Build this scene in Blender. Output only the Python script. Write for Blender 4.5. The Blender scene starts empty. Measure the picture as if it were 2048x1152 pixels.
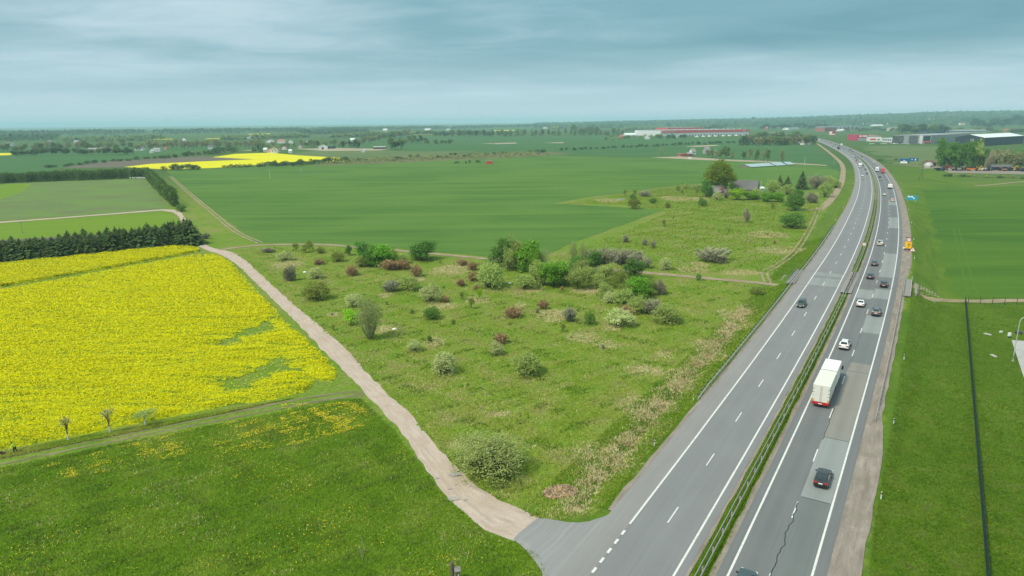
import bpy, bmesh, math, random
import numpy as np
from mathutils import Vector, Matrix
random.seed(7); RNG = np.random.default_rng(7)
sc = bpy.context.scene
# ------------------------------------------------------------------ camera
F, CX, CY, CAMH = 1365.0, 1024.0, 576.0, 47.0          # focal length in pixels of the 2048x1152 photograph
HY0, HSL = 252.0, -0.0085                              # the horizon's row at x=0 and its slope
TH = math.atan((CY - (HY0 + HSL*CX))/F); RHO = -math.atan(0.0085)
_f = np.array([0, math.cos(TH), -math.sin(TH)]); _r0 = np.array([1., 0, 0]); _u0 = np.cross(_r0, _f)
_r = _r0*math.cos(RHO) + _u0*math.sin(RHO); _u = -_r0*math.sin(RHO) + _u0*math.cos(RHO)
cam_d = bpy.data.cameras.new('camera'); cam = bpy.data.objects.new('camera', cam_d); sc.collection.objects.link(cam)
cam_d.sensor_width = 36.0; cam_d.lens = F/2048*36; cam_d.clip_start = 0.5; cam_d.clip_end = 90000
cam.matrix_world = Matrix(((_r[0], _u[0], -_f[0], 0), (_r[1], _u[1], -_f[1], 0), (_r[2], _u[2], -_f[2], CAMH), (0, 0, 0, 1)))
sc.camera = cam
# ------------------------------------------------------------------ light and sky
SUN_EL, SUN_AZ = math.radians(52), math.radians(-125)   # azimuth from +Y towards +X
sd = bpy.data.lights.new('sun', 'SUN'); sd.energy = 1.5; sd.angle = math.radians(10); sd.color = (1.0, 0.91, 0.74)
so = bpy.data.objects.new('sun', sd); sc.collection.objects.link(so)
sv = Vector((math.sin(SUN_AZ)*math.cos(SUN_EL), math.cos(SUN_AZ)*math.cos(SUN_EL), math.sin(SUN_EL)))
so.rotation_euler = (-sv).to_track_quat('-Z', 'Y').to_euler()
so.location = (0, 0, 120)
world = bpy.data.worlds.new('World'); sc.world = world; world.use_nodes = True
wn = world.node_tree; wn.nodes.clear()
def N(nt, t, **kw):
    n = nt.nodes.new(t)
    for k, v in kw.items():
        if k.startswith('i_'):
            n.inputs[k[2:].replace('_', ' ')].default_value = v
        else: setattr(n, k, v)
    return n
def ramp(nt, fac, stops, interp='LINEAR'):
    n = nt.nodes.new('ShaderNodeValToRGB'); cr = n.color_ramp; cr.interpolation = interp
    while len(cr.elements) > 1: cr.elements.remove(cr.elements[-1])
    cr.elements[0].position = stops[0][0]; cr.elements[0].color = (*stops[0][1], 1)
    for p, c in stops[1:]:
        e = cr.elements.new(p); e.color = (*c, 1)
    nt.links.new(fac, n.inputs[0]); return n.outputs[0]
def fmath(nt, op, a, b=None, c=None, clamp=False):
    n = nt.nodes.new('ShaderNodeMath'); n.operation = op; n.use_clamp = clamp
    for i, v in enumerate((a, b, c)):
        if v is None: continue
        if isinstance(v, (int, float)): n.inputs[i].default_value = v
        else: nt.links.new(v, n.inputs[i])
    return n.outputs[0]
def mixc(nt, fac, a, b, mode='MIX'):
    n = nt.nodes.new('ShaderNodeMix'); n.data_type = 'RGBA'; n.blend_type = mode; n.clamp_factor = True
    for s, v in ((n.inputs[0], fac), (n.inputs[6], a), (n.inputs[7], b)):
        if isinstance(v, (int, float)): s.default_value = v
        elif isinstance(v, tuple): s.default_value = (*v, 1)
        else: nt.links.new(v, s)
    return n.outputs[2]
def build_sky():
    nt = wn; L = nt.links
    tc = N(nt, 'ShaderNodeTexCoord'); sx = N(nt, 'ShaderNodeSeparateXYZ'); L.new(tc.outputs['Generated'], sx.inputs[0])
    z = fmath(nt, 'MAXIMUM', sx.outputs[2], 0.0)
    # clouds on a flat layer overhead: the direction divided by its height
    zz = fmath(nt, 'ADD', z, 0.07)
    cb = N(nt, 'ShaderNodeCombineXYZ'); L.new(fmath(nt, 'DIVIDE', sx.outputs[0], zz), cb.inputs[0]); L.new(fmath(nt, 'DIVIDE', sx.outputs[1], zz), cb.inputs[1])
    mp = N(nt, 'ShaderNodeMapping'); mp.inputs['Location'].default_value = (1.35, 0.4, 0); mp.inputs['Scale'].default_value = (0.62, 0.85, 1)
    L.new(cb.outputs[0], mp.inputs[0])
    n1 = N(nt, 'ShaderNodeTexNoise', i_Scale=0.34, i_Detail=2.0, i_Roughness=0.45, i_Distortion=0.35); L.new(mp.outputs[0], n1.inputs['Vector'])
    n2 = N(nt, 'ShaderNodeTexNoise', i_Scale=1.6, i_Detail=6.0, i_Roughness=0.58, i_Distortion=0.6); L.new(mp.outputs[0], n2.inputs['Vector'])
    cl = fmath(nt, 'ADD', fmath(nt, 'MULTIPLY', n1.outputs['Fac'], 0.76), fmath(nt, 'MULTIPLY', n2.outputs['Fac'], 0.24))
    ccol = ramp(nt, cl, [(0.34, (0.145, 0.335, 0.40)), (0.45, (0.22, 0.42, 0.49)), (0.53, (0.36, 0.545, 0.62)), (0.63, (0.58, 0.72, 0.79))])
    # the layer thins out to even, pale air along the horizon
    hz = ramp(nt, z, [(0.0, (0.56, 0.71, 0.79)), (0.05, (0.46, 0.64, 0.72)), (0.20, (0.38, 0.57, 0.65))])
    f = ramp(nt, z, [(0.0, (0.0,)*3), (0.035, (0.22,)*3), (0.10, (0.95,)*3), (0.2, (1,)*3)])
    col = mixc(nt, f, hz, ccol)
    # an overcast sky grows brighter and greyer towards the zenith
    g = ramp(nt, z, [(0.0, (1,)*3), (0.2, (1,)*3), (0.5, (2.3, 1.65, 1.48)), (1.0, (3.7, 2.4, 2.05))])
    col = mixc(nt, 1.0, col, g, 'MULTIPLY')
    sky = N(nt, 'ShaderNodeTexSky'); sky.sky_type = 'NISHITA'; sky.sun_disc = False; sky.sun_elevation = SUN_EL; sky.sun_rotation = SUN_AZ
    b1 = N(nt, 'ShaderNodeBackground'); b1.inputs[1].default_value = 0.05; L.new(sky.outputs[0], b1.inputs[0])
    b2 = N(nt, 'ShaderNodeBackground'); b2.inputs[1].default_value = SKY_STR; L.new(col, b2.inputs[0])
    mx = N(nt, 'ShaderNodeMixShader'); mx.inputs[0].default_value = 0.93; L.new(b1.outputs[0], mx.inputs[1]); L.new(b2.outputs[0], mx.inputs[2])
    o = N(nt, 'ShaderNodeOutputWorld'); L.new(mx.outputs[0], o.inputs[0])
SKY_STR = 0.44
build_sky()
vs = sc.view_settings; vs.view_transform = 'Standard'; vs.look = 'None'; vs.exposure = 1.28; vs.gamma = 1.0; vs.use_curve_mapping = False
sc.cycles.use_denoising = True; sc.cycles.max_bounces = 6; sc.cycles.transparent_max_bounces = 8
sc.cycles.volume_bounces = 1; sc.cycles.diffuse_bounces = 3; sc.cycles.sample_clamp_indirect = 4.0
# ------------------------------------------------------------------ pixels, terrain
def ray(px, py):
    return _f + _r*(px-CX)/F - _u*(py-CY)/F
def flat(px, py, z=0.0):
    d = ray(px, py); t = (z-CAMH)/d[2]; return np.array([d[0]*t, d[1]*t])
def zcam(x, y, z=0):                                    # depth along the lens axis: metres per pixel = zcam/F
    return x*_f[0] + y*_f[1] + (z-CAMH)*_f[2]
def road_z(y):
    return np.interp(y, [-100, 62, 85, 115, 150, 185, 300, 400, 560, 800, 30000], [.15, .15, .45, 1.1, 2.1, 3.1, 3.1, 1.5, .7, .5, .5])
def catmull(P, step):
    P = np.asarray(P, float); Q = np.vstack([2*P[0]-P[1], P, 2*P[-1]-P[-2]]); out = []
    for i in range(1, len(Q)-2):
        a, b, c, d = Q[i-1:i+3]; n = max(2, int(np.linalg.norm(c-b)/step))
        for t in np.arange(n)/n:
            out.append(.5*((2*b)+(c-a)*t+(2*a-5*b+4*c-d)*t*t+(3*b-a-3*c+d)*t**3))
    out.append(Q[-2]); return np.array(out)
def smooth(P, k, it):
    P = P.copy()
    for _ in range(it):
        M = P.copy(); M[k:-k] = (P[:-2*k] + P[2*k:] + 2*P[k:-k])/4; P = M
    return P
def resample(P, step):
    s = np.r_[0, np.cumsum(np.linalg.norm(np.diff(P, axis=0), axis=1))]; n = int(s[-1]/step)
    t = np.linspace(0, s[-1], n+1); return np.c_[np.interp(t, s, P[:, 0]), np.interp(t, s, P[:, 1])]
GL = [(1455,1152),(1559,930),(1636,767),(1666,700),(1687,652),(1711,597),(1731,547),(1751,480),(1757,452),(1762,405),(1760,372),(1750,345),(1737,327),(1717,312),(1696,301),(1676,292),(1656,284.5),(1634,278),(1600,271.5),(1540,264)]
_g = []
for p in GL:
    q = flat(*p)
    for _ in range(4): q = flat(p[0], p[1], float(road_z(q[1])))
    _g.append(q)
_d0 = (_g[1]-_g[0])/np.linalg.norm(_g[1]-_g[0])
_g = [_g[0]-_d0*260, _g[0]-_d0*120] + _g
RC = resample(smooth(resample(catmull(_g, 4), 4), 4, 12), 2.0)     # the highway's reference line: inner white line of the far carriageway
RT = np.gradient(RC, axis=0); RT /= np.linalg.norm(RT, axis=1)[:, None]; RN = np.c_[RT[:, 1], -RT[:, 0]]   # right-hand normal
RS = np.arange(len(RC))*2.0; RZ = road_z(RC[:, 1])
def rp(s, d):                                           # point at arc length s, d metres to the right
    s = np.asarray(s, float); n = [np.interp(s, RS, RN[:, k]) for k in (0, 1)]; c = [np.interp(s, RS, RC[:, k]) for k in (0, 1)]
    return np.stack([c[0]+n[0]*d, c[1]+n[1]*d], -1)
def rz(s): return np.interp(s, RS, RZ)
def rdir(s):
    return np.array([np.interp(s, RS, RT[:, 0]), np.interp(s, RS, RT[:, 1])])
def sd_of(x, y):                                        # arc length and offset of points near the highway
    x = np.atleast_1d(np.asarray(x, float)); y = np.atleast_1d(np.asarray(y, float)); S = np.zeros(len(x)); D = np.full(len(x), 1e4)
    for a in range(0, len(x), 20000):
        X = np.c_[x[a:a+20000], y[a:a+20000]]
        i = np.argmin((X[:, 0:1]-RC[None, :, 0])**2 + (X[:, 1:2]-RC[None, :, 1])**2, axis=1)
        v = X-RC[i]; S[a:a+20000] = RS[i] + np.einsum('ij,ij->i', v, RT[i]); D[a:a+20000] = np.einsum('ij,ij->i', v, RN[i])
        far = np.linalg.norm(v, axis=1) > 400; D[a:a+20000][far] = 1e4
    return S, D
def seg_dist(x, y, P):
    best = np.full(len(x), 1e9)
    for a, b in zip(P[:-1], P[1:]):
        ab = b-a; t = np.clip(((x-a[0])*ab[0]+(y-a[1])*ab[1])/(ab@ab+1e-9), 0, 1)
        best = np.minimum(best, np.hypot(x-a[0]-ab[0]*t, y-a[1]-ab[1]*t))
    return best
def inside(x, y, P):
    c = np.zeros(len(x), bool); P = np.asarray(P); j = len(P)-1
    for i in range(len(P)):
        xi, yi = P[i]; xj, yj = P[j]
        if yi != yj:
            c ^= ((yi > y) != (yj > y)) & (x < (xj-xi)*(y-yi)/(yj-yi)+xi)
        j = i
    return c
def W(pts): return np.array([flat(*p) for p in pts])
DITCH = W([(1158,1013),(1178,985),(1232,925),(1300,842),(1400,735),(1460,668),(1505,612)])
UNDER_S = float(sd_of(*flat(1590, 552, 3.1))[0][0])     # where the lane passes under the highway
def vnoise(x, y, sc_, seed=0):
    x = x/sc_+seed*17.3; y = y/sc_+seed*7.7
    return (np.sin(x*1.3+2.1*np.sin(y*.9))+np.sin(y*1.7+1.4*np.sin(x*1.1+1.3))+np.sin((x+y)*.8+seed)+np.sin((x-y*1.3)*2.3))/4
def terrain(x, y):
    x = np.atleast_1d(np.asarray(x, float)); y = np.atleast_1d(np.asarray(y, float))
    S, D = sd_of(x, y); z0 = rz(S)
    top = z0-0.14
    lw = np.interp(S, [UNDER_S-60, UNDER_S-5, UNDER_S+70], [2.1, 2.3, 2.4])
    e = np.where(D < -16.4, top-(-16.4-D)/lw, np.where(D > 12.3, top-(D-12.3)/2.4, top))
    e = np.where(np.abs(D) > 300, 0, e); h = np.maximum(e, 0)
    dd = seg_dist(x, y, DITCH); h = h - 0.75*np.clip(1-dd/1.7, 0, 1)*(h < 1.0)
    und = np.clip(vnoise(x, y, 9, 1)*.24+vnoise(x, y, 2.6, 2)*.17, -.16, .45)
    m = np.clip((-D-22)/8, 0, 1)*np.clip((y-60)/20, 0, 1)*np.clip((300-y)/30, 0, 1)
    m = m*np.clip((seg_dist(x, y, ROADS_FLAT)-3.5)/4, 0, 1)*inside(x, y, CMW)
    h = h + und*m
    # the lane's passage through the embankment
    cut = (np.abs(S-UNDER_S) < 3.4) & (((D < -18.2) & (D > -40)) | ((D > 14.6) & (D < 40)))
    h = np.where(cut, np.minimum(h, 0.0), h)
    # wooded ridges far away
    dist = np.hypot(x, y); az = np.degrees(np.arctan2(x, y))
    ridge = np.clip((dist-3800)/3400, 0, 1)**1.2*np.interp(az, [-60, -5, 4, 12, 20, 27, 32, 36, 60], [0, 0, 12, 28, 40, 66, 88, 82, 80])
    return h + np.where(y > 0, ridge, 0)
CM = [(1078,1040),(1006,1003),(950,970),(896,917),(826,834),(752,766),(687,694),(637,649),(587,609),(512,541),(490,521),(462,504),(520,494),(640,492),(715,497),(790,508),(880,515),(980,523),(1100,530),(1226,543),(1349,554),(1536,571),(1560,576),(1540,640),(1438,765),(1366,850),(1220,1024),(1170,1038)]
CMW = W(CM)
LANE_PX = [(440,500),(512,491),(632,489),(709,494),(790,501),(870,508),(977,518),(1100,529),(1226,540),(1349,551),(1450,560),(1536,568),(1568,573)]
LANE = catmull(W(LANE_PX), 3)
ROADS_FLAT = resample(LANE, 12)
TG = {}
def tzf(x, y):                                          # height read back from the ground sheet
    x = np.atleast_1d(np.asarray(x, float)); y = np.atleast_1d(np.asarray(y, float)); X, Y, Z = TG['X'], TG['Y'], TG['Z']
    i = np.clip(np.searchsorted(X, x)-1, 0, len(X)-2); j = np.clip(np.searchsorted(Y, y)-1, 0, len(Y)-2)
    u = (x-X[i])/(X[i+1]-X[i]); v = (y-Y[j])/(Y[j+1]-Y[j])
    return Z[j, i]*(1-u)*(1-v)+Z[j, i+1]*u*(1-v)+Z[j+1, i]*(1-u)*v+Z[j+1, i+1]*u*v
def tz(x, y): return float(tzf(x, y)[0])
def G(px, py):                                          # a pixel's point on the ground
    q = flat(px, py)
    for _ in range(5): q = flat(px, py, tz(*q))
    return q
# ------------------------------------------------------------------ mesh and object helpers
COL = sc.collection
def link(o, parent=None):
    COL.objects.link(o); o.parent = parent; return o
def tag(o, label=None, cat=None, group=None, kind=None):
    if label: o['label'] = label
    if cat: o['category'] = cat
    if group: o['group'] = group
    if kind: o['kind'] = kind
    return o
def npmesh(name, V, faces, mat=None, uv=None, smoothf=False, sizes=None):
    """faces: (n,k) int array"""
    me = bpy.data.meshes.new(name); V = np.asarray(V, np.float32); Fc = np.asarray(faces, np.int32)
    me.vertices.add(len(V)); me.vertices.foreach_set('co', V.ravel())
    n, k = Fc.shape; me.loops.add(n*k); me.loops.foreach_set('vertex_index', Fc.ravel())
    me.polygons.add(n); me.polygons.foreach_set('loop_start', np.arange(n, dtype=np.int32)*k)
    if smoothf: me.polygons.foreach_set('use_smooth', np.ones(n, bool))
    if uv is not None:
        l = me.uv_layers.new(name='UVMap'); l.data.foreach_set('uv', np.asarray(uv, np.float32)[Fc.ravel()].ravel())
    me.update(calc_edges=True); me.validate()
    if mat: me.materials.append(mat)
    return me
def thing(name, loc, rz_=0.0, label=None, cat=None, group=None, scale=None):
    o = bpy.data.objects.new(name, None); o.empty_display_size = .5; COL.objects.link(o); o.location = loc; o.rotation_euler = (0, 0, rz_)
    if scale is not None: o.scale = scale
    return tag(o, label, cat, group)
def part(name, me, parent, mat=None, loc=None, rot=None, scale=None):
    o = bpy.data.objects.new(name, me); link(o, parent)
    if loc is not None: o.location = loc
    if rot is not None: o.rotation_euler = rot
    if scale is not None: o.scale = scale
    if mat is not None:
        if not me.materials: me.materials.append(mat)
        o.material_slots[0].link = 'OBJECT'; o.material_slots[0].material = mat
    return o
class MB:
    """collects boxes, prisms, tubes into one mesh"""
    def __init__(s): s.v = []; s.f = []
    def add(s, V, Fs):
        b = len(s.v); s.v += [tuple(map(float, v)) for v in V]; s.f += [tuple(i+b for i in f) for f in Fs]; return s
    def box(s, x0, x1, y0, y1, z0, z1, tx=0, ty=0):
        V = [(x0, y0, z0), (x1, y0, z0), (x1, y1, z0), (x0, y1, z0), (x0+tx, y0+ty, z1), (x1-tx, y0+ty, z1), (x1-tx, y1-ty, z1), (x0+tx, y1-ty, z1)]
        return s.add(V, [(3, 2, 1, 0), (4, 5, 6, 7), (0, 1, 5, 4), (1, 2, 6, 5), (2, 3, 7, 6), (3, 0, 4, 7)])
    def tube(s, a, b, r0, r1=None, n=8, cap=True):
        r1 = r0 if r1 is None else r1; a = Vector(a); b = Vector(b); d = (b-a).normalized()
        x = d.orthogonal().normalized(); y = d.cross(x); V = []
        for c, r in ((a, r0), (b, r1)):
            V += [c+x*math.cos(2*math.pi*i/n)*r+y*math.sin(2*math.pi*i/n)*r for i in range(n)]
        Fs = [(i, (i+1) % n, n+(i+1) % n, n+i) for i in range(n)]
        if cap: Fs += [tuple(range(n))[::-1], tuple(range(n, 2*n))]
        return s.add(V, Fs)
    def loft(s, rings, cap=True):
        n = len(rings[0]); V = [p for r in rings for p in r]; Fs = []
        for i in range(len(rings)-1):
            for j in range(n): Fs.append((i*n+j, i*n+(j+1) % n, (i+1)*n+(j+1) % n, (i+1)*n+j))
        if cap: Fs += [tuple(range(n))[::-1], tuple(range((len(rings)-1)*n, len(rings)*n))]
        return s.add(V, Fs)
    def quad(s, *P): return s.add(P, [tuple(range(len(P)))])
    def mesh(s, name, mat=None, bevel=0, smoothf=False):
        me = bpy.data.meshes.new(name); me.from_pydata(s.v, [], s.f); me.update()
        if bevel or True:
            bm = bmesh.new(); bm.from_mesh(me)
            if bevel: bmesh.ops.bevel(bm, geom=list(bm.edges), offset=bevel, segments=1, affect='EDGES', profile=.5)
            bmesh.ops.recalc_face_normals(bm, faces=bm.faces); bm.to_mesh(me); bm.free()
        if smoothf:
            for p in me.polygons: p.use_smooth = True
        if mat: me.materials.append(mat)
        return me
# ------------------------------------------------------------------ materials
MATS = {}
def new_mat(name):
    m = bpy.data.materials.new(name); m.use_nodes = True; nt = m.node_tree; nt.nodes.clear(); MATS[name] = m
    return m, nt
def out(nt, bsdf):
    o = nt.nodes.new('ShaderNodeOutputMaterial'); nt.links.new(bsdf, o.inputs[0])
def pbsdf(nt, col, rough=.8, metal=0, spec=.3, bump=None, bstr=.4, bdist=.1):
    b = nt.nodes.new('ShaderNodeBsdfPrincipled'); b.inputs['Roughness'].default_value = rough; b.inputs['Metallic'].default_value = metal
    b.inputs['Specular IOR Level'].default_value = spec
    if isinstance(col, tuple): b.inputs['Base Color'].default_value = (*col, 1)
    else: nt.links.new(col, b.inputs['Base Color'])
    if bump is not None:
        n = nt.nodes.new('ShaderNodeBump'); n.inputs['Strength'].default_value = bstr; n.inputs['Distance'].default_value = bdist
        nt.links.new(bump, n.inputs['Height']); nt.links.new(n.outputs[0], b.inputs['Normal'])
    return b.outputs[0]
def pos(nt, scale=(1, 1, 1), rot=0.0):
    g = nt.nodes.new('ShaderNodeNewGeometry'); m = nt.nodes.new('ShaderNodeMapping'); m.inputs['Scale'].default_value = scale
    m.inputs['Rotation'].default_value = (0, 0, rot); nt.links.new(g.outputs['Position'], m.inputs[0]); return m.outputs[0]
def noise(nt, vec, scale, detail=4, rough=.55, dist=0.0):
    n = nt.nodes.new('ShaderNodeTexNoise'); n.inputs['Scale'].default_value = scale; n.inputs['Detail'].default_value = detail
    n.inputs['Roughness'].default_value = rough; n.inputs['Distortion'].default_value = dist
    nt.links.new(vec, n.inputs['Vector']); return n.outputs['Fac']
def plain(name, col, rough=.6, metal=0, spec=.3, var=.12, nscale=3.0):
    """one paint or stuff with a little wear"""
    m, nt = new_mat(name); tc = nt.nodes.new('ShaderNodeTexCoord')
    n = noise(nt, tc.outputs['Object'], nscale, 4)
    c = ramp(nt, n, [(.3, tuple(k*(1-var) for k in col)), (.7, tuple(min(1, k*(1+var)) for k in col))])
    out(nt, pbsdf(nt, c, rough, metal, spec)); return m
def field_mat(name, c0, c1, c2, rot=0.0, stretch=(.02, .25), fine=1.5, big=.012, bump=.5):
    """crop: drilling streaks along one direction over slow patches"""
    m, nt = new_mat(name); p = pos(nt); st = pos(nt, (stretch[0], stretch[1], .1), rot); st2 = pos(nt, (stretch[0]*2.5, stretch[1]*6, .1), rot)
    a = fmath(nt, 'ADD', fmath(nt, 'MULTIPLY', noise(nt, st, 1.0, 4, .6), .62), fmath(nt, 'MULTIPLY', noise(nt, st2, 1.0, 3, .6), .38)); b = noise(nt, p, big, 3, .5, .5); c = noise(nt, p, fine, 3, .6)
    c_ = ramp(nt, a, [(.38, c0), (.5, c1), (.61, c2)])
    c_ = mixc(nt, ramp(nt, b, [(.40, (0, 0, 0)), (.62, (.65,)*3)]), c_, c2)
    c_ = mixc(nt, fmath(nt, 'MULTIPLY', c, .45), c_, c0)
    out(nt, pbsdf(nt, c_, .9, 0, .1, bump=c, bstr=bump, bdist=.15)); return m
def leaf_mat(name, cols, trans=.46, hue=True, spec=.04):
    m, nt = new_mat(name); g = nt.nodes.new('ShaderNodeNewGeometry'); oi = nt.nodes.new('ShaderNodeObjectInfo')
    c = ramp(nt, g.outputs['Random Per Island'], [(i/(len(cols)-1) if len(cols) > 1 else 0, k) for i, k in enumerate(cols)])
    hv = nt.nodes.new('ShaderNodeHueSaturation'); nt.links.new(c, hv.inputs['Color'])
    nt.links.new(fmath(nt, 'MULTIPLY_ADD', oi.outputs['Random'], .016, .492), hv.inputs['Hue'])
    nt.links.new(fmath(nt, 'MULTIPLY_ADD', oi.outputs['Random'], .45, 1.15), hv.inputs['Value'])
    d = nt.nodes.new('ShaderNodeBsdfPrincipled'); d.inputs['Roughness'].default_value = .65; d.inputs['Specular IOR Level'].default_value = spec
    nt.links.new(hv.outputs[0], d.inputs['Base Color'])
    vm = nt.nodes.new('ShaderNodeVectorMath'); vm.operation = 'MULTIPLY_ADD'; nt.links.new(g.outputs['Normal'], vm.inputs[0]); vm.inputs[1].default_value = (.5,)*3; vm.inputs[2].default_value = (0, 0, .65)
    vn = nt.nodes.new('ShaderNodeVectorMath'); vn.operation = 'NORMALIZE'; nt.links.new(vm.outputs[0], vn.inputs[0]); nt.links.new(vn.outputs[0], d.inputs['Normal'])   # a spray of small leaves shades rounder than one flat face
    t = nt.nodes.new('ShaderNodeBsdfTranslucent'); nt.links.new(hv.outputs[0], t.inputs[0])
    x = nt.nodes.new('ShaderNodeMixShader'); x.inputs[0].default_value = trans
    nt.links.new(d.outputs[0], x.inputs[1]); nt.links.new(t.outputs[0], x.inputs[2]); out(nt, x.outputs[0]); return m
# ------------------------------------------------------------------ surface materials
def ground_material():
    m, nt = new_mat('meadow_ground'); p = pos(nt)
    at = nt.nodes.new('ShaderNodeAttribute'); at.attribute_name = 'zone'; s = nt.nodes.new('ShaderNodeSeparateColor'); nt.links.new(at.outputs['Color'], s.inputs[0])
    big = noise(nt, p, .022, 4, .55, .6); mid = noise(nt, p, .13, 5, .62, .5); fin = noise(nt, p, 1.4, 5, .65); vf = noise(nt, p, 5.0, 3, .6); md2 = noise(nt, p, .45, 4, .6, .3)
    c = ramp(nt, mid, [(.30, (.115, .195, .018)), (.43, (.175, .250, .028)), (.53, (.225, .262, .050)), (.62, (.250, .235, .085)), (.72, (.290, .245, .115))])
    c = mixc(nt, ramp(nt, big, [(.40, (0,)*3), (.60, (.75,)*3)]), c, (.140, .245, .016))
    c = mixc(nt, ramp(nt, md2, [(.52, (0,)*3), (.70, (.55,)*3)]), c, (.230, .235, .090))
    far = ramp(nt, mid, [(.3, (.045, .10, .022)), (.7, (.075, .125, .035))])
    c = mixc(nt, at.outputs['Alpha'], c, far)
    lawn = ramp(nt, noise(nt, pos(nt, (.10, .022, 1), -.25), 1.0, 4, .55), [(.3, (.055, .125, .008)), (.5, (.085, .162, .010)), (.7, (.125, .195, .018))])
    lawn = mixc(nt, ramp(nt, md2, [(.50, (0,)*3), (.72, (.6,)*3)]), lawn, (.150, .180, .050))
    lush = ramp(nt, mid, [(.3, (.050, .130, .010)), (.5, (.080, .170, .012)), (.68, (.120, .195, .028))])
    c = mixc(nt, s.outputs[0], c, lawn); c = mixc(nt, s.outputs[1], c, lush)
    straw = ramp(nt, fin, [(.3, (.24, .20, .09)), (.7, (.50, .41, .23))])
    c = mixc(nt, fmath(nt, 'MULTIPLY', s.outputs[2], ramp(nt, fin, [(.38, (.15,)*3), (.6, (1,)*3)])), c, straw)
    c = mixc(nt, ramp(nt, fin, [(.36, (.62,)*3), (.62, (0,)*3)]), c, (.050, .105, .012))
    c = mixc(nt, ramp(nt, vf, [(.5, (0,)*3), (.78, (.35,)*3)]), c, (.20, .26, .08))
    out(nt, pbsdf(nt, c, .95, 0, .08, bump=fin, bstr=.6, bdist=.22)); return m
def dirt_material(name, c0, c1, c2, damp=None):
    m, nt = new_mat(name); uv = nt.nodes.new('ShaderNodeUVMap'); mp = nt.nodes.new('ShaderNodeMapping'); mp.inputs['Scale'].default_value = (.9, .12, 1)
    nt.links.new(uv.outputs[0], mp.inputs[0]); p = pos(nt)
    st = noise(nt, mp.outputs[0], 1.5, 5, .6, .3); big = noise(nt, p, .25, 5, .6, .5); fin = noise(nt, p, 4.0, 5, .7)
    c = ramp(nt, st, [(.3, c0), (.5, c1), (.7, c2)]); c = mixc(nt, ramp(nt, big, [(.35, (.6,)*3), (.6, (0,)*3)]), c, damp or c0)
    c = mixc(nt, ramp(nt, fin, [(.3, (.4,)*3), (.6, (0,)*3)]), c, tuple(k*.6 for k in c0))
    out(nt, pbsdf(nt, c, .95, 0, .1, bump=fin, bstr=.5, bdist=.05)); return m
def asphalt_material(name, base, lane0=0.0, lw=3.8, dark=.75, patchy=.25):
    m, nt = new_mat(name); uv = nt.nodes.new('ShaderNodeUVMap'); sx = nt.nodes.new('ShaderNodeSeparateXYZ'); nt.links.new(uv.outputs[0], sx.inputs[0])
    mp = nt.nodes.new('ShaderNodeMapping'); mp.inputs['Scale'].default_value = (1.2, .022, 1); nt.links.new(uv.outputs[0], mp.inputs[0]); p = pos(nt)
    st = noise(nt, mp.outputs[0], 2.0, 5, .6, .2); big = noise(nt, p, .12, 4, .6, .3); fin = noise(nt, p, 9.0, 3, .6)
    k = ramp(nt, st, [(.3, (1-patchy*.6,)*3), (.7, (1+patchy*.35,)*3)])
    c = mixc(nt, 1.0, k, base, 'MULTIPLY')
    ph = fmath(nt, 'MULTIPLY', fmath(nt, 'SUBTRACT', sx.outputs[0], lane0), 2*math.pi/lw)
    w = fmath(nt, 'MULTIPLY_ADD', fmath(nt, 'COSINE', ph), -.5, .5)       # 1 in the middle of a lane: oil and tyre wear
    w = fmath(nt, 'POWER', w, 3.0)
    c = mixc(nt, fmath(nt, 'MULTIPLY', w, ramp(nt, st, [(.25, (.2,)*3), (.75, (.55,)*3)])), c, tuple(b*dark for b in base))
    c = mixc(nt, ramp(nt, big, [(.4, (0,)*3), (.7, (.3,)*3)]), c, tuple(min(1, b*1.2) for b in base))
    c = mixc(nt, fmath(nt, 'MULTIPLY', fin, .25), c, tuple(b*.7 for b in base))
    out(nt, pbsdf(nt, c, .85, 0, .25)); return m
M_ground = ground_material()
M_gravel = dirt_material('pale_gravel', (.37, .295, .245), (.48, .395, .335), (.55, .465, .40), (.41, .315, .25))
M_track = dirt_material('dirt_track', (.22, .17, .11), (.36, .285, .20), (.46, .38, .29), (.20, .17, .09))
M_wheel = dirt_material('wheel_rut', (.13, .14, .055), (.22, .21, .11), (.33, .28, .18), (.10, .13, .03))
M_shoulder = dirt_material('road_shoulder_gravel', (.20, .165, .145), (.29, .25, .22), (.37, .32, .28), (.20, .18, .14))
M_asL = asphalt_material('asphalt_blue_grey', (.200, .205, .213), -12.5, 3.8, .86, .16)
M_asR = asphalt_material('asphalt_dark_grey', (.155, .163, .168), 0, 3.8, .72, .18)
M_asS = asphalt_material('asphalt_hard_shoulder', (.245, .238, .238), -15, 3, .9, .2)
M_apron = asphalt_material('asphalt_apron', (.255, .255, .258), 0, 3.3, .85, .3)
M_patchL = asphalt_material('asphalt_patch_pale', (.245, .265, .262), 0, 3.8, .70, .15)
M_patchB = asphalt_material('asphalt_patch_warm', (.235, .225, .205), 0, 3.8, .66, .15)
M_patchD = asphalt_material('asphalt_patch_dark', (.150, .165, .165), 0, 3.8, .8, .15)
M_tar = plain('tar', (.035, .045, .05), .5)
def worn_paint():
    m, nt = new_mat('road_paint'); p = pos(nt); n = noise(nt, p, 3.0, 6, .7)
    c = ramp(nt, n, [(.30, (.34, .34, .33)), (.44, (.58, .58, .57)), (.7, (.70, .70, .68))])
    out(nt, pbsdf(nt, c, .7, 0, .2)); return m
M_paint = worn_paint()
M_crop = field_mat('young_wheat', (.050, .118, .020), (.075, .158, .025), (.115, .203, .034), rot=-.22, stretch=(.006, .09), bump=.4)
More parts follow.
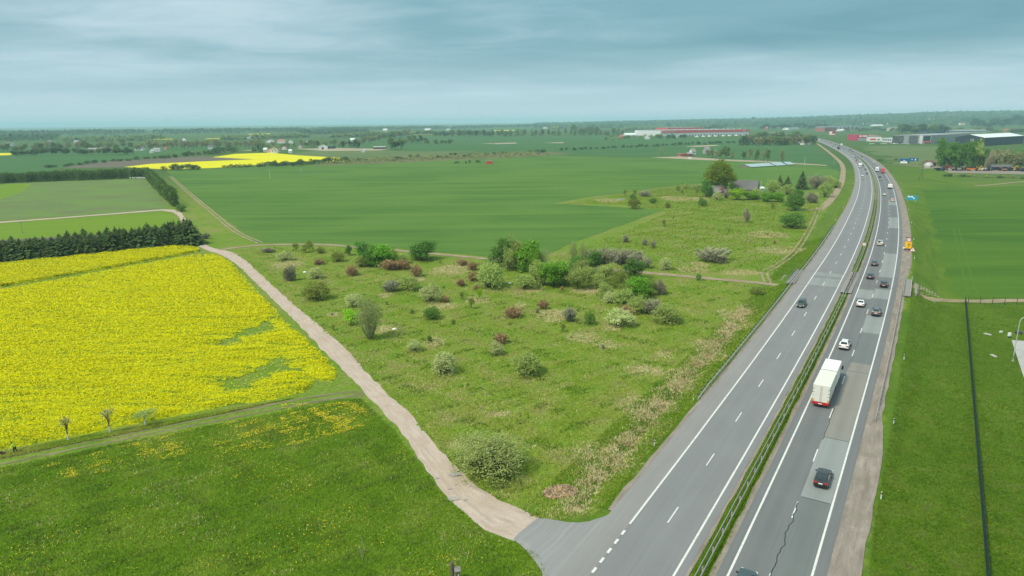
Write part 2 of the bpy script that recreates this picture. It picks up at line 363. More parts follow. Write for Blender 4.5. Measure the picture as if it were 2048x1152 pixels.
M_cropR = field_mat('wheat_by_road', (.038, .100, .010), (.055, .128, .013), (.085, .165, .014), rot=.2, stretch=(.008, .07), bump=.4)
M_fallow = field_mat('fallow', (.130, .130, .070), (.120, .185, .055), (.125, .235, .042), rot=1.45, stretch=(.02, .09), fine=.35, big=.03)
M_light = field_mat('light_grass', (.110, .195, .014), (.135, .225, .016), (.155, .240, .018), rot=-.1)
M_plough = field_mat('ploughed', (.10, .085, .065), (.135, .115, .09), (.16, .14, .11), rot=-.1)
M_rapefar = field_mat('rape_far', (.50, .46, .008), (.64, .60, .008), (.70, .66, .008), rot=-.1, stretch=(.004, .06))
M_far1 = field_mat('far_crop', (.040, .110, .030), (.052, .128, .036), (.065, .140, .042), rot=-.1, stretch=(.002, .02), fine=.2)
M_far2 = field_mat('far_pasture', (.085, .130, .045), (.105, .150, .050), (.13, .165, .060), rot=-.1, stretch=(.002, .02), fine=.2)
M_far3 = field_mat('far_scrub', (.10, .115, .045), (.13, .14, .06), (.17, .16, .08), rot=-.1, stretch=(.01, .05), fine=.3)
M_bare = field_mat('bare_soil', (.28, .23, .16), (.34, .29, .21), (.40, .34, .26))
M_rut = field_mat('tramline_crop', (.055, .120, .012), (.075, .150, .014), (.095, .170, .016))
M_concrete = plain('concrete', (.25, .235, .22), .9, nscale=1.5)
M_lot = plain('concrete_lot', (.38, .38, .37), .9, nscale=.3)
# ------------------------------------------------------------------ the ground: one sheet to the horizon
def axis(lo, a, b, hi, step, g):
    L = [a]; s = step
    while L[0] > lo: s *= g; L.insert(0, L[0]-s)
    mid = list(np.arange(a+step, b, step)); L += mid; s = step
    while L[-1] < hi: s = min(s*g, 2500); L.append(L[-1]+s)
    return np.array(L)
LM = [(-400,1010),(0,936),(333,868),(690,797),(722,797),(790,860),(880,980),(970,1060),(1026,1082),(1080,1112),(1100,1150),(1110,1400),(-400,1400)]
RL = [(1700,1400),(1735,1152),(1765,768),(1800,640),(1812,592),(2150,608),(2300,1400)]
VERGE_L = [(1175,1035),(1225,1022),(1366,852),(1440,765),(1540,640),(1590,570),(1632,515),(1690,420),(1700,380),(1690,380),(1660,420),(1610,500),(1560,545),(1530,590),(1470,665),(1390,755),(1300,850),(1230,935),(1180,1000)]
STRAW = [(1290,740,40,14),(1165,675,32,12),(1330,708,14,8),(1310,745,18,8),(1240,930,60,20),(1275,820,30,40),(1180,905,35,25),(1330,800,25,30),(1360,760,30,25),(1420,700,28,25),(1470,640,25,25),
         (905,540,40,12),(885,612,32,9),(955,600,26,9),(1175,582,36,7),(1060,580,30,6),(575,528,30,7),(830,560,20,8),(910,890,14,10),(870,685,22,12),(765,660,18,10),(1100,632,30,12),(1120,628,26,10),(1225,655,20,8),
         (1215,690,26,10),(1535,470,40,8),(1560,500,50,8),(1400,530,18,6),(1430,500,20,5),(1215,401,26,4),(1350,397,28,6),(1395,398,20,4),(930,895,10,6),(1000,828,22,7),(665,630,12,6),(1070,892,14,6),(1180,925,30,18),(1385,540,30,7),(1040,610,12,6),(770,590,14,5),(1190,580,30,6),(1480,545,40,6)]
def make_ground():
    X = axis(-26000, -135, 175, 26000, .95, 1.16); Y = axis(-4000, 46, 330, 26000, .95, 1.06)
    xx, yy = np.meshgrid(X, Y); x = xx.ravel(); y = yy.ravel(); z = terrain(x, y)
    TG['X'], TG['Y'], TG['Z'] = X, Y, z.reshape(len(Y), len(X))
    nx, ny = len(X), len(Y); i = np.arange(nx*ny).reshape(ny, nx)
    Fq = np.stack([i[:-1, :-1], i[:-1, 1:], i[1:, 1:], i[1:, :-1]], -1).reshape(-1, 4)
    me = npmesh('ground', np.c_[x, y, z], Fq, M_ground, smoothf=True)
    zone = np.zeros((len(x), 4), np.float32); near = (y < 700) & (np.abs(x) < 700) & (y > -100)
    xn, yn = x[near], y[near]; w1 = vnoise(xn, yn, 5, 3)*1.2; w2 = vnoise(xn, yn, 4, 4)*1.2
    r = inside(xn+w1, yn+w2, W(RL)); S, D = sd_of(xn, yn)
    r |= (D > 12) & (D < 60) & (yn > 0)
    med = (D > -4) & (D < 0); ver = (D < -15.5) & (D > -25+w1) & (yn > 62)
    g = inside(xn+w1*.3, yn+w2*.3, W(LM)) | (xn < -20) & (yn < 52)
    b = np.zeros(len(xn))
    for px, py, rx, ry in STRAW:
        c = flat(px, py); k = zcam(*c)/F; ax, ay = rx*k, ry*k*zcam(*c)/CAMH*.9
        b = np.maximum(b, np.clip(1.25-np.hypot((xn-c[0])/ax, (yn-c[1])/ay)+vnoise(xn, yn, 1.5, 5)*.5, 0, 1))
    dd = seg_dist(xn, yn, DITCH); b = np.maximum(b, np.clip(1.15-dd/2.2, 0, 1)*.9)
    b[(np.abs(D+2.45) < 1.6)] = 0
    zone[near, 0] = np.clip(r*1.0 + ver*.85 + med*.8, 0, 1); zone[near, 1] = g; zone[near, 2] = b*~r
    zone[:, 3] = np.clip((np.hypot(x, y)-420)/350, 0, 1)
    a = me.color_attributes.new('zone', 'FLOAT_COLOR', 'POINT'); a.data.foreach_set('color', zone.ravel())
    return tag(link(bpy.data.objects.new('ground', me)), kind='structure')
make_ground()
def ragged(P, amp, seg=5.0):
    out_ = []; n = len(P)
    for i in range(n):
        a, b = P[i], P[(i+1) % n]; k = max(1, min(60, int(np.linalg.norm(b-a)/seg)))
        for t in range(k): out_.append(a+(b-a)*t/k)
    out_ = np.array(out_); out_[:, 0] += vnoise(out_[:, 0], out_[:, 1], 6, 21)*amp; out_[:, 1] += vnoise(out_[:, 0], out_[:, 1], 5, 22)*amp; return out_
def sheet(name, px, z, mat, kind='structure', world_pts=None, rag=0.0):
    P = W(px) if world_pts is None else world_pts
    if rag: P = ragged(P, rag)
    me = bpy.data.meshes.new(name); me.from_pydata([(p[0], p[1], z) for p in P], [], [tuple(range(len(P)))]); me.update()
    bm = bmesh.new(); bm.from_mesh(me)
    if bm.faces[:] and bm.faces[:][0].normal.z < 0: bmesh.ops.reverse_faces(bm, faces=bm.faces)
    bmesh.ops.triangulate(bm, faces=bm.faces); bm.to_mesh(me); bm.free()
    me.materials.append(mat); o = link(bpy.data.objects.new(name, me)); return tag(o, kind=kind)
def strip(name, Lp, Rp, dz, mat, cols=4, step=2.0, jit=.0, parent=None, kind='structure', world_pts=False, fixz=None):
    """a lane between two traced edges, laid on the terrain"""
    A = catmull(np.array(Lp) if world_pts else W(Lp), step); B = catmull(np.array(Rp) if world_pts else W(Rp), step); n = max(len(A), len(B))
    def rs(P):
        s = np.r_[0, np.cumsum(np.linalg.norm(np.diff(P, axis=0), axis=1))]; t = np.linspace(0, s[-1], n); return np.c_[np.interp(t, s, P[:, 0]), np.interp(t, s, P[:, 1])], s[-1]
    A, la = rs(A); B, lb = rs(B)
    rr = np.random.default_rng(len(name)*31+n)
    if jit:
        A = A+rr.normal(0, jit, A.shape); B = B+rr.normal(0, jit, B.shape)
    t = np.linspace(0, 1, cols)[None, :, None]; P = A[:, None]*(1-t)+B[:, None]*t; x, y = P[..., 0].ravel(), P[..., 1].ravel()
    z = (tzf(x, y) if fixz is None else np.full(len(x), fixz))+dz
    wv = np.linalg.norm(A-B, axis=1).mean(); uv = np.c_[np.tile(np.linspace(0, wv, cols), n), np.repeat(np.linspace(0, la, n), cols)]
    i = np.arange(n*cols).reshape(n, cols); Fq = np.stack([i[:-1, :-1], i[:-1, 1:], i[1:, 1:], i[1:, :-1]], -1).reshape(-1, 4)
    me = npmesh(name, np.c_[x, y, z], Fq, mat, uv, True)
    if me.polygons[0].normal.z < 0: me.flip_normals()
    o = bpy.data.objects.new(name, me); link(o, parent); return tag(o, kind=kind)
# fields and bare patches, traced in the photograph
ruts = lambda c, w: (np.array(c)+np.array([0, 0]), w)
sheet('far_field', [(-300,318),(-300,300),(200,292),(420,292),(520,292),(560,300),(430,300),(300,312),(130,333),(95,345),(-300,362)], .04, M_far1)
sheet('far_field', [(560,292),(700,284),(800,272),(1010,272),(1300,272),(1480,279),(1520,290),(1640,289),(1676,318),(1687,343),(1655,333),(1530,324),(1330,315),(1111,311),(1024,310),(880,303),(700,297)], .05, M_far1)
sheet('far_field', [(1330,316),(1530,325),(1655,333),(1684,347),(1676,362),(1640,380),(1520,384),(1374,367),(1330,362),(1110,330),(1111,312)], .06, M_crop)
sheet('crop_field', [(332,342),(512,332),(637,329),(762,327),(887,321),(1024,316),(1111,311),(1330,325),(1400,360),(1374,368),(1311,376),(1241,387),(1184,393),(1106,407),(1200,412),(1328,420),(1130,492),(1095,510),(980,513),(880,505),(800,497),(710,492),(640,487),(512,486),(437,428),(375,381)], .07, M_crop, rag=.8)
sheet('fallow_field', [(-160,372),(0,367),(292,357),(338,414),(325,419),(0,442),(-160,452)], .04, M_fallow)
sheet('grass_strip_field', [(-160,374),(0,369),(66,367),(40,386),(0,400),(-160,420)], .06, M_light)
sheet('grass_strip_field', [(-160,456),(0,447),(200,434),(322,424.5),(342,428),(358,448),(300,464),(0,480),(-160,489)], .04, M_light)
sheet('ploughed_strip', [(-160,489),(0,480),(300,464),(358,449),(378,462),(0,520),(-160,530)], .05, M_plough)
sheet('ploughed_field', [(118,337),(200,324),(300,318),(400,313),(425,314),(510,319),(430,321),(300,328),(250,334)], .07, M_plough)
sheet('rapeseed_field_far', [(248,334),(300,328),(400,323),(508,318.6),(424,314.5),(470,308),(540,305.5),(600,311),(680,315.5),(702,318.5),(690,323),(600,323),(500,331),(430,336),(330,339)], .10, M_rapefar)
sheet('rapeseed_field_far', [(-60,307.5),(23,306),(23,310),(-60,314)], .10, M_rapefar)
sheet('scrub_strip', [(620,332),(760,327),(900,321),(1000,317),(1110,310),(1160,307),(1080,303.5),(900,308),(690,318)], .09, M_far3)
sheet('pasture', [(640,318),(560,310),(640,300),(870,303),(960,302),(860,310),(700,316)], .08, M_far2)
sheet('pasture', [(1715,293),(1790,291),(1890,293),(1880,330),(1868,334),(1795,331),(1752,311)], .05, M_far2)
sheet('crop_field_by_road', [(1846,382),(1880,377),(2200,368),(2250,600),(1905,594),(1893,560),(1878,480)], .05, M_cropR, rag=2.2)
for q in ([(590,298),(680,296),(780,298),(760,301),(650,302)], [(985,286.5),(1030,285),(1035,287),(990,288.5)], [(1085,286),(1130,284),(1125,286.5)], [(1368,294),(1390,291.5),(1430,290),(1440,291.5),(1392,294)], [(1300,315),(1360,313),(1445,318.5),(1530,322),(1650,330),(1655,332),(1530,325),(1400,320)], [(480,302),(505,299.5),(503,301.5)], [(960,288),(985,286),(990,287.5)]):
    sheet('bare_patch', q, .12, M_bare)
for q in ([(820,270),(868,268.5),(868,266.5),(820,268)], [(738,267),(790,265.5),(800,264),(740,264.5)], [(1102,258),(1172,256),(1170,253.5),(1104,255)], [(300,280),(345,279),(345,278),(300,278.6)], [(490,270),(540,268.5),(540,267.2),(492,268.6)], [(1780,244.5),(1990,239.5),(1990,238.2),(1782,243)], [(1500,249.8),(1525,249.4),(1525,248.2),(1500,248.6)], [(985,262.5),(1030,261.5),(1030,260.2),(990,261)], [(625,267),(650,266.5),(650,265.3),(627,265.8)], [(410,278.5),(460,277.5),(460,276.4),(412,277.4)]):
    c = W(q); sheet('rapeseed_field_far', q, float(np.max(tzf(c[:, 0], c[:, 1])))+.6, M_rapefar)
# lanes
strip('gravel_road', [(322,421),(350,427),(366,446),(380,464),(390,480),(405,497),(442,510),(475,531),(512,566),(579,631),(637,691),(704,758),(733,790),(796,859),(840,920),(883,979),(916,1016),(970,1059),(1028,1081)],
      [(324,418.5),(358,422),(374,444),(386,460),(399,479),(421,494),(462,504),(491,521),(513,541),(587,609),(637,649),(688,694),(753,766),(780,791),(827,834),(862,880),(896,918),(950,970),(1006,1004),(1078,1037)], .035, M_gravel, 6, 2.0, .13)
strip('farm_track', [(-200,460),(0,446.2),(160,434),(322,421.6)], [(-200,457),(0,443.8),(160,432),(324,418.8)], .09, M_gravel, 2, 6)
for a, b in (([(728,783),(683,783.5),(580,800),(477,822),(240,869),(0,916),(-120,938)], [(722,787),(683,787.5),(580,804),(477,825.5),(240,872.5),(0,919.5),(-120,942)]),
             ([(730,788),(690,791),(580,811),(477,832),(333,859),(160,894),(0,927),(-120,950)], [(726,794),(690,795.5),(580,815),(477,836),(333,862.5),(160,898),(0,931),(-120,954)])):
    strip('wheel_rut', a, b, .03, M_wheel, 3, 2.0, .10)
def from_center(name, pts, w, dz, mat, jit=.06, step=3.0, cols=3):
    C = catmull(np.array(pts), step); T = np.gradient(C, axis=0); T /= np.linalg.norm(T, axis=1)[:, None]; Nn = np.c_[-T[:, 1], T[:, 0]]
    strip(name, C+Nn*w/2, C-Nn*w/2, dz, mat, cols, step, jit, world_pts=True)
from_center('field_lane', LANE[::2], 3.0, .09, M_track)
def rutpair(pts, gauge=1.7, w=.55, mat=None):
    C = catmull(W(pts), 3); T = np.gradient(C, axis=0); T /= np.linalg.norm(T, axis=1)[:, None]; Nn = np.c_[-T[:, 1], T[:, 0]]
    for sgn in (-1, 1): from_center('wheel_rut', C+Nn*sgn*gauge/2, w, .09, mat or M_wheel, .05)
rutpair([(340,352),(362,372),(385,392),(425,425),(470,462),(520,486)], 1.9, .8, M_track)
rutpair([(1912,455),(1922,500),(1934,550),(1946,590)], 2.0, .4, M_rut)
from_center('dirt_track', W([(1634,287),(1652,300),(1676,320),(1685,333),(1686,347),(1681,370),(1661,400),(1636,421)]), 4.2, .07, M_track)
rutpair([(1636,421),(1618,460),(1591,502),(1556,530),(1530,545),(1536,566)], 1.7, .6, M_track)
from_center('field_lane', W([(1560,421),(1600,419.5),(1636,421)]), 2.6, .07, M_track)
from_center('field_lane', W([(1818,591),(1850,598),(1900,601.5),(1960,603),(2050,601),(2200,604)]), 3.2, .06, M_track)
from_center('field_lane', W([(1765,330),(1800,331),(1850,334),(1880,336)]), 5.0, .10, M_track)
from_center('field_lane', W([(1950,372),(1990,369),(2060,362),(2200,350)]), 3.0, .10, M_track)
from_center('field_lane', W([(1656,332),(1600,329),(1530,325)]), 3.0, .12, M_track)
sheet('machine_yard', [(1838,338),(1870,337),(1900,346),(2200,352),(2200,341),(1960,335),(1870,331)], .08, M_shoulder)
sheet('concrete_lot', [(2023,681),(2200,692),(2200,1000),(2062,800)], .10, M_lot)
# ------------------------------------------------------------------ the highway
def proj(x, y, z):
    v = np.array([x, y, z-CAMH]); k = v@_f; return CX+F*(v@_r)/k, CY-F*(v@_u)/k
_ss = np.arange(0, RS[-1], .5)
def s_at(py, d):
    P = rp(_ss, d); v = np.c_[P, rz(_ss)-CAMH]; k = v@_f; yy = CY-F*(v@_u)/np.where(k > 5, k, 1e9); yy[k <= 5] = 9999
    i = np.argmin(np.abs(yy-py)); return float(_ss[i])
S_END = float(RS[-1])
def ribbon(name, s0, s1, d0, d1, dz, mat, parent=None, cols=2, step=3.0, kind=None, wob=0, d1f=None):
    n = max(2, int((s1-s0)/step)); s = np.linspace(s0, s1, n); V = []; uv = []
    for j in range(cols):
        d = d0+(d1-d0)*j/(cols-1); dv = np.full(n, d)
        if d1f is not None and j == cols-1: dv = d1f(s)
        if wob and j in (0, cols-1): dv = dv+vnoise(s, s*0+j*9, 1.6, 1)*wob+vnoise(s, s*0+j*5, .5, 2)*wob*.5
        P = rp(s, dv[:, None] if False else 0)+np.stack([np.interp(s, RS, RN[:, 0]), np.interp(s, RS, RN[:, 1])], -1)*dv[:, None]
        V.append(np.c_[P, rz(s)+dz]); uv.append(np.c_[dv, s])
    V = np.stack(V, 1).reshape(-1, 3); uv = np.stack(uv, 1).reshape(-1, 2); i = np.arange(n*cols).reshape(n, cols)
    Fq = np.stack([i[:-1, :-1], i[:-1, 1:], i[1:, 1:], i[1:, :-1]], -1).reshape(-1, 4)
    me = npmesh(name, V, Fq, mat, uv, True); o = bpy.data.objects.new(name, me); link(o, parent)
    return tag(o, kind=kind)
roadL = ribbon('carriageway', 0, S_END, -12.6, -3.9, 0, M_asL, kind='structure')
ribbon('hard_shoulder', 0, S_END, -15.5, -12.6, -.004, M_asS, roadL)
roadR = ribbon('carriageway', 0, S_END, -1.1, 8.9, 0, M_asR, kind='structure')
_sh = [s_at(k, 9) for k in (900, 820, 560, 530)]
ribbon('shoulder_gravel', 0, S_END, 8.8, 12.0, -.03, M_shoulder, kind='structure', wob=.14, d1f=lambda s: np.interp(s, _sh, [12.0, 10.9, 10.9, 11.8]))
ribbon('shoulder_gravel', s_at(1022, -15.5), S_END, -16.2, -15.4, -.03, M_shoulder, kind='structure', wob=.18)
ribbon('shoulder_gravel', 0, S_END, -4.0, -3.45, -.03, M_shoulder, kind='structure', wob=.12)
ribbon('shoulder_gravel', 0, S_END, -1.75, -1.0, -.03, M_shoulder, kind='structure', wob=.15)
for d, pa, s0 in ((-12.5, roadL, s_at(1046, -12.5)), (-4.9, roadL, 0), (0, roadR, 0), (7.6, roadR, 0)):
    ribbon('edge_line', s0, S_END, d-.125, d+.125, .006, M_paint, pa, wob=.012)
dash_me = {}
def dashes(d, pa, s0, period, ln, smax):
    s = s0
    while s > 20: s -= period
    while s < smax:
        if s > 90: ribbon('lane_dash', s, s+ln, d-.08, d+.08, .006, M_paint, pa, step=2.1)
        s += period
dashes(-8.7, roadL, s_at(1045, -8.7), 15.9, 3.9, 1050)
dashes(3.8, roadR, s_at(1035, 3.8), 15.9, 4.1, 1050)
ss = s_at(1052, -12.5)
while ss > s_at(1300, -12.5):                           # short dashes across the junction
    ss -= 2.0; ribbon('give_way_dash', ss, ss+1.0, -12.65, -12.35, .006, M_paint, roadL, step=.5)
for y0, y1, d0, d1, m_ in ((1001,880,3.85,7.42,M_patchL),(880,728,3.85,7.42,M_patchB),(666,632,3.85,7.42,M_patchL),(597,579,.2,3.7,M_patchL),(597,579,3.9,7.42,M_patchL),(555,507,3.85,7.42,M_patchL),(456,435,3.85,7.42,M_patchL),(410,401,3.85,7.42,M_patchL),(728,666,3.85,7.42,M_patchD),(1300,1001,3.8,7.42,M_patchD)):
    s0, s1 = s_at(y0, (d0+d1)/2), s_at(y1, (d0+d1)/2); ribbon('asphalt_patch', s0, s1, d0, d1, .003, m_, roadR, cols=3, wob=.02)
for y0, y1, d0, d1 in ((572,546,-12.3,-5.1),):
    ribbon('asphalt_patch', s_at(y0, -8.7), s_at(y1, -8.7), d0, d1, .003, M_patchL, roadL, cols=3)
def crack(sa, sb, d0, w, amp, parent, z=.008):
    n = int((sb-sa)/.35); s = np.linspace(sa, sb, n); dv = d0+vnoise(s, s*0, .9, 4)*amp+vnoise(s, s*0, .33, 5)*amp*.5
    nn = np.stack([np.interp(s, RS, RN[:, 0]), np.interp(s, RS, RN[:, 1])], -1); b = rp(s, 0); V = np.zeros((2*n, 3))
    for j, e in ((0, -w/2), (1, w/2)): V[j::2, :2] = b+nn*(dv+e)[:, None]; V[j::2, 2] = rz(s)+z
    i = np.arange(n-1)*2; Fq = np.stack([i, i+1, i+3, i+2], -1); link(bpy.data.objects.new('sealed_crack', npmesh('sealed_crack', V, Fq, M_tar)), parent)
crack(s_at(1200, 3.8), s_at(1003, 3.8), 3.85, .13, .30, roadR); crack(s_at(880, 3.8), s_at(815, 3.8), 3.95, .12, .12, roadR); crack(s_at(735, 3.8), s_at(660, 3.8), 3.95, .07, .10, roadR)
for yy, d0, d1, pa in ((880,3.9,7.4,roadR),(1001,3.9,7.4,roadR),(745,3.9,7.4,roadR),(574,-.9,8.7,roadR),(553,-.9,8.7,roadR),(546,-15,-4,roadL),(572,-15,-4,roadL)):
    s0 = s_at(yy, (d0+d1)/2); ribbon('sealed_joint', s0, s0+.14, d0, d1, .008, M_tar, pa, cols=6, step=.1)
# the paved apron where the gravel road joins
def apron():
    A = [rp(s, -15.3) for s in np.linspace(s_at(1028, -15.5), s_at(1420, -15.5), 24)]
    O = list(catmull(W([(1218,1029),(1195,1039),(1160,1046),(1110,1043),(1077,1036),(1050,1060),(1027,1080),(1062,1100),(1088,1122),(1103,1150),(1112,1200),(1120,1400)]), 1.2))
    O = [np.array(o) for o in O]; idx = np.linspace(0, len(O)-1, 24)
    O = [O[int(round(i))] for i in idx]; V = []; uv = []; cols = 7
    for a, o in zip(A, O):
        for j in range(cols):
            t = j/(cols-1); q = a*(1-t)+o*t; V.append((q[0], q[1], .145*(1-t)+.075*t)); uv.append((np.linalg.norm(q-a), q[1]))
    i = np.arange(24*cols).reshape(24, cols); Fq = np.stack([i[:-1, :-1], i[:-1, 1:], i[1:, 1:], i[1:, :-1]], -1).reshape(-1, 4)
    me = npmesh('junction_apron', V, Fq, M_apron, uv, True)
    if me.polygons[50].normal.z < 0: me.flip_normals()
    tag(link(bpy.data.objects.new('junction_apron', me)), kind='structure')
apron()
# ------------------------------------------------------------------ vegetation helpers
def unit(v): return v/np.maximum(np.linalg.norm(v, axis=-1, keepdims=True), 1e-9)
def cards(C, size, rng, nrm=None, rnd=1.0, asp=.55):
    """rhombic leaf sprays at the points C"""
    n = len(C); N_ = rng.normal(size=(n, 3))
    if nrm is not None: N_ = unit(nrm)+rnd*.6*N_
    N_ = unit(N_); A = unit(np.cross(N_, rng.normal(size=(n, 3)))); B = np.cross(N_, A); s = (np.full(n, size) if np.isscalar(size) else size)[:, None]*rng.uniform(.6, 1.35, (n, 1))
    V = np.stack([C-A*s*.5, C-B*s*.5*asp+A*s*.08, C+A*s*.5, C+B*s*.5*asp+A*s*.08], 1).reshape(-1, 3)
    return V, np.arange(n*4).reshape(n, 4)
def join(parts):
    V = []; Fs = []; b = 0
    for v, f in parts: V.append(v); Fs.append(f+b); b += len(v)
    return np.vstack(V), np.vstack(Fs)
def crown_points(lobes, n, rng, clump=.10, per=14, shell=.72, zmin=0.0):
    """points in clumps spread through and mostly near the surface of several ellipsoids"""
    w = np.array([l[3]*l[4]*(l[3]+l[4]) for l in lobes]); w = w/w.sum(); C = []; Nr = []
    for (cx, cy, cz, r, rz_), k in zip(lobes, w):
        m = max(3, int(n*k/per)); d = unit(rng.normal(size=(m, 3))); d[:, 2] = np.abs(d[:, 2])*np.where(rng.random(m) < .78, 1, -1)
        q = rng.uniform(shell, 1.04, (m, 1))*np.array([[r, r, rz_]])*d+np.array([[cx, cy, cz]])
        p = np.repeat(q, per, 0)+rng.normal(size=(m*per, 3))*clump*np.array([[1, 1, .75]]); C.append(p); Nr.append(np.repeat(d, per, 0))
    C = np.vstack(C); Nr = np.vstack(Nr); k = C[:, 2] > zmin; return C[k], Nr[k]
def limbs(paths, n=6):
    m = MB()
    for P, r0, r1 in paths:
        k = len(P)-1
        for i in range(k): m.tube(P[i], P[i+1], r0+(r1-r0)*i/k, r0+(r1-r0)*(i+1)/k, n, cap=(i == k-1))
    return m
def twigs(n, rng, h=1.0, spread=.5, r=.006, base=.10, lean=.6):
    """bare shoots fanning up from a stool, as thin blades"""
    a = rng.uniform(0, 2*math.pi, n); t = np.sqrt(rng.random(n)); L = h*rng.uniform(.6, 1.0, n)*(1-.35*t**2)
    b = np.c_[np.cos(a)*t*base, np.sin(a)*t*base, np.zeros(n)]; e = np.c_[np.cos(a)*t*spread, np.sin(a)*t*spread, L]
    s = unit(np.cross(e-b, rng.normal(size=(n, 3))))*r; V = np.stack([b-s, b+s, e+s*.5, e-s*.5], 1).reshape(-1, 3); return V, np.arange(n*4).reshape(n, 4)
G_ = lambda *k: leaf_mat(*k)
LM_ = {
 'willow': leaf_mat('willow_leaf', [(.16,.23,.055),(.26,.34,.085),(.38,.45,.15)]),
 'pale': leaf_mat('willow_leaf_pale', [(.25,.31,.10),(.38,.44,.17),(.52,.56,.30)]),
 'willowmix': leaf_mat('willow_clump_leaf', [(.17,.24,.065),(.29,.37,.10),(.42,.48,.22),(.28,.34,.07)]),
 'bright': leaf_mat('bright_leaf', [(0.081,0.209,0.018),(0.136,0.299,0.025),(0.209,0.390,0.040)]),
 'lime': leaf_mat('lime_leaf', [(0.164,0.326,0.015),(0.236,0.435,0.018),(0.307,0.508,0.027)]),
 'green': leaf_mat('green_leaf', [(0.054,0.145,0.025),(0.094,0.214,0.040),(0.145,0.271,0.054)]),
 'oak': leaf_mat('oak_leaf', [(.105,.175,.018),(.165,.245,.024),(.220,.290,.032)]),
 'dogwood': leaf_mat('dogwood_twig', [(.22,.13,.07),(.29,.19,.10),(.24,.22,.09)], .15),
 'bare': leaf_mat('bare_twig', [(.18,.175,.115),(.24,.235,.16),(.21,.25,.12)], .15),
 'olive': leaf_mat('olive_leaf', [(.12,.17,.03),(.18,.23,.045),(.24,.27,.07)]),
 'birch': leaf_mat('birch_leaf', [(0.154,0.200,0.064),(0.226,0.271,0.100),(0.281,0.318,0.136)]),
 'spruce': leaf_mat('spruce_needle', [(0.025,0.051,0.017),(0.051,0.086,0.028),(0.082,0.117,0.036)], .1),
 'hedge': leaf_mat('hedge_leaf', [(0.037,0.082,0.020),(0.070,0.126,0.029),(0.112,0.174,0.041)], .2),
 'far': leaf_mat('distant_leaf', [(0.066,0.116,0.036),(0.102,0.162,0.050),(0.141,0.198,0.066)], .25),
 'fard': leaf_mat('distant_dark_leaf', [(.022,.050,.020),(.036,.072,.028),(.052,.090,.036)], .2),
 'farb': leaf_mat('distant_budding_leaf', [(0.127,0.141,0.067),(0.171,0.178,0.081),(0.208,0.208,0.105)], .2),
 'scrub': leaf_mat('scrub_leaf', [(0.145,0.190,0.054),(0.209,0.263,0.081),(0.271,0.307,0.109)], .25),
}
M_bark = plain('bark', (.085, .070, .055), .95, nscale=6)
M_birch = plain('birch_bark', (.55, .53, .49), .9, var=.35, nscale=5)
M_lime = plain('limewashed_bark', (.62, .60, .57), .9, var=.15, nscale=8)
PROTO = {}
def fit(meshes):
    C = np.vstack([np.array([v.co[:] for v in m.vertices]) for m in meshes]); r = np.percentile(np.hypot(C[:, 0], C[:, 1]), 97); h = np.percentile(C[:, 2], 99.3); k = Matrix.Diagonal((.5/r, .5/r, 1/h, 1))
    for m in meshes: m.transform(k)
def proto(key, name, leafpart, leafmesh, stempart, stemmesh):
    fit([leafmesh]); PROTO[key] = (name, leafpart, leafmesh, stempart, stemmesh)
def dome(key, mat, seed, n=3400, lobes=None, size=.055, clump=.05, tw=60, per=12, asp=.55, name='shrub'):
    rng = np.random.default_rng(seed)
    if lobes is None:
        lobes = [(0, 0, .30, .40, .62)]
        for i in range(7):
            a = i*.9+rng.uniform(-.3, .3); d = rng.uniform(.16, .30); lobes.append((math.cos(a)*d, math.sin(a)*d, rng.uniform(.2, .5), rng.uniform(.15, .25), rng.uniform(.28, .46)))
    C, Nn = crown_points(lobes, n, rng, clump, per, .80, .012); C[:, 2] = np.clip(C[:, 2], 0.012, None)
    V, Fq = cards(C, size, rng, Nn+np.array([[0, 0, .35]]), 1.3, asp); V[:, 2] = np.maximum(V[:, 2], .004)
    tv, tf = twigs(tw, rng, .8, .36, .006, .08)
    proto(key, name, 'foliage', npmesh(key+'_foliage', V, Fq, LM_[mat]), 'stems', npmesh(key+'_stems', tv, tf, M_bark))
def twiggy(key, mat, seed, n=900, leaves=0, name='shrub', spread=.5, size=.16):
    """a leafless or budding shrub: upright fine shoots in uneven bunches"""
    rng = np.random.default_rng(seed); lobes = [(0, 0, .42, .28, .40)]
    for i in range(8):
        a = i*.8+rng.uniform(-.3, .3); d = rng.uniform(.18, .36); lobes.append((math.cos(a)*d, math.sin(a)*d, rng.uniform(.16, .42), rng.uniform(.13, .22), rng.uniform(.22, .42)))
    C, Nn = crown_points(lobes, n, rng, .05, 5, .35, .02); m = len(C); D = unit(np.c_[C[:, 0]*.9, C[:, 1]*.9, np.full(m, .6)]+rng.normal(0, .22, (m, 3))); S = unit(np.cross(D, rng.normal(size=(m, 3)))); L_ = size*rng.uniform(.5, 1.3, (m, 1)); w = .014*rng.uniform(.6, 1.5, (m, 1))
    V = np.stack([C-D*L_*.5-S*w, C-D*L_*.5+S*w, C+D*L_*.5+S*w*.4, C+D*L_*.5-S*w*.4], 1).reshape(-1, 3); V[:, 2] = np.maximum(V[:, 2], .004); Fq = np.arange(m*4).reshape(m, 4)
    L = [(V, Fq), cards(C[rng.integers(0, m, m//2)], .04, rng, None, 1, .5)]
    V, Fq = join(L); V[:, 2] = np.maximum(V[:, 2], .004); tv, tf = twigs(120, rng, .85, .40, .007, .14); proto(key, name, 'twigs', npmesh(key+'_twigs', V, Fq, LM_[mat]), 'stems', npmesh(key+'_stems', tv, tf, LM_[mat]))
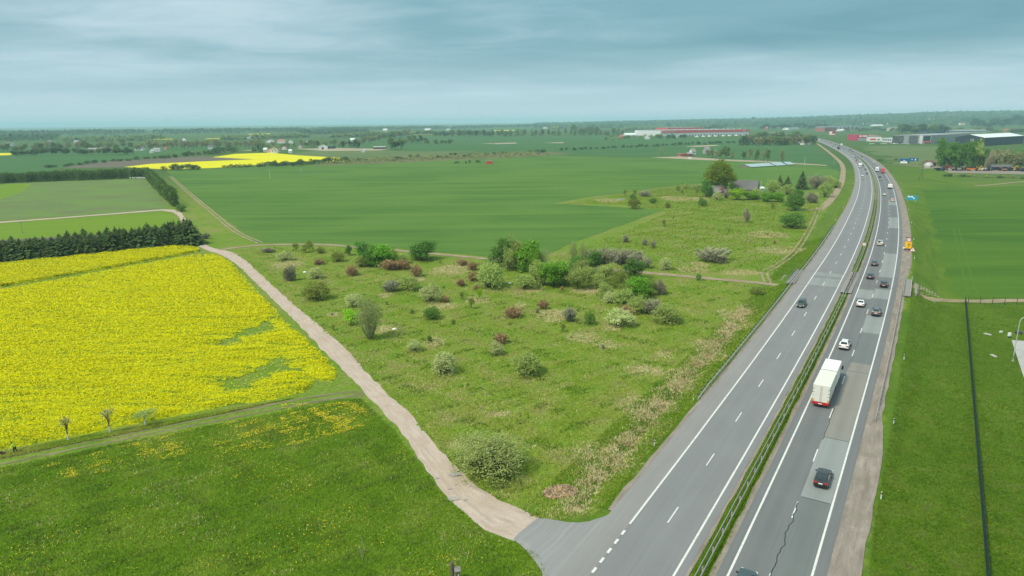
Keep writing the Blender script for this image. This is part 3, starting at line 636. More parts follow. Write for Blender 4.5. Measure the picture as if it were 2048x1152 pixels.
def tree(key, mat, seed, n=3000, bark=None, trunk=.30, lobes=None, size=.05, clump=.05, r=.028, name='tree', per=14, nlimb=7, cz=.62, shell=.6):
    rng = np.random.default_rng(seed)
    if lobes is None:
        lobes = [(0, 0, cz, .34, .30)]
        for i in range(9):
            a = i*2.4+rng.uniform(-.4, .4); d = rng.uniform(.12, .30); z = rng.uniform(trunk+.08, .88); lobes.append((math.cos(a)*d, math.sin(a)*d, z, rng.uniform(.12, .22), rng.uniform(.10, .18)))
    C, Nn = crown_points(lobes, n, rng, clump, per, shell, .03)
    top = C[:, 2].max(); C[:, 2] *= 1/max(top, .9)
    V, Fq = cards(C, size, rng, Nn+np.array([[0, 0, .4]]), 1.3)
    paths = [([(0, 0, 0), (.006, .004, trunk), (-.008, .01, cz), (.01, 0, .86)], r, r*.22)]
    for i in range(nlimb):
        l = lobes[1+i % (len(lobes)-1)] if len(lobes) > 1 else lobes[0]; z0 = trunk+(.30*i/nlimb); paths.append(([(0, 0, z0), (l[0]*.5, l[1]*.5, (z0+l[2])*.52), (l[0], l[1], l[2])], r*.42, r*.08))
    proto(key, name, 'crown', npmesh(key+'_crown', V, Fq, LM_[mat]), 'trunk', limbs(paths).mesh(key+'_trunk', bark or M_bark))
def spruce(key, mat, seed, tiers=17, per=60, size=.12, name='spruce_tree'):
    rng = np.random.default_rng(seed); P = []; Dn = []
    for t in range(tiers):
        z = .04+.94*t/tiers; R = .50*(1-t/tiers)**.85+.02; m = max(6, int(per*(1-.75*t/tiers)))
        a = rng.uniform(0, 2*math.pi, m); rr = R*rng.uniform(.45, 1.05, m); P.append(np.c_[np.cos(a)*rr, np.sin(a)*rr, z+rng.uniform(-.02, .035, m)-(rr/R)*.035]); Dn.append(np.c_[np.cos(a), np.sin(a), np.full(m, -.35)])
    C = np.vstack(P); D = unit(np.vstack(Dn)); n = len(C); s = size*(1.1-.7*C[:, 2:3])*rng.uniform(.7, 1.3, (n, 1))
    side = unit(np.cross(D, np.array([[0, 0, 1.]])))
    V = np.stack([C-D*s*1.1, C-side*s*.45+np.array([0, 0, -.01]), C+D*s*.7+np.array([0, 0, -.012]), C+side*s*.45+np.array([0, 0, -.01])], 1).reshape(-1, 3)
    Fq = np.arange(4*n).reshape(n, 4); top = cards(np.c_[rng.normal(0, .008, 14), rng.normal(0, .008, 14), rng.uniform(.9, 1.0, 14)], .05, rng, None, 1, .3)
    V, Fq = join([(V, Fq), top]); proto(key, name, 'crown', npmesh(key+'_crown', V, Fq, LM_[mat]), 'trunk', limbs([([(0, 0, 0), (0, 0, .5), (0, 0, .97)], .022, .004)]).mesh(key+'_trunk', M_bark))
def columnar(key, mat, seed, n=1300, size=.09, name='hedge_tree', low=.02):
    rng = np.random.default_rng(seed); lobes = [(rng.uniform(-.08, .08), rng.uniform(-.08, .08), z, .40-.10*z+rng.uniform(-.05, .05), .16) for z in np.linspace(.12, .86, 8)]
    C, Nn = crown_points(lobes, n, rng, .05, 8, .7, low); V, Fq = cards(C, size, rng, Nn+np.array([[0, 0, .3]]), 1.2)
    proto(key, name, 'crown', npmesh(key+'_crown', V, Fq, LM_[mat]), 'trunk', limbs([([(0, 0, 0), (.01, 0, .5), (0, 0, .9)], .03, .006)]).mesh(key+'_trunk', M_bark))
for k in range(3):
    dome('willow%d' % k, 'willow', 10+k); dome('pale%d' % k, 'pale', 20+k, n=3000); dome('olive%d' % k, 'olive', 30+k, n=2800)
    dome('greensh%d' % k, 'green', 40+k, n=2800); twiggy('dogwood%d' % k, 'dogwood', 50+k); twiggy('bare%d' % k, 'bare', 60+k, 1100)
    tree('bright%d' % k, 'bright', 70+k, 4200, trunk=.04, cz=.48, size=.055); tree('green%d' % k, 'green', 80+k, 4000, trunk=.05, cz=.48, size=.055)
    tree('greyt%d' % k, 'willow', 90+k, 3200, trunk=.04, cz=.48, size=.05); spruce('spruce%d' % k, 'spruce', 100+k)
    columnar('hedge%d' % k, 'hedge', 110+k); tree('far%d' % k, 'far', 120+k, 620, trunk=.12, cz=.55, size=.12, clump=.07, per=8, nlimb=3, r=.03)
    tree('fard%d' % k, 'fard', 130+k, 560, trunk=.12, cz=.55, size=.12, clump=.07, per=8, nlimb=3); tree('farb%d' % k, 'farb', 140+k, 420, trunk=.2, cz=.6, size=.11, clump=.07, per=6, nlimb=4)
    columnar('pop%d' % k, 'far', 150+k, 420, .13, 'distant_tree'); dome('fsh%d' % k, 'fard', 160+k, 420, size=.13, clump=.08, tw=12, per=8); dome('scrub%d' % k, 'scrub', 170+k, 300, size=.14, clump=.08, tw=8, per=6)
    spruce('farsp%d' % k, 'fard', 180+k, 9, 22, .17)
    tree('young%d' % k, 'olive', 190+k, 700, trunk=.12, cz=.55, size=.09, clump=.07, r=.02, name='sapling'); tree('limes%d' % k, 'lime', 195+k, 1500, trunk=.05, cz=.5, size=.075, clump=.06, r=.02)
def birch(key, seed, n=2600, two=True):
    rng = np.random.default_rng(seed); lobes = [(0, 0, .70, .22, .26), (.16, .05, .55, .2, .3), (-.18, -.03, .58, .2, .3), (.05, -.15, .45, .24, .28), (-.08, .14, .42, .24, .28), (.1, 0, .85, .12, .14), (-.15, .0, .82, .12, .15)]
    C, Nn = crown_points(lobes, n, rng, .06, 10, .4, .08); V, Fq = cards(C, .040, rng, None, 1, .35)
    tv, tf = twigs(160, rng, .98, .34, .004, .05); V, Fq = join([(V, Fq), (tv, tf)])
    paths = [([(0, 0, 0), (.03, .0, .3), (.10, .01, .62), (.08, 0, .95)], .017, .004), ([(-.02, .02, 0), (-.06, .02, .3), (-.15, .02, .6), (-.17, .0, .9)], .015, .004), ([(.0, -.02, 0), (.02, -.06, .35), (.0, -.10, .7)], .011, .003)]
    proto(key, 'birch_tree', 'crown', npmesh(key+'_crown', V, Fq, LM_['birch']), 'trunk', limbs(paths).mesh(key+'_trunk', M_birch))
birch('birch0', 5); birch('birch1', 6, 1800)
rngo = np.random.default_rng(3)
tree('oak', 'oak', 3, 9000, trunk=.2, lobes=[(0, 0, .50, .36, .30), (0, .02, .74, .26, .22), (.04, 0, .88, .15, .12), (-.3, .05, .42, .20, .22), (.3, -.02, .44, .20, .22), (-.2, -.2, .36, .22, .2), (.2, .2, .36, .22, .2), (.18, -.22, .34, .2, .18), (-.15, .22, .62, .18, .18), (.2, .05, .66, .17, .17), (-.22, -.05, .62, .16, .16)], size=.042, clump=.045, r=.03, name='oak_tree')
# the big willow clump by the gravel road: several kinds of shoots
dome('bigwillow', 'willowmix', 77, 9000, [(0, 0, .25, .40, .50), (-.3, -.02, .2, .20, .45), (.3, 0, .22, .22, .45), (-.12, -.22, .25, .2, .55), (.12, -.2, .22, .22, .5), (.15, .22, .3, .22, .6), (-.18, .22, .3, .2, .6), (0, .05, .5, .26, .42)], size=.030, clump=.035, tw=260, asp=.45)
CNT = {}
GSUF = {}
def plant(key, x, y, w, h, label, cat, group=None, name=None, rot=None, z=None):
    nm, lp, lm, sp, sm = PROTO[key]; zz = tz(x, y) if z is None else z
    t = thing(name or nm, (x, y, zz-.03), random.uniform(0, 6.28) if rot is None else rot, label, cat, group, (w, w, h))
    part(lp, lm, t); part(sp, sm, t); return t
def plant_px(key, cx, ytop, ybot, wpx, label, cat='bush', group=None, name=None):
    wpx = max(wpx, 3); yb = ybot-.10*wpx; q = G(cx, yb); zc = zcam(*q); w = wpx*zc/F*1.12; h = max(.4, (yb-ytop)*zc/F*1.06)
    return plant(key, q[0], q[1], w, h, label, cat, group, name)
# ------------------------------------------------------------------ grass, rapeseed, flowers: what nobody could count
def scatter(poly, n, rng, dens=None):
    P = np.asarray(poly); lo, hi = P.min(0), P.max(0); X = []; k = 0
    while k < n:
        q = rng.uniform(lo, hi, (n*2, 2)); q = q[inside(q[:, 0], q[:, 1], P)]
        if dens is not None: q = q[rng.random(len(q)) < dens(q[:, 0], q[:, 1])]
        if len(q) == 0: break
        X.append(q); k += len(q)
    return np.vstack(X)[:n]
def tufts(name, Q, L, wd, mat, rng, blades=3, tilt=(.6, 1.3), z=None):
    n = len(Q); z = tzf(Q[:, 0], Q[:, 1]) if z is None else z; B = np.c_[Q, z-.02]; Vs = []
    for b in range(blades):
        a = rng.uniform(0, 2*math.pi, n); t = rng.uniform(*tilt, n); l = L*rng.uniform(.6, 1.4, n)
        d = np.c_[np.cos(a)*np.sin(t), np.sin(a)*np.sin(t), np.cos(t)]; s = np.c_[-np.sin(a), np.cos(a), np.zeros(n)]*(wd*rng.uniform(.6, 1.4, n))[:, None]*.5
        o = B+np.c_[rng.normal(0, L*.25, n), rng.normal(0, L*.25, n), np.zeros(n)]; Vs.append(np.stack([o-s, o+s, o+d*l[:, None]], 1))
    V = np.stack(Vs, 1).reshape(-1, 3); o = bpy.data.objects.new(name, npmesh(name, V, np.arange(len(V)).reshape(-1, 3), mat)); link(o); return tag(o, kind='stuff')
def grass_mat(name, cols, big=.13):
    m, nt = new_mat(name); p = pos(nt); mid = noise(nt, p, big, 5, .6, .4); g = nt.nodes.new('ShaderNodeNewGeometry')
    c = ramp(nt, mid, [(.28+.44*i/(len(cols)-1), k) for i, k in enumerate(cols)])
    hv = nt.nodes.new('ShaderNodeHueSaturation'); nt.links.new(c, hv.inputs['Color']); nt.links.new(fmath(nt, 'MULTIPLY_ADD', g.outputs['Random Per Island'], .7, .72), hv.inputs['Value'])
    nt.links.new(fmath(nt, 'MULTIPLY_ADD', g.outputs['Random Per Island'], .03, .485), hv.inputs['Hue'])
    d = nt.nodes.new('ShaderNodeBsdfDiffuse'); nt.links.new(hv.outputs[0], d.inputs[0])
    vm = nt.nodes.new('ShaderNodeVectorMath'); vm.operation = 'MULTIPLY_ADD'; nt.links.new(g.outputs['Normal'], vm.inputs[0]); vm.inputs[1].default_value = (.35,)*3; vm.inputs[2].default_value = (0, 0, .8)
    vn = nt.nodes.new('ShaderNodeVectorMath'); vn.operation = 'NORMALIZE'; nt.links.new(vm.outputs[0], vn.inputs[0]); nt.links.new(vn.outputs[0], d.inputs['Normal'])   # grass shades as a sward, not as single cards
    t = nt.nodes.new('ShaderNodeBsdfTranslucent'); nt.links.new(hv.outputs[0], t.inputs[0])
    x = nt.nodes.new('ShaderNodeMixShader'); x.inputs[0].default_value = .3; nt.links.new(d.outputs[0], x.inputs[1]); nt.links.new(t.outputs[0], x.inputs[2]); out(nt, x.outputs[0]); return m
M_gm = grass_mat('meadow_blade', [(.165, .265, .024), (.240, .330, .036), (.305, .345, .070), (.345, .325, .125)])
M_gl = grass_mat('lush_blade', [(.115, .220, .014), (.160, .270, .018), (.220, .310, .038)])
M_gv = grass_mat('verge_blade', [(.080, .175, .008), (.115, .215, .010), (.155, .245, .014)], .07)
M_glawn = grass_mat('lawn_blade', [(.060, .135, .008), (.090, .170, .010), (.125, .195, .018), (.150, .190, .045)], .3)
M_dry = grass_mat('dry_stalk', [(.46, .38, .18), (.60, .51, .28), (.70, .62, .40)], .4)
M_dand = plain('dandelion_yellow', (.72, .58, .02), .7)
rg = np.random.default_rng(21)
def near_d(k, p=2.0): return lambda x, y: np.minimum(1, (k/np.hypot(x, y))**p)
CMX = W(CM); LMW = W([(max(-260, a), b) for a, b in LM]); LMW = LMW[LMW[:, 1] > 20]
LMW = W([(-60,945),(0,936),(333,868),(690,799),(722,799),(788,862),(878,982),(968,1062),(1024,1084),(1078,1114),(1097,1152),(1104,1180),(-60,1180)])
Q = scatter(CMX, 150000, rg, near_d(95, 1.7)); S_, D_ = sd_of(Q[:, 0], Q[:, 1]); Q = Q[D_ < -17]
def strawness(x, y):
    b = np.zeros(len(x))
    for px, py, rx, ry in STRAW:
        c = flat(px, py); k = zcam(*c)/F; b = np.maximum(b, np.clip(1.3-np.hypot((x-c[0])/(rx*k), (y-c[1])/(ry*k*zcam(*c)/CAMH*.9))+vnoise(x, y, 1.5, 5)*.5, 0, 1))
    return np.maximum(b, np.clip(1.2-seg_dist(x, y, DITCH+np.array([-.8, .4]))/2.6, 0, 1))
Q = Q[rg.random(len(Q)) > strawness(Q[:, 0], Q[:, 1])*.92]; Q = Q[rg.random(len(Q)) < np.clip(.72+vnoise(Q[:, 0], Q[:, 1], 2.2, 7)*.6, .15, 1)]
tufts('meadow_grass', Q, .28, .13, M_gm, rg)
Q = scatter(W([(1102,516),(1240,467),(1338,424),(1240,410),(1130,407),(1200,396),(1320,378),(1400,372),(1420,392),(1560,404),(1650,408),(1640,426),(1600,500),(1556,545),(1350,546),(1200,533)]), 36000, rg, lambda x, y: np.clip(.6+vnoise(x, y, 5, 7)*.7, .1, 1)); S_, D_ = sd_of(Q[:, 0], Q[:, 1]); Q = Q[D_ < -19]; k = rg.random(len(Q)) < .55; tufts('meadow_grass', Q[k], .42, .26, M_gv, rg); tufts('meadow_grass', Q[~k], .42, .26, M_gm, rg)
Q = scatter(LMW, 120000, rg, near_d(80, 1.2)); tufts('lush_grass', Q, .26, .12, M_gl, rg)
RLW = W([(1738,1180),(1768,768),(1802,640),(1814,596),(2060,606),(2120,1180)]); Q = scatter(RLW, 70000, rg, near_d(85, 1.6)); S_, D_ = sd_of(Q[:, 0], Q[:, 1]); Q = Q[(D_ > 12.3)]
tufts('lawn_grass', Q, .20, .11, M_glawn, rg)
s = rg.uniform(s_at(1020, -16), s_at(470, -16), 46000); s = s[rg.random(len(s)) < np.minimum(1, (120/np.maximum(s-s_at(1152, 0)+70, 1))**1.0)]
d = -rg.uniform(16.3, 25.5, len(s)); Q = rp(s, 0)+np.stack([np.interp(s, RS, RN[:, 0]), np.interp(s, RS, RN[:, 1])], -1)*d[:, None]; keep = (np.abs(s-UNDER_S) > 5.5)
tufts('verge_grass', Q[keep], .26, .12, M_gv, rg)
s = rg.uniform(150, s_at(400, -2.4), 60000); s = s[rg.random(len(s)) < np.minimum(1, (110/np.maximum(s-s_at(1152, 0)+70, 1))**1.0)]; s = s[np.abs(s-UNDER_S) > 17]
d = -2.5+rg.uniform(-1, 1, len(s))*.85+rg.normal(0, .06, len(s)); Q = rp(s, 0)+np.stack([np.interp(s, RS, RN[:, 0]), np.interp(s, RS, RN[:, 1])], -1)*d[:, None]
tufts('median_grass', Q, .32, .11, M_gv, rg)
# dry reeds and old grass
DQ = []
for px, py, rx, ry in STRAW:
    c = flat(px, py); k = zcam(*c)/F; ax, ay = rx*k, ry*k*zcam(*c)/CAMH*.9; m = int(min(2200, ax*ay*22)); r = np.sqrt(rg.random(m)); a = rg.uniform(0, 2*math.pi, m)
    DQ.append(np.c_[c[0]+np.cos(a)*r*ax, c[1]+np.sin(a)*r*ay])
t = rg.random(15000); DD = resample(DITCH, 1.0); ii = (t*(len(DD)-1)).astype(int); q = DD[ii]+rg.normal(0, 1.0, (15000, 2))+np.array([-1.0, .5]); DQ.append(q[rg.random(15000) < np.clip(.75+vnoise(q[:, 0], q[:, 1], 3, 8), .1, 1)])
DQ = np.vstack(DQ); S_, D_ = sd_of(DQ[:, 0], DQ[:, 1]); DQ = DQ[(D_ < -18)]; DQ = DQ[rg.random(len(DQ)) < np.clip(.75+vnoise(DQ[:, 0], DQ[:, 1], 1.3, 6)*.9, .08, 1)]
tufts('dry_grass', DQ, .42, .09, M_dry, rg, 3, (.35, 1.25))
# tussocks: dark rank clumps and thin pale stalks mixed through the meadow
M_rank = grass_mat('rank_blade', [(.095, .185, .018), (.125, .220, .026), (.160, .230, .045)])
Q = scatter(CMX, 9000, rg, lambda x, y: np.clip(vnoise(x, y, 1.9, 11)*1.5-.25, 0, 1)*np.minimum(1, (110/np.hypot(x, y))**1.3)); S_, D_ = sd_of(Q[:, 0], Q[:, 1]); tufts('rank_grass', Q[D_ < -19], .40, .15, M_rank, rg, 3, (.3, 1.0))
Q = scatter(CMX, 8000, rg, lambda x, y: np.clip(vnoise(x, y, 2.7, 13)*1.2+vnoise(x, y, 11, 3)*.8-.1, .02, 1)*np.minimum(1, (110/np.hypot(x, y))**1.3)); S_, D_ = sd_of(Q[:, 0], Q[:, 1]); tufts('dry_grass', Q[D_ < -19], .40, .07, M_dry, rg, 2, (.3, 1.2))
Q = scatter(LMW, 12000, rg, lambda x, y: np.clip(vnoise(x, y, 1.5, 15)*1.4+vnoise(x, y, 6, 5)*.7-.15, .02, 1)*np.minimum(1, (90/np.hypot(x, y))**1.2)); tufts('rank_grass', Q, .32, .14, M_rank, rg, 3, (.4, 1.1))
Q = scatter(LMW, 3500, rg, lambda x, y: np.clip(vnoise(x, y, 3.3, 17)*1.3-.1, .03, 1)); tufts('dry_grass', Q, .30, .06, M_dry, rg, 2, (.3, 1.2))
# dandelions
dl = W([(520,800),(640,812),(700,806),(745,830),(700,875),(600,905),(520,930),(430,960),(380,900),(330,880),(180,920),(200,905)])
Q1 = scatter(W([(80,935),(333,872),(560,825),(700,802),(740,815),(700,850),(600,890),(480,905),(300,925),(140,960)]), 4200, rg, lambda x, y: np.clip(vnoise(x, y, 2.3, 3)*1.1+vnoise(x, y, .8, 4)*.9+.05, 0.03, 1))
Q2 = scatter(LMW, 1500, rg, lambda x, y: np.clip(vnoise(x, y, 5.0, 6)*1.6-.05, .02, 1)*.6); Q3 = scatter(W([(560,810),(735,805),(738,850),(650,880),(560,870)]), 2600, rg, lambda x, y: np.clip(vnoise(x, y, 1.6, 7)+vnoise(x, y, .5, 2)*.8, 0.03, 1))
QD = np.vstack([Q1, Q2, Q3]); V, Fq = cards(np.c_[QD, tzf(QD[:, 0], QD[:, 1])+rg.uniform(.16, .30, len(QD))], .115, rg, np.tile([[0, 0, 1.]], (len(QD), 1)), .5, .95)
tag(link(bpy.data.objects.new('dandelions', npmesh('dandelions', V, Fq, M_dand))), kind='stuff')
# rapeseed in flower: a rough canopy with flower heads standing in it
RAPE_A = W([(-140,546),(0,531),(225,506),(300,499),(345,495.5),(385,497),(402,502),(380,507),(220,537),(0,575),(-140,600)])
RAPE_B = W([(-140,612),(0,586),(220,545),(385,515),(437,512),(462,526),(487,552),(514,582),(540,610),(566,637),(600,668),(634,699),(660,726),(677,748),(668,764),(630,760),(606,788),(540,800),(467,812),(400,822),(250,852),(120,878),(0,900),(-140,928)])
HOLES = [W([(398,698),(450,670),(500,650),(550,626),(568,648),(552,668),(512,676),(460,700)]), W([(415,768),(490,732),(560,700),(588,694),(606,715),(640,760),(580,750),(530,775),(470,800),(390,812)]), W([(478,548),(500,560),(512,592),(490,585)])]
TRAM = [W([(392,516),(420,555),(455,600),(490,640)]), W([(404,513),(440,555),(478,600),(510,636)])]
RB_EDGE = W([(437,512),(462,526),(487,552),(514,582),(540,610),(566,637),(600,668),(634,699),(660,726),(677,748),(668,764),(606,788),(540,800),(467,812),(250,852),(0,900)])
def rape_density(x, y):
    d = np.ones(len(x))
    for i, Hh in enumerate(HOLES):
        e = seg_dist(x, y, np.vstack([Hh, Hh[:1]]))*np.where(inside(x, y, Hh), -1, 1); d *= np.clip(.35+e/(8.0, 11.0, 6.0)[i]+vnoise(x*.4, y, 1.3, 6)*.30, (.01, .04, .15)[i], 1)
    for T in TRAM: d *= np.clip(.15+(seg_dist(x, y, T)-.25)/.5, .12, 1)
    e = seg_dist(x, y, RB_EDGE); d *= np.clip(e/2.2+vnoise(x, y, 1.7, 3)*.45+.1, .04, 1)
    return d*np.clip(.88+vnoise(x*.4, y, 4, 2)*.35, .25, 1)
def canopy(name, P, h, mat, res=.55):
    lo, hi = P.min(0), P.max(0); X = np.arange(lo[0], hi[0], res); Y = np.arange(lo[1], hi[1], res); xx, yy = np.meshgrid(X, Y); x, y = xx.ravel(), yy.ravel()
    ins = inside(x, y, P); dn = rape_density(x, y); r = np.random.default_rng(4); edge = np.clip(seg_dist(x, y, np.vstack([P, P[:1]]))/1.0, 0, 1)
    z = np.where(ins, .10+(h*edge+r.normal(0, .13, len(x))*edge)*np.clip(dn*1.15, .02, 1)-.10*np.clip(1-dn*3, 0, 1), -.05); i = np.arange(len(x)).reshape(len(Y), len(X))
    Fq = np.stack([i[:-1, :-1], i[:-1, 1:], i[1:, 1:], i[1:, :-1]], -1).reshape(-1, 4); Fq = Fq[ins[Fq].any(1) & (dn[Fq].mean(1) > .07)]
    used = np.unique(Fq); mp = np.zeros(len(x), int); mp[used] = np.arange(len(used)); tag(link(bpy.data.objects.new(name, npmesh(name, np.c_[x, y, z][used], mp[Fq], mat))), kind='stuff')
def rape_base():
    m, nt = new_mat('rapeseed_stand'); p = pos(nt); a = noise(nt, p, 2.2, 4, .65); st = noise(nt, pos(nt, (.05, .6, .1), -.25), 1, 3)
    c = ramp(nt, fmath(nt, 'ADD', fmath(nt, 'MULTIPLY', a, .6), fmath(nt, 'MULTIPLY', st, .4)), [(.36, (.070, .135, .012)), (.44, (.17, .22, .010)), (.53, (.38, .39, .005)), (.7, (.54, .52, .004))])
    out(nt, pbsdf(nt, c, .9, 0, .05)); return m
M_rb = rape_base(); M_rf = leaf_mat('rapeseed_flower', [(.40, .405, .003), (.57, .56, .003), (.69, .665, .004)], .35)
def rape(P, n, seed):
    canopy('rapeseed_stand', P, .85, M_rb)
    r = np.random.default_rng(seed); Q = scatter(P, n, r, lambda x, y: rape_density(x, y)*np.clip(.60+vnoise(x*.30+y*.08, y-x*.25, .9, 5)*.75+vnoise(x, y, 9, 8)*.35, .12, 1)*np.minimum(1, (120/np.hypot(x, y))**1.2)); dn = rape_density(Q[:, 0], Q[:, 1])
    z = (.55+r.uniform(0, .55, len(Q)))*np.clip(.25+dn, .3, 1); far = np.clip(np.hypot(Q[:, 0], Q[:, 1])/130, .9, 1.6)
    V, Fq = cards(np.c_[Q, z+.1], .235*far, r, np.tile([[0, 0, 1.]], (len(Q), 1)), 1.0, .7)
    tag(link(bpy.data.objects.new('rapeseed_flowers', npmesh('rapeseed_flowers', V, Fq, M_rf))), kind='stuff')
rape(RAPE_A, 60000, 31); rape(RAPE_B, 330000, 32)
Q = scatter(W([(0,905),(250,858),(467,816),(590,796),(520,812),(480,820),(300,858),(0,918)]), 9000, rg); tufts('verge_grass', Q, .30, .14, M_gm, rg, 3, (.5, 1.2))
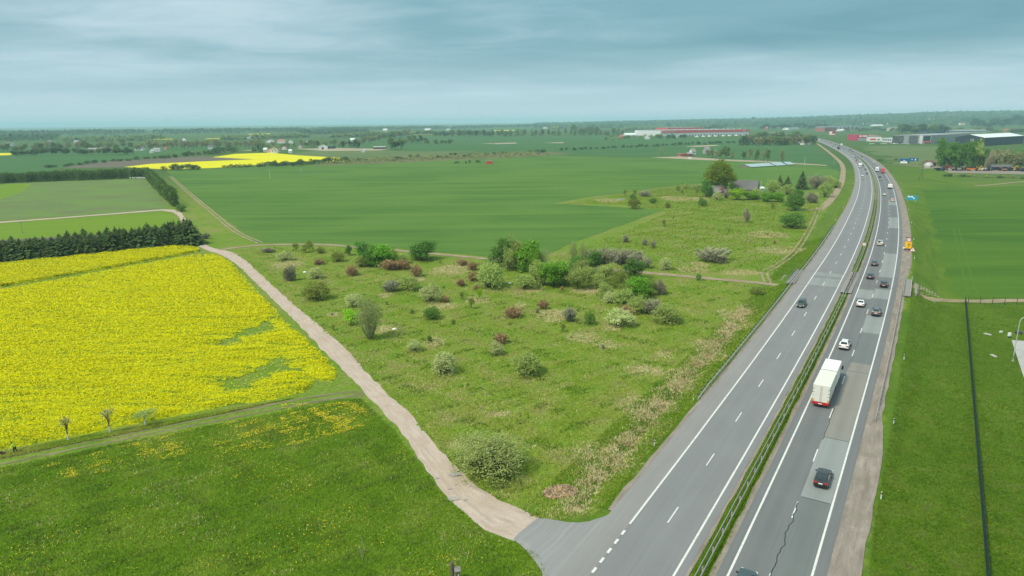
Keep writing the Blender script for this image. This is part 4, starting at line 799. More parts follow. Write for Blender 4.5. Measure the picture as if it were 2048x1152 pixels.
# ------------------------------------------------------------------ trees and shrubs of the rough meadow
CMG = 'shrubs growing in the rough meadow'
NEAR = [ # kind, x, top, bottom, width in photo pixels, label, category
 ('bigwillow',981,866,958,146,'big many-stemmed willow clump at the edge of the gravel road near its bend','bush'),
 ('willow0',1053,708,752,58,'round yellow-green willow bush standing alone in open grass above the bare reed patch','bush'),
 ('pale0',890,705,750,48,'pale willow bush with grey bare twigs on one side, alone in open grass','bush'),
 ('pale1',993,685,711,29,'small pale blossom-grey willow beside a red dogwood in open grass','bush'),
 ('dogwood0',1002,664,690,27,'upright red-brown dogwood above the small pale willow','bush'),
 ('willow1',1333,611,650,56,'dense round willow bush nearest the highway ditch','bush'),
 ('pale2',1240,620,657,54,'round pale green willow bush beside a rusty dogwood','bush'),
 ('dogwood1',1252,610,634,27,'rusty dogwood tucked behind the round pale willow','bush'),
 ('willow2',1278,593,630,44,'half leafy grey willow bush between two round willows','bush'),
 ('bare0',1304,600,632,34,'grey twiggy shrub joined to the half leafy willow','bush'),
 ('willow0',1248,579,612,40,'grey-green willow dome in front of the bright maple','bush'),
 ('pale0',1219,584,608,27,'light green low willow at the foot of the grey-green dome','bush'),
 ('willow1',1210,566,600,30,'bluish willow bush at the edge of the thicket','bush'),
 ('bright0',1275,555,598,48,'bright green maple standing in front of the dark round tree by the lane','tree'),
 ('olive0',1300,555,592,22,'olive green shrub leaning on the bright maple','bush'),
 ('bare1',1320,560,592,24,'leafless dark shrub standing alone beside the maple','bush'),
 ('green0',1268,518,560,44,'dark green round tree growing right beside the earth lane','tree'),
 ('bright1',1107,524,578,56,'broad bright green tree, the brightest of the thicket','tree'),
 ('willow2',1074,521,572,32,'grey willow pressed against the brightest green tree','bush'),
 ('willow0',1050,551,581,42,'low grey-green willow bush in front of the thicket','bush'),
 ('greyt0',1155,533,582,46,'grey-green willow tree in the middle of the thicket','tree'),
 ('greyt1',1178,533,568,24,'small hoary willow tree behind the middle of the thicket','tree'),
 ('green1',1185,504,546,38,'blue-green round tree at the back of the thicket','tree'),
 ('green2',1151,514,545,26,'small dark green tree at the back of the thicket','tree'),
 ('greyt2',1211,528,566,40,'dull olive willow tree between the thicket and the lane','tree'),
 ('olive1',1238,538,570,26,'brownish shrub under the lane beside the dark round tree','bush'),
 ('bright2',1053,484,546,52,'tall bright green tree at the crop field edge','tree'),
 ('green0',1004,480,540,48,'tall darker tree touching the bright one at the field edge','tree'),
 ('greyt0',1032,478,540,30,'thin greyish tree squeezed between two tall trees at the field edge','tree'),
 ('birch1',1085,500,548,28,'slender grey birch beside the tall bright tree','tree'),
 ('willow1',981,528,580,54,'large smooth round willow, the biggest dome in the meadow','bush'),
 ('bright0',762,492,536,52,'wide bright green tree group at the end of the field track','tree'),
 ('green1',735,486,532,44,'round tree behind the wide bright one at the field track','tree'),
 ('olive2',786,498,526,22,'small olive tree beside the wide bright tree','tree'),
 ('willow2',722,513,536,25,'small round grey willow at the foot of the field track trees','bush'),
 ('green2',845,484,526,56,'dark green dense tree standing alone at the crop field corner','tree'),
 ('dogwood2',703,530,553,26,'red-brown dogwood beside the low thicket','bush'),
 ('dogwood0',780,520,542,36,'wide low red dogwood thicket','bush'),
 ('dogwood1',806,519,541,30,'russet end of the wide dogwood thicket','bush'),
 ('dogwood2',832,528,555,24,'narrow upright red dogwood','bush'),
 ('dogwood0',925,517,533,21,'red dogwood next to the earth lane','bush'),
 ('dogwood1',945,524,542,20,'red dogwood in dry grass by the lane','bush'),
 ('dogwood2',946,543,564,22,'dark red dogwood pressed against the biggest willow dome','bush'),
 ('dogwood0',922,558,574,18,'low red dogwood below the dry grass','bush'),
 ('dogwood1',890,590,606,19,'small russet dogwood beside the silvery willow','bush'),
 ('dogwood2',1025,612,638,38,'broad red dogwood alone in open grass','bush'),
 ('dogwood0',1086,600,620,22,'small red dogwood above a patch of dry grass','bush'),
 ('dogwood1',953,569,582,14,'tiny brownish dogwood near the biggest willow dome','bush'),
 ('pale1',861,569,607,42,'silvery round willow with upright shoots','bush'),
 ('willow0',817,554,583,44,'mid-sized grey-green willow with a ragged top','bush'),
 ('bare2',781,561,586,32,'fuzzy grey shrub beside the ragged willow','bush'),
 ('greensh0',864,614,641,32,'green leafy bush alone below the silvery willow','bush'),
 ('pale2',709,587,616,35,'whitish flowering willow near the birch','bush'),
 ('limes0',702,619,652,31,'bright lime-green shrub at the foot of the birch','bush'),
 ('birch0',740,598,683,54,'tall bare-looking birch with white trunks in the meadow','tree'),
 ('olive0',632,564,604,50,'dark olive bush with a ragged outline near the gravel road','bush'),
 ('bare0',580,533,564,25,'dark thin twiggy shrub near the gravel road','bush'),
 ('pale0',632,536,560,29,'hoary low willow near the road bend','bush'),
 ('pale1',570,503,524,31,'faint grey-green willow at the upper meadow edge','bush'),
 ('olive1',676,503,526,28,'brownish olive shrub below the field track','bush'),
 ('dogwood1',638,517,531,23,'low brown shrub in the upper meadow','bush'),
 ('bare1',537,496,507,27,'flat brown scrub beside the field track','bush'),
 ('young0',619,481,504,17,'small conical tree on the field track','tree'),
 ('young1',592,487,504,13,'low rounded sapling on the field track','tree'),
 ('young2',612,489,507,18,'leafy sapling beneath the conical tree','tree'),
 ('olive2',642,494,508,17,'squat olive shrub on the field track','bush'),
 ('green0',697,491,512,14,'narrow dark tree where the field track ends','tree'),
 ('young0',943,595,619,15,'upright olive sapling in the meadow centre','tree'),
 ('limes1',959,578,600,11,'small yellow-green sapling in dry grass','tree'),
 ('young1',924,584,601,8,'thin dark sapling beside the yellow-green one','tree'),
 ('greensh1',1179,624,650,23,'small leafy green bush near the pale round willow','bush'),
 ('bare2',1138,614,645,26,'bare shrub with one stem rising from dry grass','bush'),
 ('young2',1126,648,665,10,'tiny dark sapling above the ring of dry grass','tree'),
 ('pale2',828,680,704,27,'dull grey-green low bush left of dry grass in the open','bush'),
 ('greensh2',1397,547,562,11,'tiny round bush at the lane edge','bush'),
 ('olive0',1512,572,590,30,'dark flat bush below the end of the lane','bush'),
 ('bare0',1425,497,529,60,'broad dark grey bush alone in the upper meadow','bush'),
 ('pale0',1331,516,542,26,'pale young willow above the lane','bush'),
 ('greensh0',1584,425,460,46,'big dark green dome bush near the dirt track','bush'),
 ('green2',1590,390,424,36,'rounded green tree on a short trunk beside the dirt track','tree'),
 ('olive1',1268,396,420,23,'dark bush standing at the far end of the crop corner','bush'),
 ('greensh2',1266,388,402,14,'small green shrub behind the dark bush at the crop corner','bush'),
 ('young0',1250,380,391,9,'small round tree on the field edge near the pond','tree'),
 ('young1',1270,379,391,10,'second round tree on the field edge near the pond','tree'),
 ('bare2',1290,382,395,24,'low dark scrub on the field edge near the pond','bush'),
 ('bare1',1493,418,446,13,'slim dark thorn bush in the upper meadow','bush'),
 ('greensh1',1405,398,414,18,'dark ragged bush below the ruined farmhouse','bush'),
 ('young2',1402,394,408,9,'narrow bush touching the dark ragged one','bush'),
 ('olive2',1335,404,417,12,'small dark bush in the meadow below the pond','bush'),
 ('greensh2',1306,396,408,16,'leafy little bush near the pond','bush'),
 ('bare0',1251,470,486,13,'bare little tree by the crop corner','bush'),
 ('bare1',1289,478,492,11,'grey bare shrub in the open upper meadow','bush'),
 ('bare2',1306,481,496,11,'brown bare shrub next to the grey one','bush'),
 ('young1',1328,440,456,8,'slim sapling alone in bright grass','tree'),
 ('olive0',1545,405,418,7,'tiny dark bush near the farm lane','bush'),
]
for k, x, a, b, w, lab, cat in NEAR: plant_px(k, x, a, b, w, lab, cat, None)
for i, (k, x, a, b, w) in enumerate([('greyt1',1090,530,574,30),('green0',1130,528,572,34),('greyt2',1168,520,562,30),('willow1',1196,548,580,30),('olive1',1225,552,578,26),('greyt0',1018,496,545,26),('bright2',1070,500,548,26),('olive2',1248,566,596,24),('green2',748,496,536,34),('willow0',806,508,530,22)]):
    plant_px(k, x, a, b, w, {'greyt': 'greyish', 'green': 'deep green', 'willow': 'grey-green', 'olive': 'olive', 'bright': 'bright green'}[k[:-1]]+' undergrowth filling the thicket along the earth lane', 'bush', 'undergrowth of the thicket along the lane')
for i, (x, a, b, w) in enumerate([(1185,500,532,34),(1206,498,530,36),(1228,498,532,36),(1250,499,530,34),(1274,503,535,36),(1292,515,538,20)]):
    plant_px('bare%d' % (i % 3), x, a, b, w, 'leafless grey shrub in the dense grey thicket above the lane', 'bush', 'grey thicket above the lane')
for x, a, b, w in [(1146,484,530,18),(1164,486,530,16)]: plant_px('birch1', x, a, b, w, 'slim white-trunked birch in front of the grey thicket', 'tree', 'slim birches by the grey thicket')
for i in range(46):                                     # little seedlings dotted over the grass
    px, py = random.choice([(random.uniform(560, 1250), random.uniform(560, 700)), (random.uniform(540, 900), random.uniform(505, 560)), (random.uniform(1280, 1600), random.uniform(400, 500))])
    q = G(px, py)
    if inside(np.array([q[0]]), np.array([q[1]]), CMX)[0] or py < 500:
        s = random.uniform(.7, 1.6); kd, ad = random.choice([('young0', 'olive upright'), ('young1', 'olive rounded'), ('greensh0', 'green leafy'), ('bare1', 'grey bare'), ('dogwood2', 'reddish bare'), ('olive1', 'olive bushy')])
        plant(kd, q[0], q[1], s*.8, s, ad+' little seedling shrub dotted over the meadow', 'bush', 'seedlings dotted over the meadow')
# ------------------------------------------------------------------ spruce row and tall hedge on the left
for i in range(40):
    t = i/39; px = -30+(386+30)*t+random.uniform(-4, 4); yb = np.interp(px, [-30, 0, 100, 200, 300, 386], [534, 529, 521, 510, 501, 492]); hp = np.interp(px, [-30, 100, 200, 300, 386], [42, 41, 42, 45, 48])*random.uniform(.86, 1.08)
    q = flat(px, yb-5+random.uniform(-2, 2)); k = zcam(*q)/F; plant('spruce%d' % (i % 3), q[0], q[1], 10.0*random.uniform(.85, 1.25), hp*k, 'dark spruce in the close row between the rapeseed and the ploughed strip', 'tree', 'row of spruces behind the rapeseed')
for i in range(26):
    t = i/25; px = -20+(378+20)*t; yb = np.interp(px, [-30, 0, 100, 200, 300, 386], [534, 529, 521, 510, 501, 490])
    q = flat(px, yb-14+random.uniform(-3, 2)); k = zcam(*q)/F; plant('spruce%d' % (i % 3), q[0], q[1], 10.0*random.uniform(.9, 1.2), 40*k*random.uniform(.85, 1.03), 'dark spruce in the back of the close spruce row', 'tree', 'second line of spruces behind the rapeseed')
HL = 'tall tree of the dense clipped-looking hedge behind the fallow field'
for i in range(44):
    t = i/43; px = -40+(294+40)*t; yb = np.interp(px, [-40, 0, 292], [372, 368, 357]); q = flat(px, yb-1.5+random.uniform(-.6, .6)); k = zcam(*q)/F
    plant('hedge%d' % (i % 3), q[0], q[1], 5.4*random.uniform(.9, 1.2), 20.5*k*random.uniform(.92, 1.06), HL, 'hedge tree', 'hedge along the back of the fallow field')
for i in range(26):
    t = (i/25); q0, q1 = flat(296, 357), flat(350, 413); q = q0*(1-t)+q1*t; k = zcam(*q)/F
    plant('hedge%d' % (i % 3), q[0], q[1], 6.0*random.uniform(.9, 1.2), 9.8*random.uniform(.9, 1.08), 'tall brownish-topped tree of the hedge running from the field corner to the bend', 'hedge tree', 'hedge running down to the road bend')
plant_px('greensh1', 363, 409, 425, 20, 'round green bush at the end of the hedge by the road bend', 'bush')
plant_px('bare1', 412, 466, 479, 16, 'dull shrub in the verge above the road fork', 'bush')
# ------------------------------------------------------------------ the overgrown farmstead
FARM = [('oak',1438,326,394,56,'tall spreading yellow-green oak towering over the ruined farmhouse','tree'),
 ('green1',1412,362,396,26,'green tree beside the ruined farmhouse','tree'),('limes2',1473,378,403,31,'bright lime-green bush in front of the ruined farmhouse','bush'),
 ('bare2',1452,384,398,12,'brown bare bush before the collapsed gable','bush'),('pale1',1434,384,402,18,'pale blossoming bush by the collapsed gable','bush'),
 ('willow2',1487,367,388,40,'pale green blossoming tree by the dark barn roof','tree'),('willow1',1512,378,400,26,'grey-green shrub on the farmstead bank','bush'),
 ('bright1',1500,384,402,28,'fresh green shrub on the farmstead bank','bush'),('bright2',1535,385,406,26,'bright shrub in the middle of the farmstead bank','bush'),('bright0',1556,386,406,26,'bright shrub next to the first one on the farmstead bank','bush'),
 ('willow0',1546,362,390,30,'leafy tree beside the small dark spruce','tree'),('willow2',1575,370,392,24,'pale tree beneath the spruces','tree'),
 ('spruce0',1559,351,374,15,'small dark spruce of the farmstead','tree'),('spruce1',1575,353,374,18,'stout dark spruce next to the small one','tree'),('spruce2',1603,344,381,25,'tallest dark spruce of the farmstead','tree'),
 ('bare0',1632,352,380,32,'tall brown leafless thicket behind the spruces','bush'),('bare1',1622,386,408,26,'dark bare bush at the end of the farmstead bank','bush'),
 ('willow1',1655,353,376,30,'round grey-green tree near the dirt track','tree'),('willow0',1650,367,397,28,'full grey-green tree on the slope to the dirt track','tree'),
 ('green2',1597,380,400,20,'green shrub under the tallest spruce','bush'),('willow2',1672,360,378,18,'small willow at the edge of the dirt track','bush'),
 ('scrub1',1395,368,382,22,'light scrub beside the oak','bush'),('scrub2',1372,366,380,20,'thin scrub on the field corner by the farmstead','bush'),('young1',1356,372,386,9,'small orchard tree beside the oak','tree'),('young0',1364,380,389,6,'tiny orchard tree beside the oak','tree'),('young2',1394,378,389,7,'small orchard tree under the oak','tree')]
for k, x, a, b, w, lab, cat in FARM: plant_px(k, x, a, b, w, lab, cat)
for i, (x, a, b, w) in enumerate([(1451,294,319,17),(1416,300,316,9),(1424,300,317,10),(1431,302,318,9),(1440,300,320,10),(1464,304,320,10),(1487,304,321,9),(1500,298,322,9),(1513,300,324,9),(1527,302,325,9),(1535,300,326,9),(1563,302,328,10)]):
    plant_px('farb%d' % (i % 3) if i % 2 else 'far%d' % (i % 3), x, a, b, w, 'thin birch in the row along the farm lane', 'tree', 'trees along the farm lane')
plant_px('birch1', 1322, 296, 313, 8, 'white-stemmed birch alone in the crop', 'tree')
# ------------------------------------------------------------------ hedges, scrub and woods of the plain beyond
MASS = {}
def row(kinds, x0, y0, x1, y1, n, hpx, wpx, label, cat, group, jy=1.0, jx=2.0, mass=None):
    for i in range(n):
        t = (i+random.uniform(-.35, .35))/max(1, n-1); x = x0+(x1-x0)*t+random.uniform(-jx, jx); y = y0+(y1-y0)*t+random.uniform(-jy, jy); q = flat(x, y); z = tz(*q); k = zcam(*q)/F
        if q[1] > 9000: continue
        kd, w, h = random.choice(kinds), wpx*k*random.uniform(.75, 1.3), hpx*k*random.uniform(.7, 1.2)
        if mass:
            me = PROTO[kd][2]; V = np.zeros(len(me.vertices)*3, np.float32); me.vertices.foreach_get('co', V); V = V.reshape(-1, 3); a = random.uniform(0, 6.28)
            V = np.c_[V[:, 0]*math.cos(a)-V[:, 1]*math.sin(a), V[:, 0]*math.sin(a)+V[:, 1]*math.cos(a), V[:, 2]]*np.array([w, w, h])+np.array([q[0], q[1], z]); MASS.setdefault((mass, me.materials[0].name), []).append(V)
        else:
            tone = {'far': 'light green ', 'fard': 'dark green ', 'farb': 'brownish ', 'fsh': 'dark green ', 'scrub': 'pale ', 'pop': 'fresh green ', 'farsp': 'blackish ', 'green': 'deep green ', 'greyt': 'greyish ', 'bare': 'leafless '}[kd[:-1]]
            plant(kd, q[0], q[1], w, h, label if label.split()[0] in ('dark', 'thin', 'reddish', 'budding', 'low') else tone+label, cat, group, z=z)
D3 = ['far0', 'far1', 'far2']; K3 = ['fard0', 'fard1', 'fard2']; B3 = ['farb0', 'farb1', 'farb2']; P3 = ['pop0', 'pop1', 'pop2']; H3 = ['fsh0', 'fsh1', 'fsh2']; C3 = ['scrub0', 'scrub1', 'scrub2']; S3 = ['farsp0', 'farsp1', 'farsp2']
row(H3+D3, 330, 341, 402, 340, 9, 11, 14, 'leafy shrub in the hedge clump at the yellow field corner', 'bush', 'hedge clump at the yellow field corner')
row(H3, 446, 336, 500, 334, 9, 7, 9, 'low shrub in the broken hedge below the yellow field', 'bush', 'broken hedge below the yellow field')
row(H3+D3, 518, 333, 600, 331, 14, 10, 12, 'shrub in the hedge between the yellow field and the crop', 'bush', 'hedge between the yellow field and the crop')
row(H3+D3, 600, 330, 690, 324, 13, 10, 13, 'bigger shrub in the hedge at the end of the yellow field', 'bush', 'hedge at the end of the yellow field')
row(C3, 640, 329, 1090, 310, 46, 5.5, 9, 'low bush in the near side of the scrub strip', 'bush', 'near side of the scrub strip', 1.4, mass='scrub_bushes')
row(C3+H3, 700, 322, 1090, 305, 46, 6, 10, 'low bush in the far side of the scrub strip', 'bush', 'far side of the scrub strip', 1.8, mass='scrub_bushes')
row(C3, 680, 325, 1080, 308, 40, 5.5, 9, 'low bush in the middle of the scrub strip', 'bush', 'middle of the scrub strip', 1.6, mass='scrub_bushes')
row(H3, 905, 327, 965, 325, 6, 5, 6, 'dark bush dotted beside the red container', 'bush', 'bushes by the red container', .8, 3)
row(H3, 95, 335, 290, 318, 13, 6.5, 13, 'dark bush along the edge of the brown ploughed field', 'bush', 'bushes along the ploughed field', 1.2, 4)
row(H3, 312, 318, 425, 308, 14, 7.5, 11, 'dark bush in the hedge above the ploughed field', 'bush', 'hedge above the ploughed field', .8, 3)
row(H3+D3, 428, 309, 470, 304, 5, 13, 14, 'round tree at the end of the hedge above the ploughed field', 'tree', 'round trees above the ploughed field')
row(D3+K3, 28, 312, 265, 309, 26, 13, 15, 'leafy tree of the village edge behind the far crop', 'tree', 'village edge trees behind the far crop', 1.5, 4, mass='village_trees')
row(B3+D3, 0, 303, 270, 298, 30, 15, 14, 'budding tree among the far village houses', 'tree', 'trees among the far village houses', 3.0, 4, mass='village_trees')
row(B3, 290, 299, 520, 295, 30, 16, 13, 'budding avenue tree along the far village road', 'tree', 'avenue along the far village road', 1.2, 2)
row(S3+K3, 505, 303, 522, 304, 4, 17, 8, 'dark conifer beside the white-gabled house', 'tree', 'conifers by the white-gabled house', .5, 1)
row(D3+B3, 520, 297, 690, 293, 18, 12, 11, 'garden tree among the scattered houses', 'tree', 'garden trees among the scattered houses', 3.0, 4)
row(D3, 780, 299, 802, 298, 4, 21, 16, 'tall round tree beside the long low barn', 'tree', 'round trees by the long barn', .5, 3)
row(K3, 690, 297, 722, 297, 4, 15, 12, 'dark tree where the avenue meets the farmyard', 'tree', 'dark trees at the farmyard', .6, 2)
row(B3+D3, 722, 290, 818, 272, 20, 14, 11, 'reddish budding tree in the avenue beside the pale road', 'tree', 'avenue beside the pale road', .8, 2)
row(K3+D3, 805, 289, 850, 285, 8, 13, 11, 'tree of the small wood behind the long barn', 'tree', 'small wood behind the long barn', 1.2, 2)
row(H3+D3, 850, 289, 905, 287, 8, 9, 9, 'bush at the end of the small wood', 'bush', 'bushes at the end of the small wood', .8, 3)
row(K3+D3, 868, 273, 1010, 273, 26, 12, 11, 'tree of the dense belt in front of the far farms', 'tree', 'dense tree belt in front of the far farms', .8, 2)
row(P3+D3, 1010, 273, 1245, 270, 34, 13, 8, 'slim tree in the long shelter belt at the crop end', 'tree', 'long shelter belt at the crop end', .8, 3)
row(D3, 1150, 270, 1190, 270, 6, 18, 14, 'taller leafy tree in the long shelter belt', 'tree', 'taller trees of the shelter belt', .6, 4)
row(H3, 1125, 301, 1235, 296, 14, 5, 7, 'dark bush in the thin line across the crop', 'bush', 'thin bush line across the crop', .6, 4)
row(H3, 1240, 296, 1480, 285, 34, 5, 7, 'dark shrub in the long hedge before the red-topped warehouse', 'bush', 'long hedge before the warehouse', .9, 3)
row(C3+D3, 1205, 280, 1320, 275, 16, 7, 9, 'scrubby tree around the white tent hall', 'tree', 'scrub around the white tent hall', 2.0, 4)
row(D3+K3, 1318, 279, 1372, 277, 9, 9, 9, 'small tree in front of the warehouse docks', 'tree', 'small trees before the warehouse docks', .8, 4)
row(K3+D3, 1394, 262, 1448, 258, 9, 9, 11, 'tree behind the warehouse roof', 'tree', 'trees behind the warehouse', .6, 2)
row(D3+H3+B3, 1486, 290, 1626, 289, 30, 17, 17, 'leafy tree in the grove beside the highway bend', 'tree', 'grove beside the highway bend', 1.5, 3)
row(D3, 1490, 283, 1600, 279, 14, 15, 15, 'tree in the back of the grove beside the highway bend', 'tree', 'back of the grove beside the highway bend', 1.5, 3)
plant_px('farsp0', 1612, 270, 290, 9, 'dark pointed spruce beside the red-roofed house', 'tree')
row(K3, 1525, 260, 1645, 257, 22, 10, 11, 'tree of the wood behind the highway bend', 'tree', 'wood behind the highway bend', 1.2, 3, mass='distant_wood')
BIG = ['green0', 'green1', 'green2', 'greyt1']
row(BIG, 1878, 333, 1965, 336, 10, 46, 32, 'tall full-crowned tree of the grove behind the machine yard', 'tree', 'tall grove behind the machine yard', 1.5, 3)
row(['farb0', 'farb1', 'farb2', 'bare0'], 1962, 334, 2050, 338, 12, 34, 22, 'thin brownish tree of the open wood behind the machine yard', 'tree', 'open wood behind the machine yard', 2, 3)
row(BIG, 2010, 330, 2060, 332, 4, 30, 28, 'green tree at the end of the machine yard wood', 'tree', 'end of the machine yard wood', 1.5, 3)
row(C3+H3, 1890, 352, 2050, 357, 16, 5, 12, 'low dark bush along the machine yard edge', 'bush', 'bushes along the machine yard edge', 1, 4)
row(C3+H3, 1752, 322, 1880, 328, 10, 3.5, 9, 'low bush in the pasture beside the exit lane', 'bush', 'bushes in the pasture beside the exit lane', 4, 6)
row(K3+D3, 1800, 268, 1895, 266, 18, 17, 16, 'tall tree of the dark belt behind the grey hall', 'tree', 'dark belt behind the grey hall', 1.0, 3)
row(D3+C3, 1885, 263, 2050, 266, 20, 9, 12, 'small tree behind the long grey halls', 'tree', 'small trees behind the long halls', 1.5, 3, mass='distant_wood')
row(K3, 1945, 257, 2060, 254, 22, 17, 13, 'dark forest tree on the rise beyond the halls', 'tree', 'dark forest on the rise', 1.5, 3, mass='distant_wood')
row(K3+D3, 1690, 263, 1800, 262, 16, 7, 10, 'tree between the distant store halls', 'tree', 'trees between the distant store halls', 1.5, 3, mass='distant_wood')
for (nm, mt), Vs in MASS.items():
    V = np.vstack(Vs); tag(link(bpy.data.objects.new(nm, npmesh(nm, V, np.arange(len(V)).reshape(-1, 4), MATS[mt]))), kind='stuff')
# far-off woods that read as one mass
def wood(name, segs, seed, mat, dens=1.0):
    r = np.random.default_rng(seed); C = []; Sz = []
    for x0, y0, x1, y1, hm, depth in segs:
        a, b = flat(x0, y0), flat(x1, y1); L = np.linalg.norm(b-a); k = (zcam(*a)+zcam(*b))/2/F; n = int(min(5200, L/(1.6*k)*12*dens)); t = r.random(n); dp = r.random(n)**1.2*depth
        u = unit((a+b)/2); P = a[None]*(1-t[:, None])+b[None]*t[:, None]+u[None]*dp[:, None]; z = tzf(P[:, 0], P[:, 1]); hh = hm*(.72+.28*np.clip(vnoise(P[:, 0], P[:, 1], 60, 3)+.5, 0, 1.3))
        C.append(np.c_[P, z+hh*np.sqrt(r.random(n))]); Sz.append(np.full(n, 2.6*k+3.0)*r.uniform(.7, 1.4, n))
    C = np.vstack(C); Sz = np.concatenate(Sz); V, Fq = cards(C, Sz, r, np.tile([[0, -.6, .8]], (len(C), 1)), 1.1, .9); V[:, 2] = np.maximum(V[:, 2], 0)
    tag(link(bpy.data.objects.new(name, npmesh(name, V, Fq, LM_[mat]))), kind='stuff')
wood('distant_wood', [(-60,275,300,269,24,900),(300,270,620,265,24,900),(-60,285,120,280,20,300),(620,262,900,258,20,700),(600,270,740,266,20,300),(900,258,1250,252,18,700),(1250,252,1500,247,18,700),(1500,247,1700,243,18,600)], 5, 'fard')
wood('distant_wood', [(660,276,870,268,14,120),(440,281,620,275,14,120),(120,284,330,281,14,150),(1250,262,1400,258,14,150),(1400,252,1560,250,14,150),(1640,252,1850,250,14,200),(1850,250,2060,246,15,200)], 6, 'far', .8)
def ridge_wood():
    r = np.random.default_rng(9); n = 26000; az = np.radians(r.uniform(2, 42, n)); d = 4300+5200*r.random(n)**.8; x, y = np.sin(az)*d, np.cos(az)*d; k = vnoise(x, y, 260, 2)+vnoise(x, y, 900, 4) > -.35; x, y = x[k], y[k]
    C = np.c_[x, y, tzf(x, y)+r.uniform(2, 15, len(x))]; V, Fq = cards(C, r.uniform(18, 40, len(x)), r, np.tile([[-.3, -.6, .7]], (len(x), 1)), .8, .6); tag(link(bpy.data.objects.new('ridge_wood', npmesh('ridge_wood', V, Fq, LM_['fard']))), kind='stuff')
ridge_wood()
# ------------------------------------------------------------------ vehicles
def paint(name, col, rough=.25, metal=0.0, coat=.6):
    m, nt = new_mat(name); tc = nt.nodes.new('ShaderNodeTexCoord'); n = noise(nt, tc.outputs['Object'], 2.5, 4)
    c = ramp(nt, n, [(.3, tuple(k*.92 for k in col)), (.7, col)]); b = nt.nodes.new('ShaderNodeBsdfPrincipled'); nt.links.new(c, b.inputs['Base Color'])
    b.inputs['Roughness'].default_value = rough; b.inputs['Metallic'].default_value = metal; b.inputs['Coat Weight'].default_value = coat; b.inputs['Coat Roughness'].default_value = .08; out(nt, b.outputs[0]); return m
PA = {'black': paint('paint_black', (.012, .014, .018)), 'navy': paint('paint_navy', (.02, .03, .05)), 'white': paint('paint_white', (.74, .75, .76), .35), 'silver': paint('paint_silver', (.42, .44, .45), .3, .5), 'grey': paint('paint_grey', (.10, .115, .12), .3, .3),
      'teal': paint('paint_dark_teal', (.025, .055, .060)), 'green': paint('paint_dark_green', (.035, .06, .055), .35), 'red': paint('paint_dark_red', (.25, .025, .03)), 'blue': paint('paint_blue', (.03, .06, .14)), 'orange': paint('paint_orange', (.62, .16, .03), .4), 'yellow': paint('paint_yellow', (.75, .42, .01), .4), 'beige': paint('paint_beige', (.52, .48, .38), .5)}
M_glass = paint('car_glass', (.020, .035, .038), .06, 0, .3); M_tyre = plain('tyre', (.02, .02, .021), .9); M_rim = plain('rim', (.38, .39, .40), .35, .7)
M_tail = paint('tail_lamp', (.42, .012, .012), .2); M_head = paint('head_lamp', (.72, .74, .74), .12); M_trim = plain('black_trim', (.018, .018, .02), .7); M_plate = plain('number_plate', (.75, .75, .73), .5)
M_galv = plain('galvanised_steel', (.46, .47, .46), .55, .25, nscale=1.2); M_galvd = plain('weathered_steel', (.36, .355, .33), .7, .15, nscale=1.2); M_dk = plain('dark_steel', (.06, .065, .07), .6)
M_white = plain('white_sheet', (.76, .76, .74), .5, var=.04); M_cream = plain('cream_door', (.66, .66, .60), .5, var=.06); M_red = plain('red_paint', (.42, .03, .035), .45); M_amber = plain('amber_reflector', (.80, .36, .02), .4)
CARMESH = {}
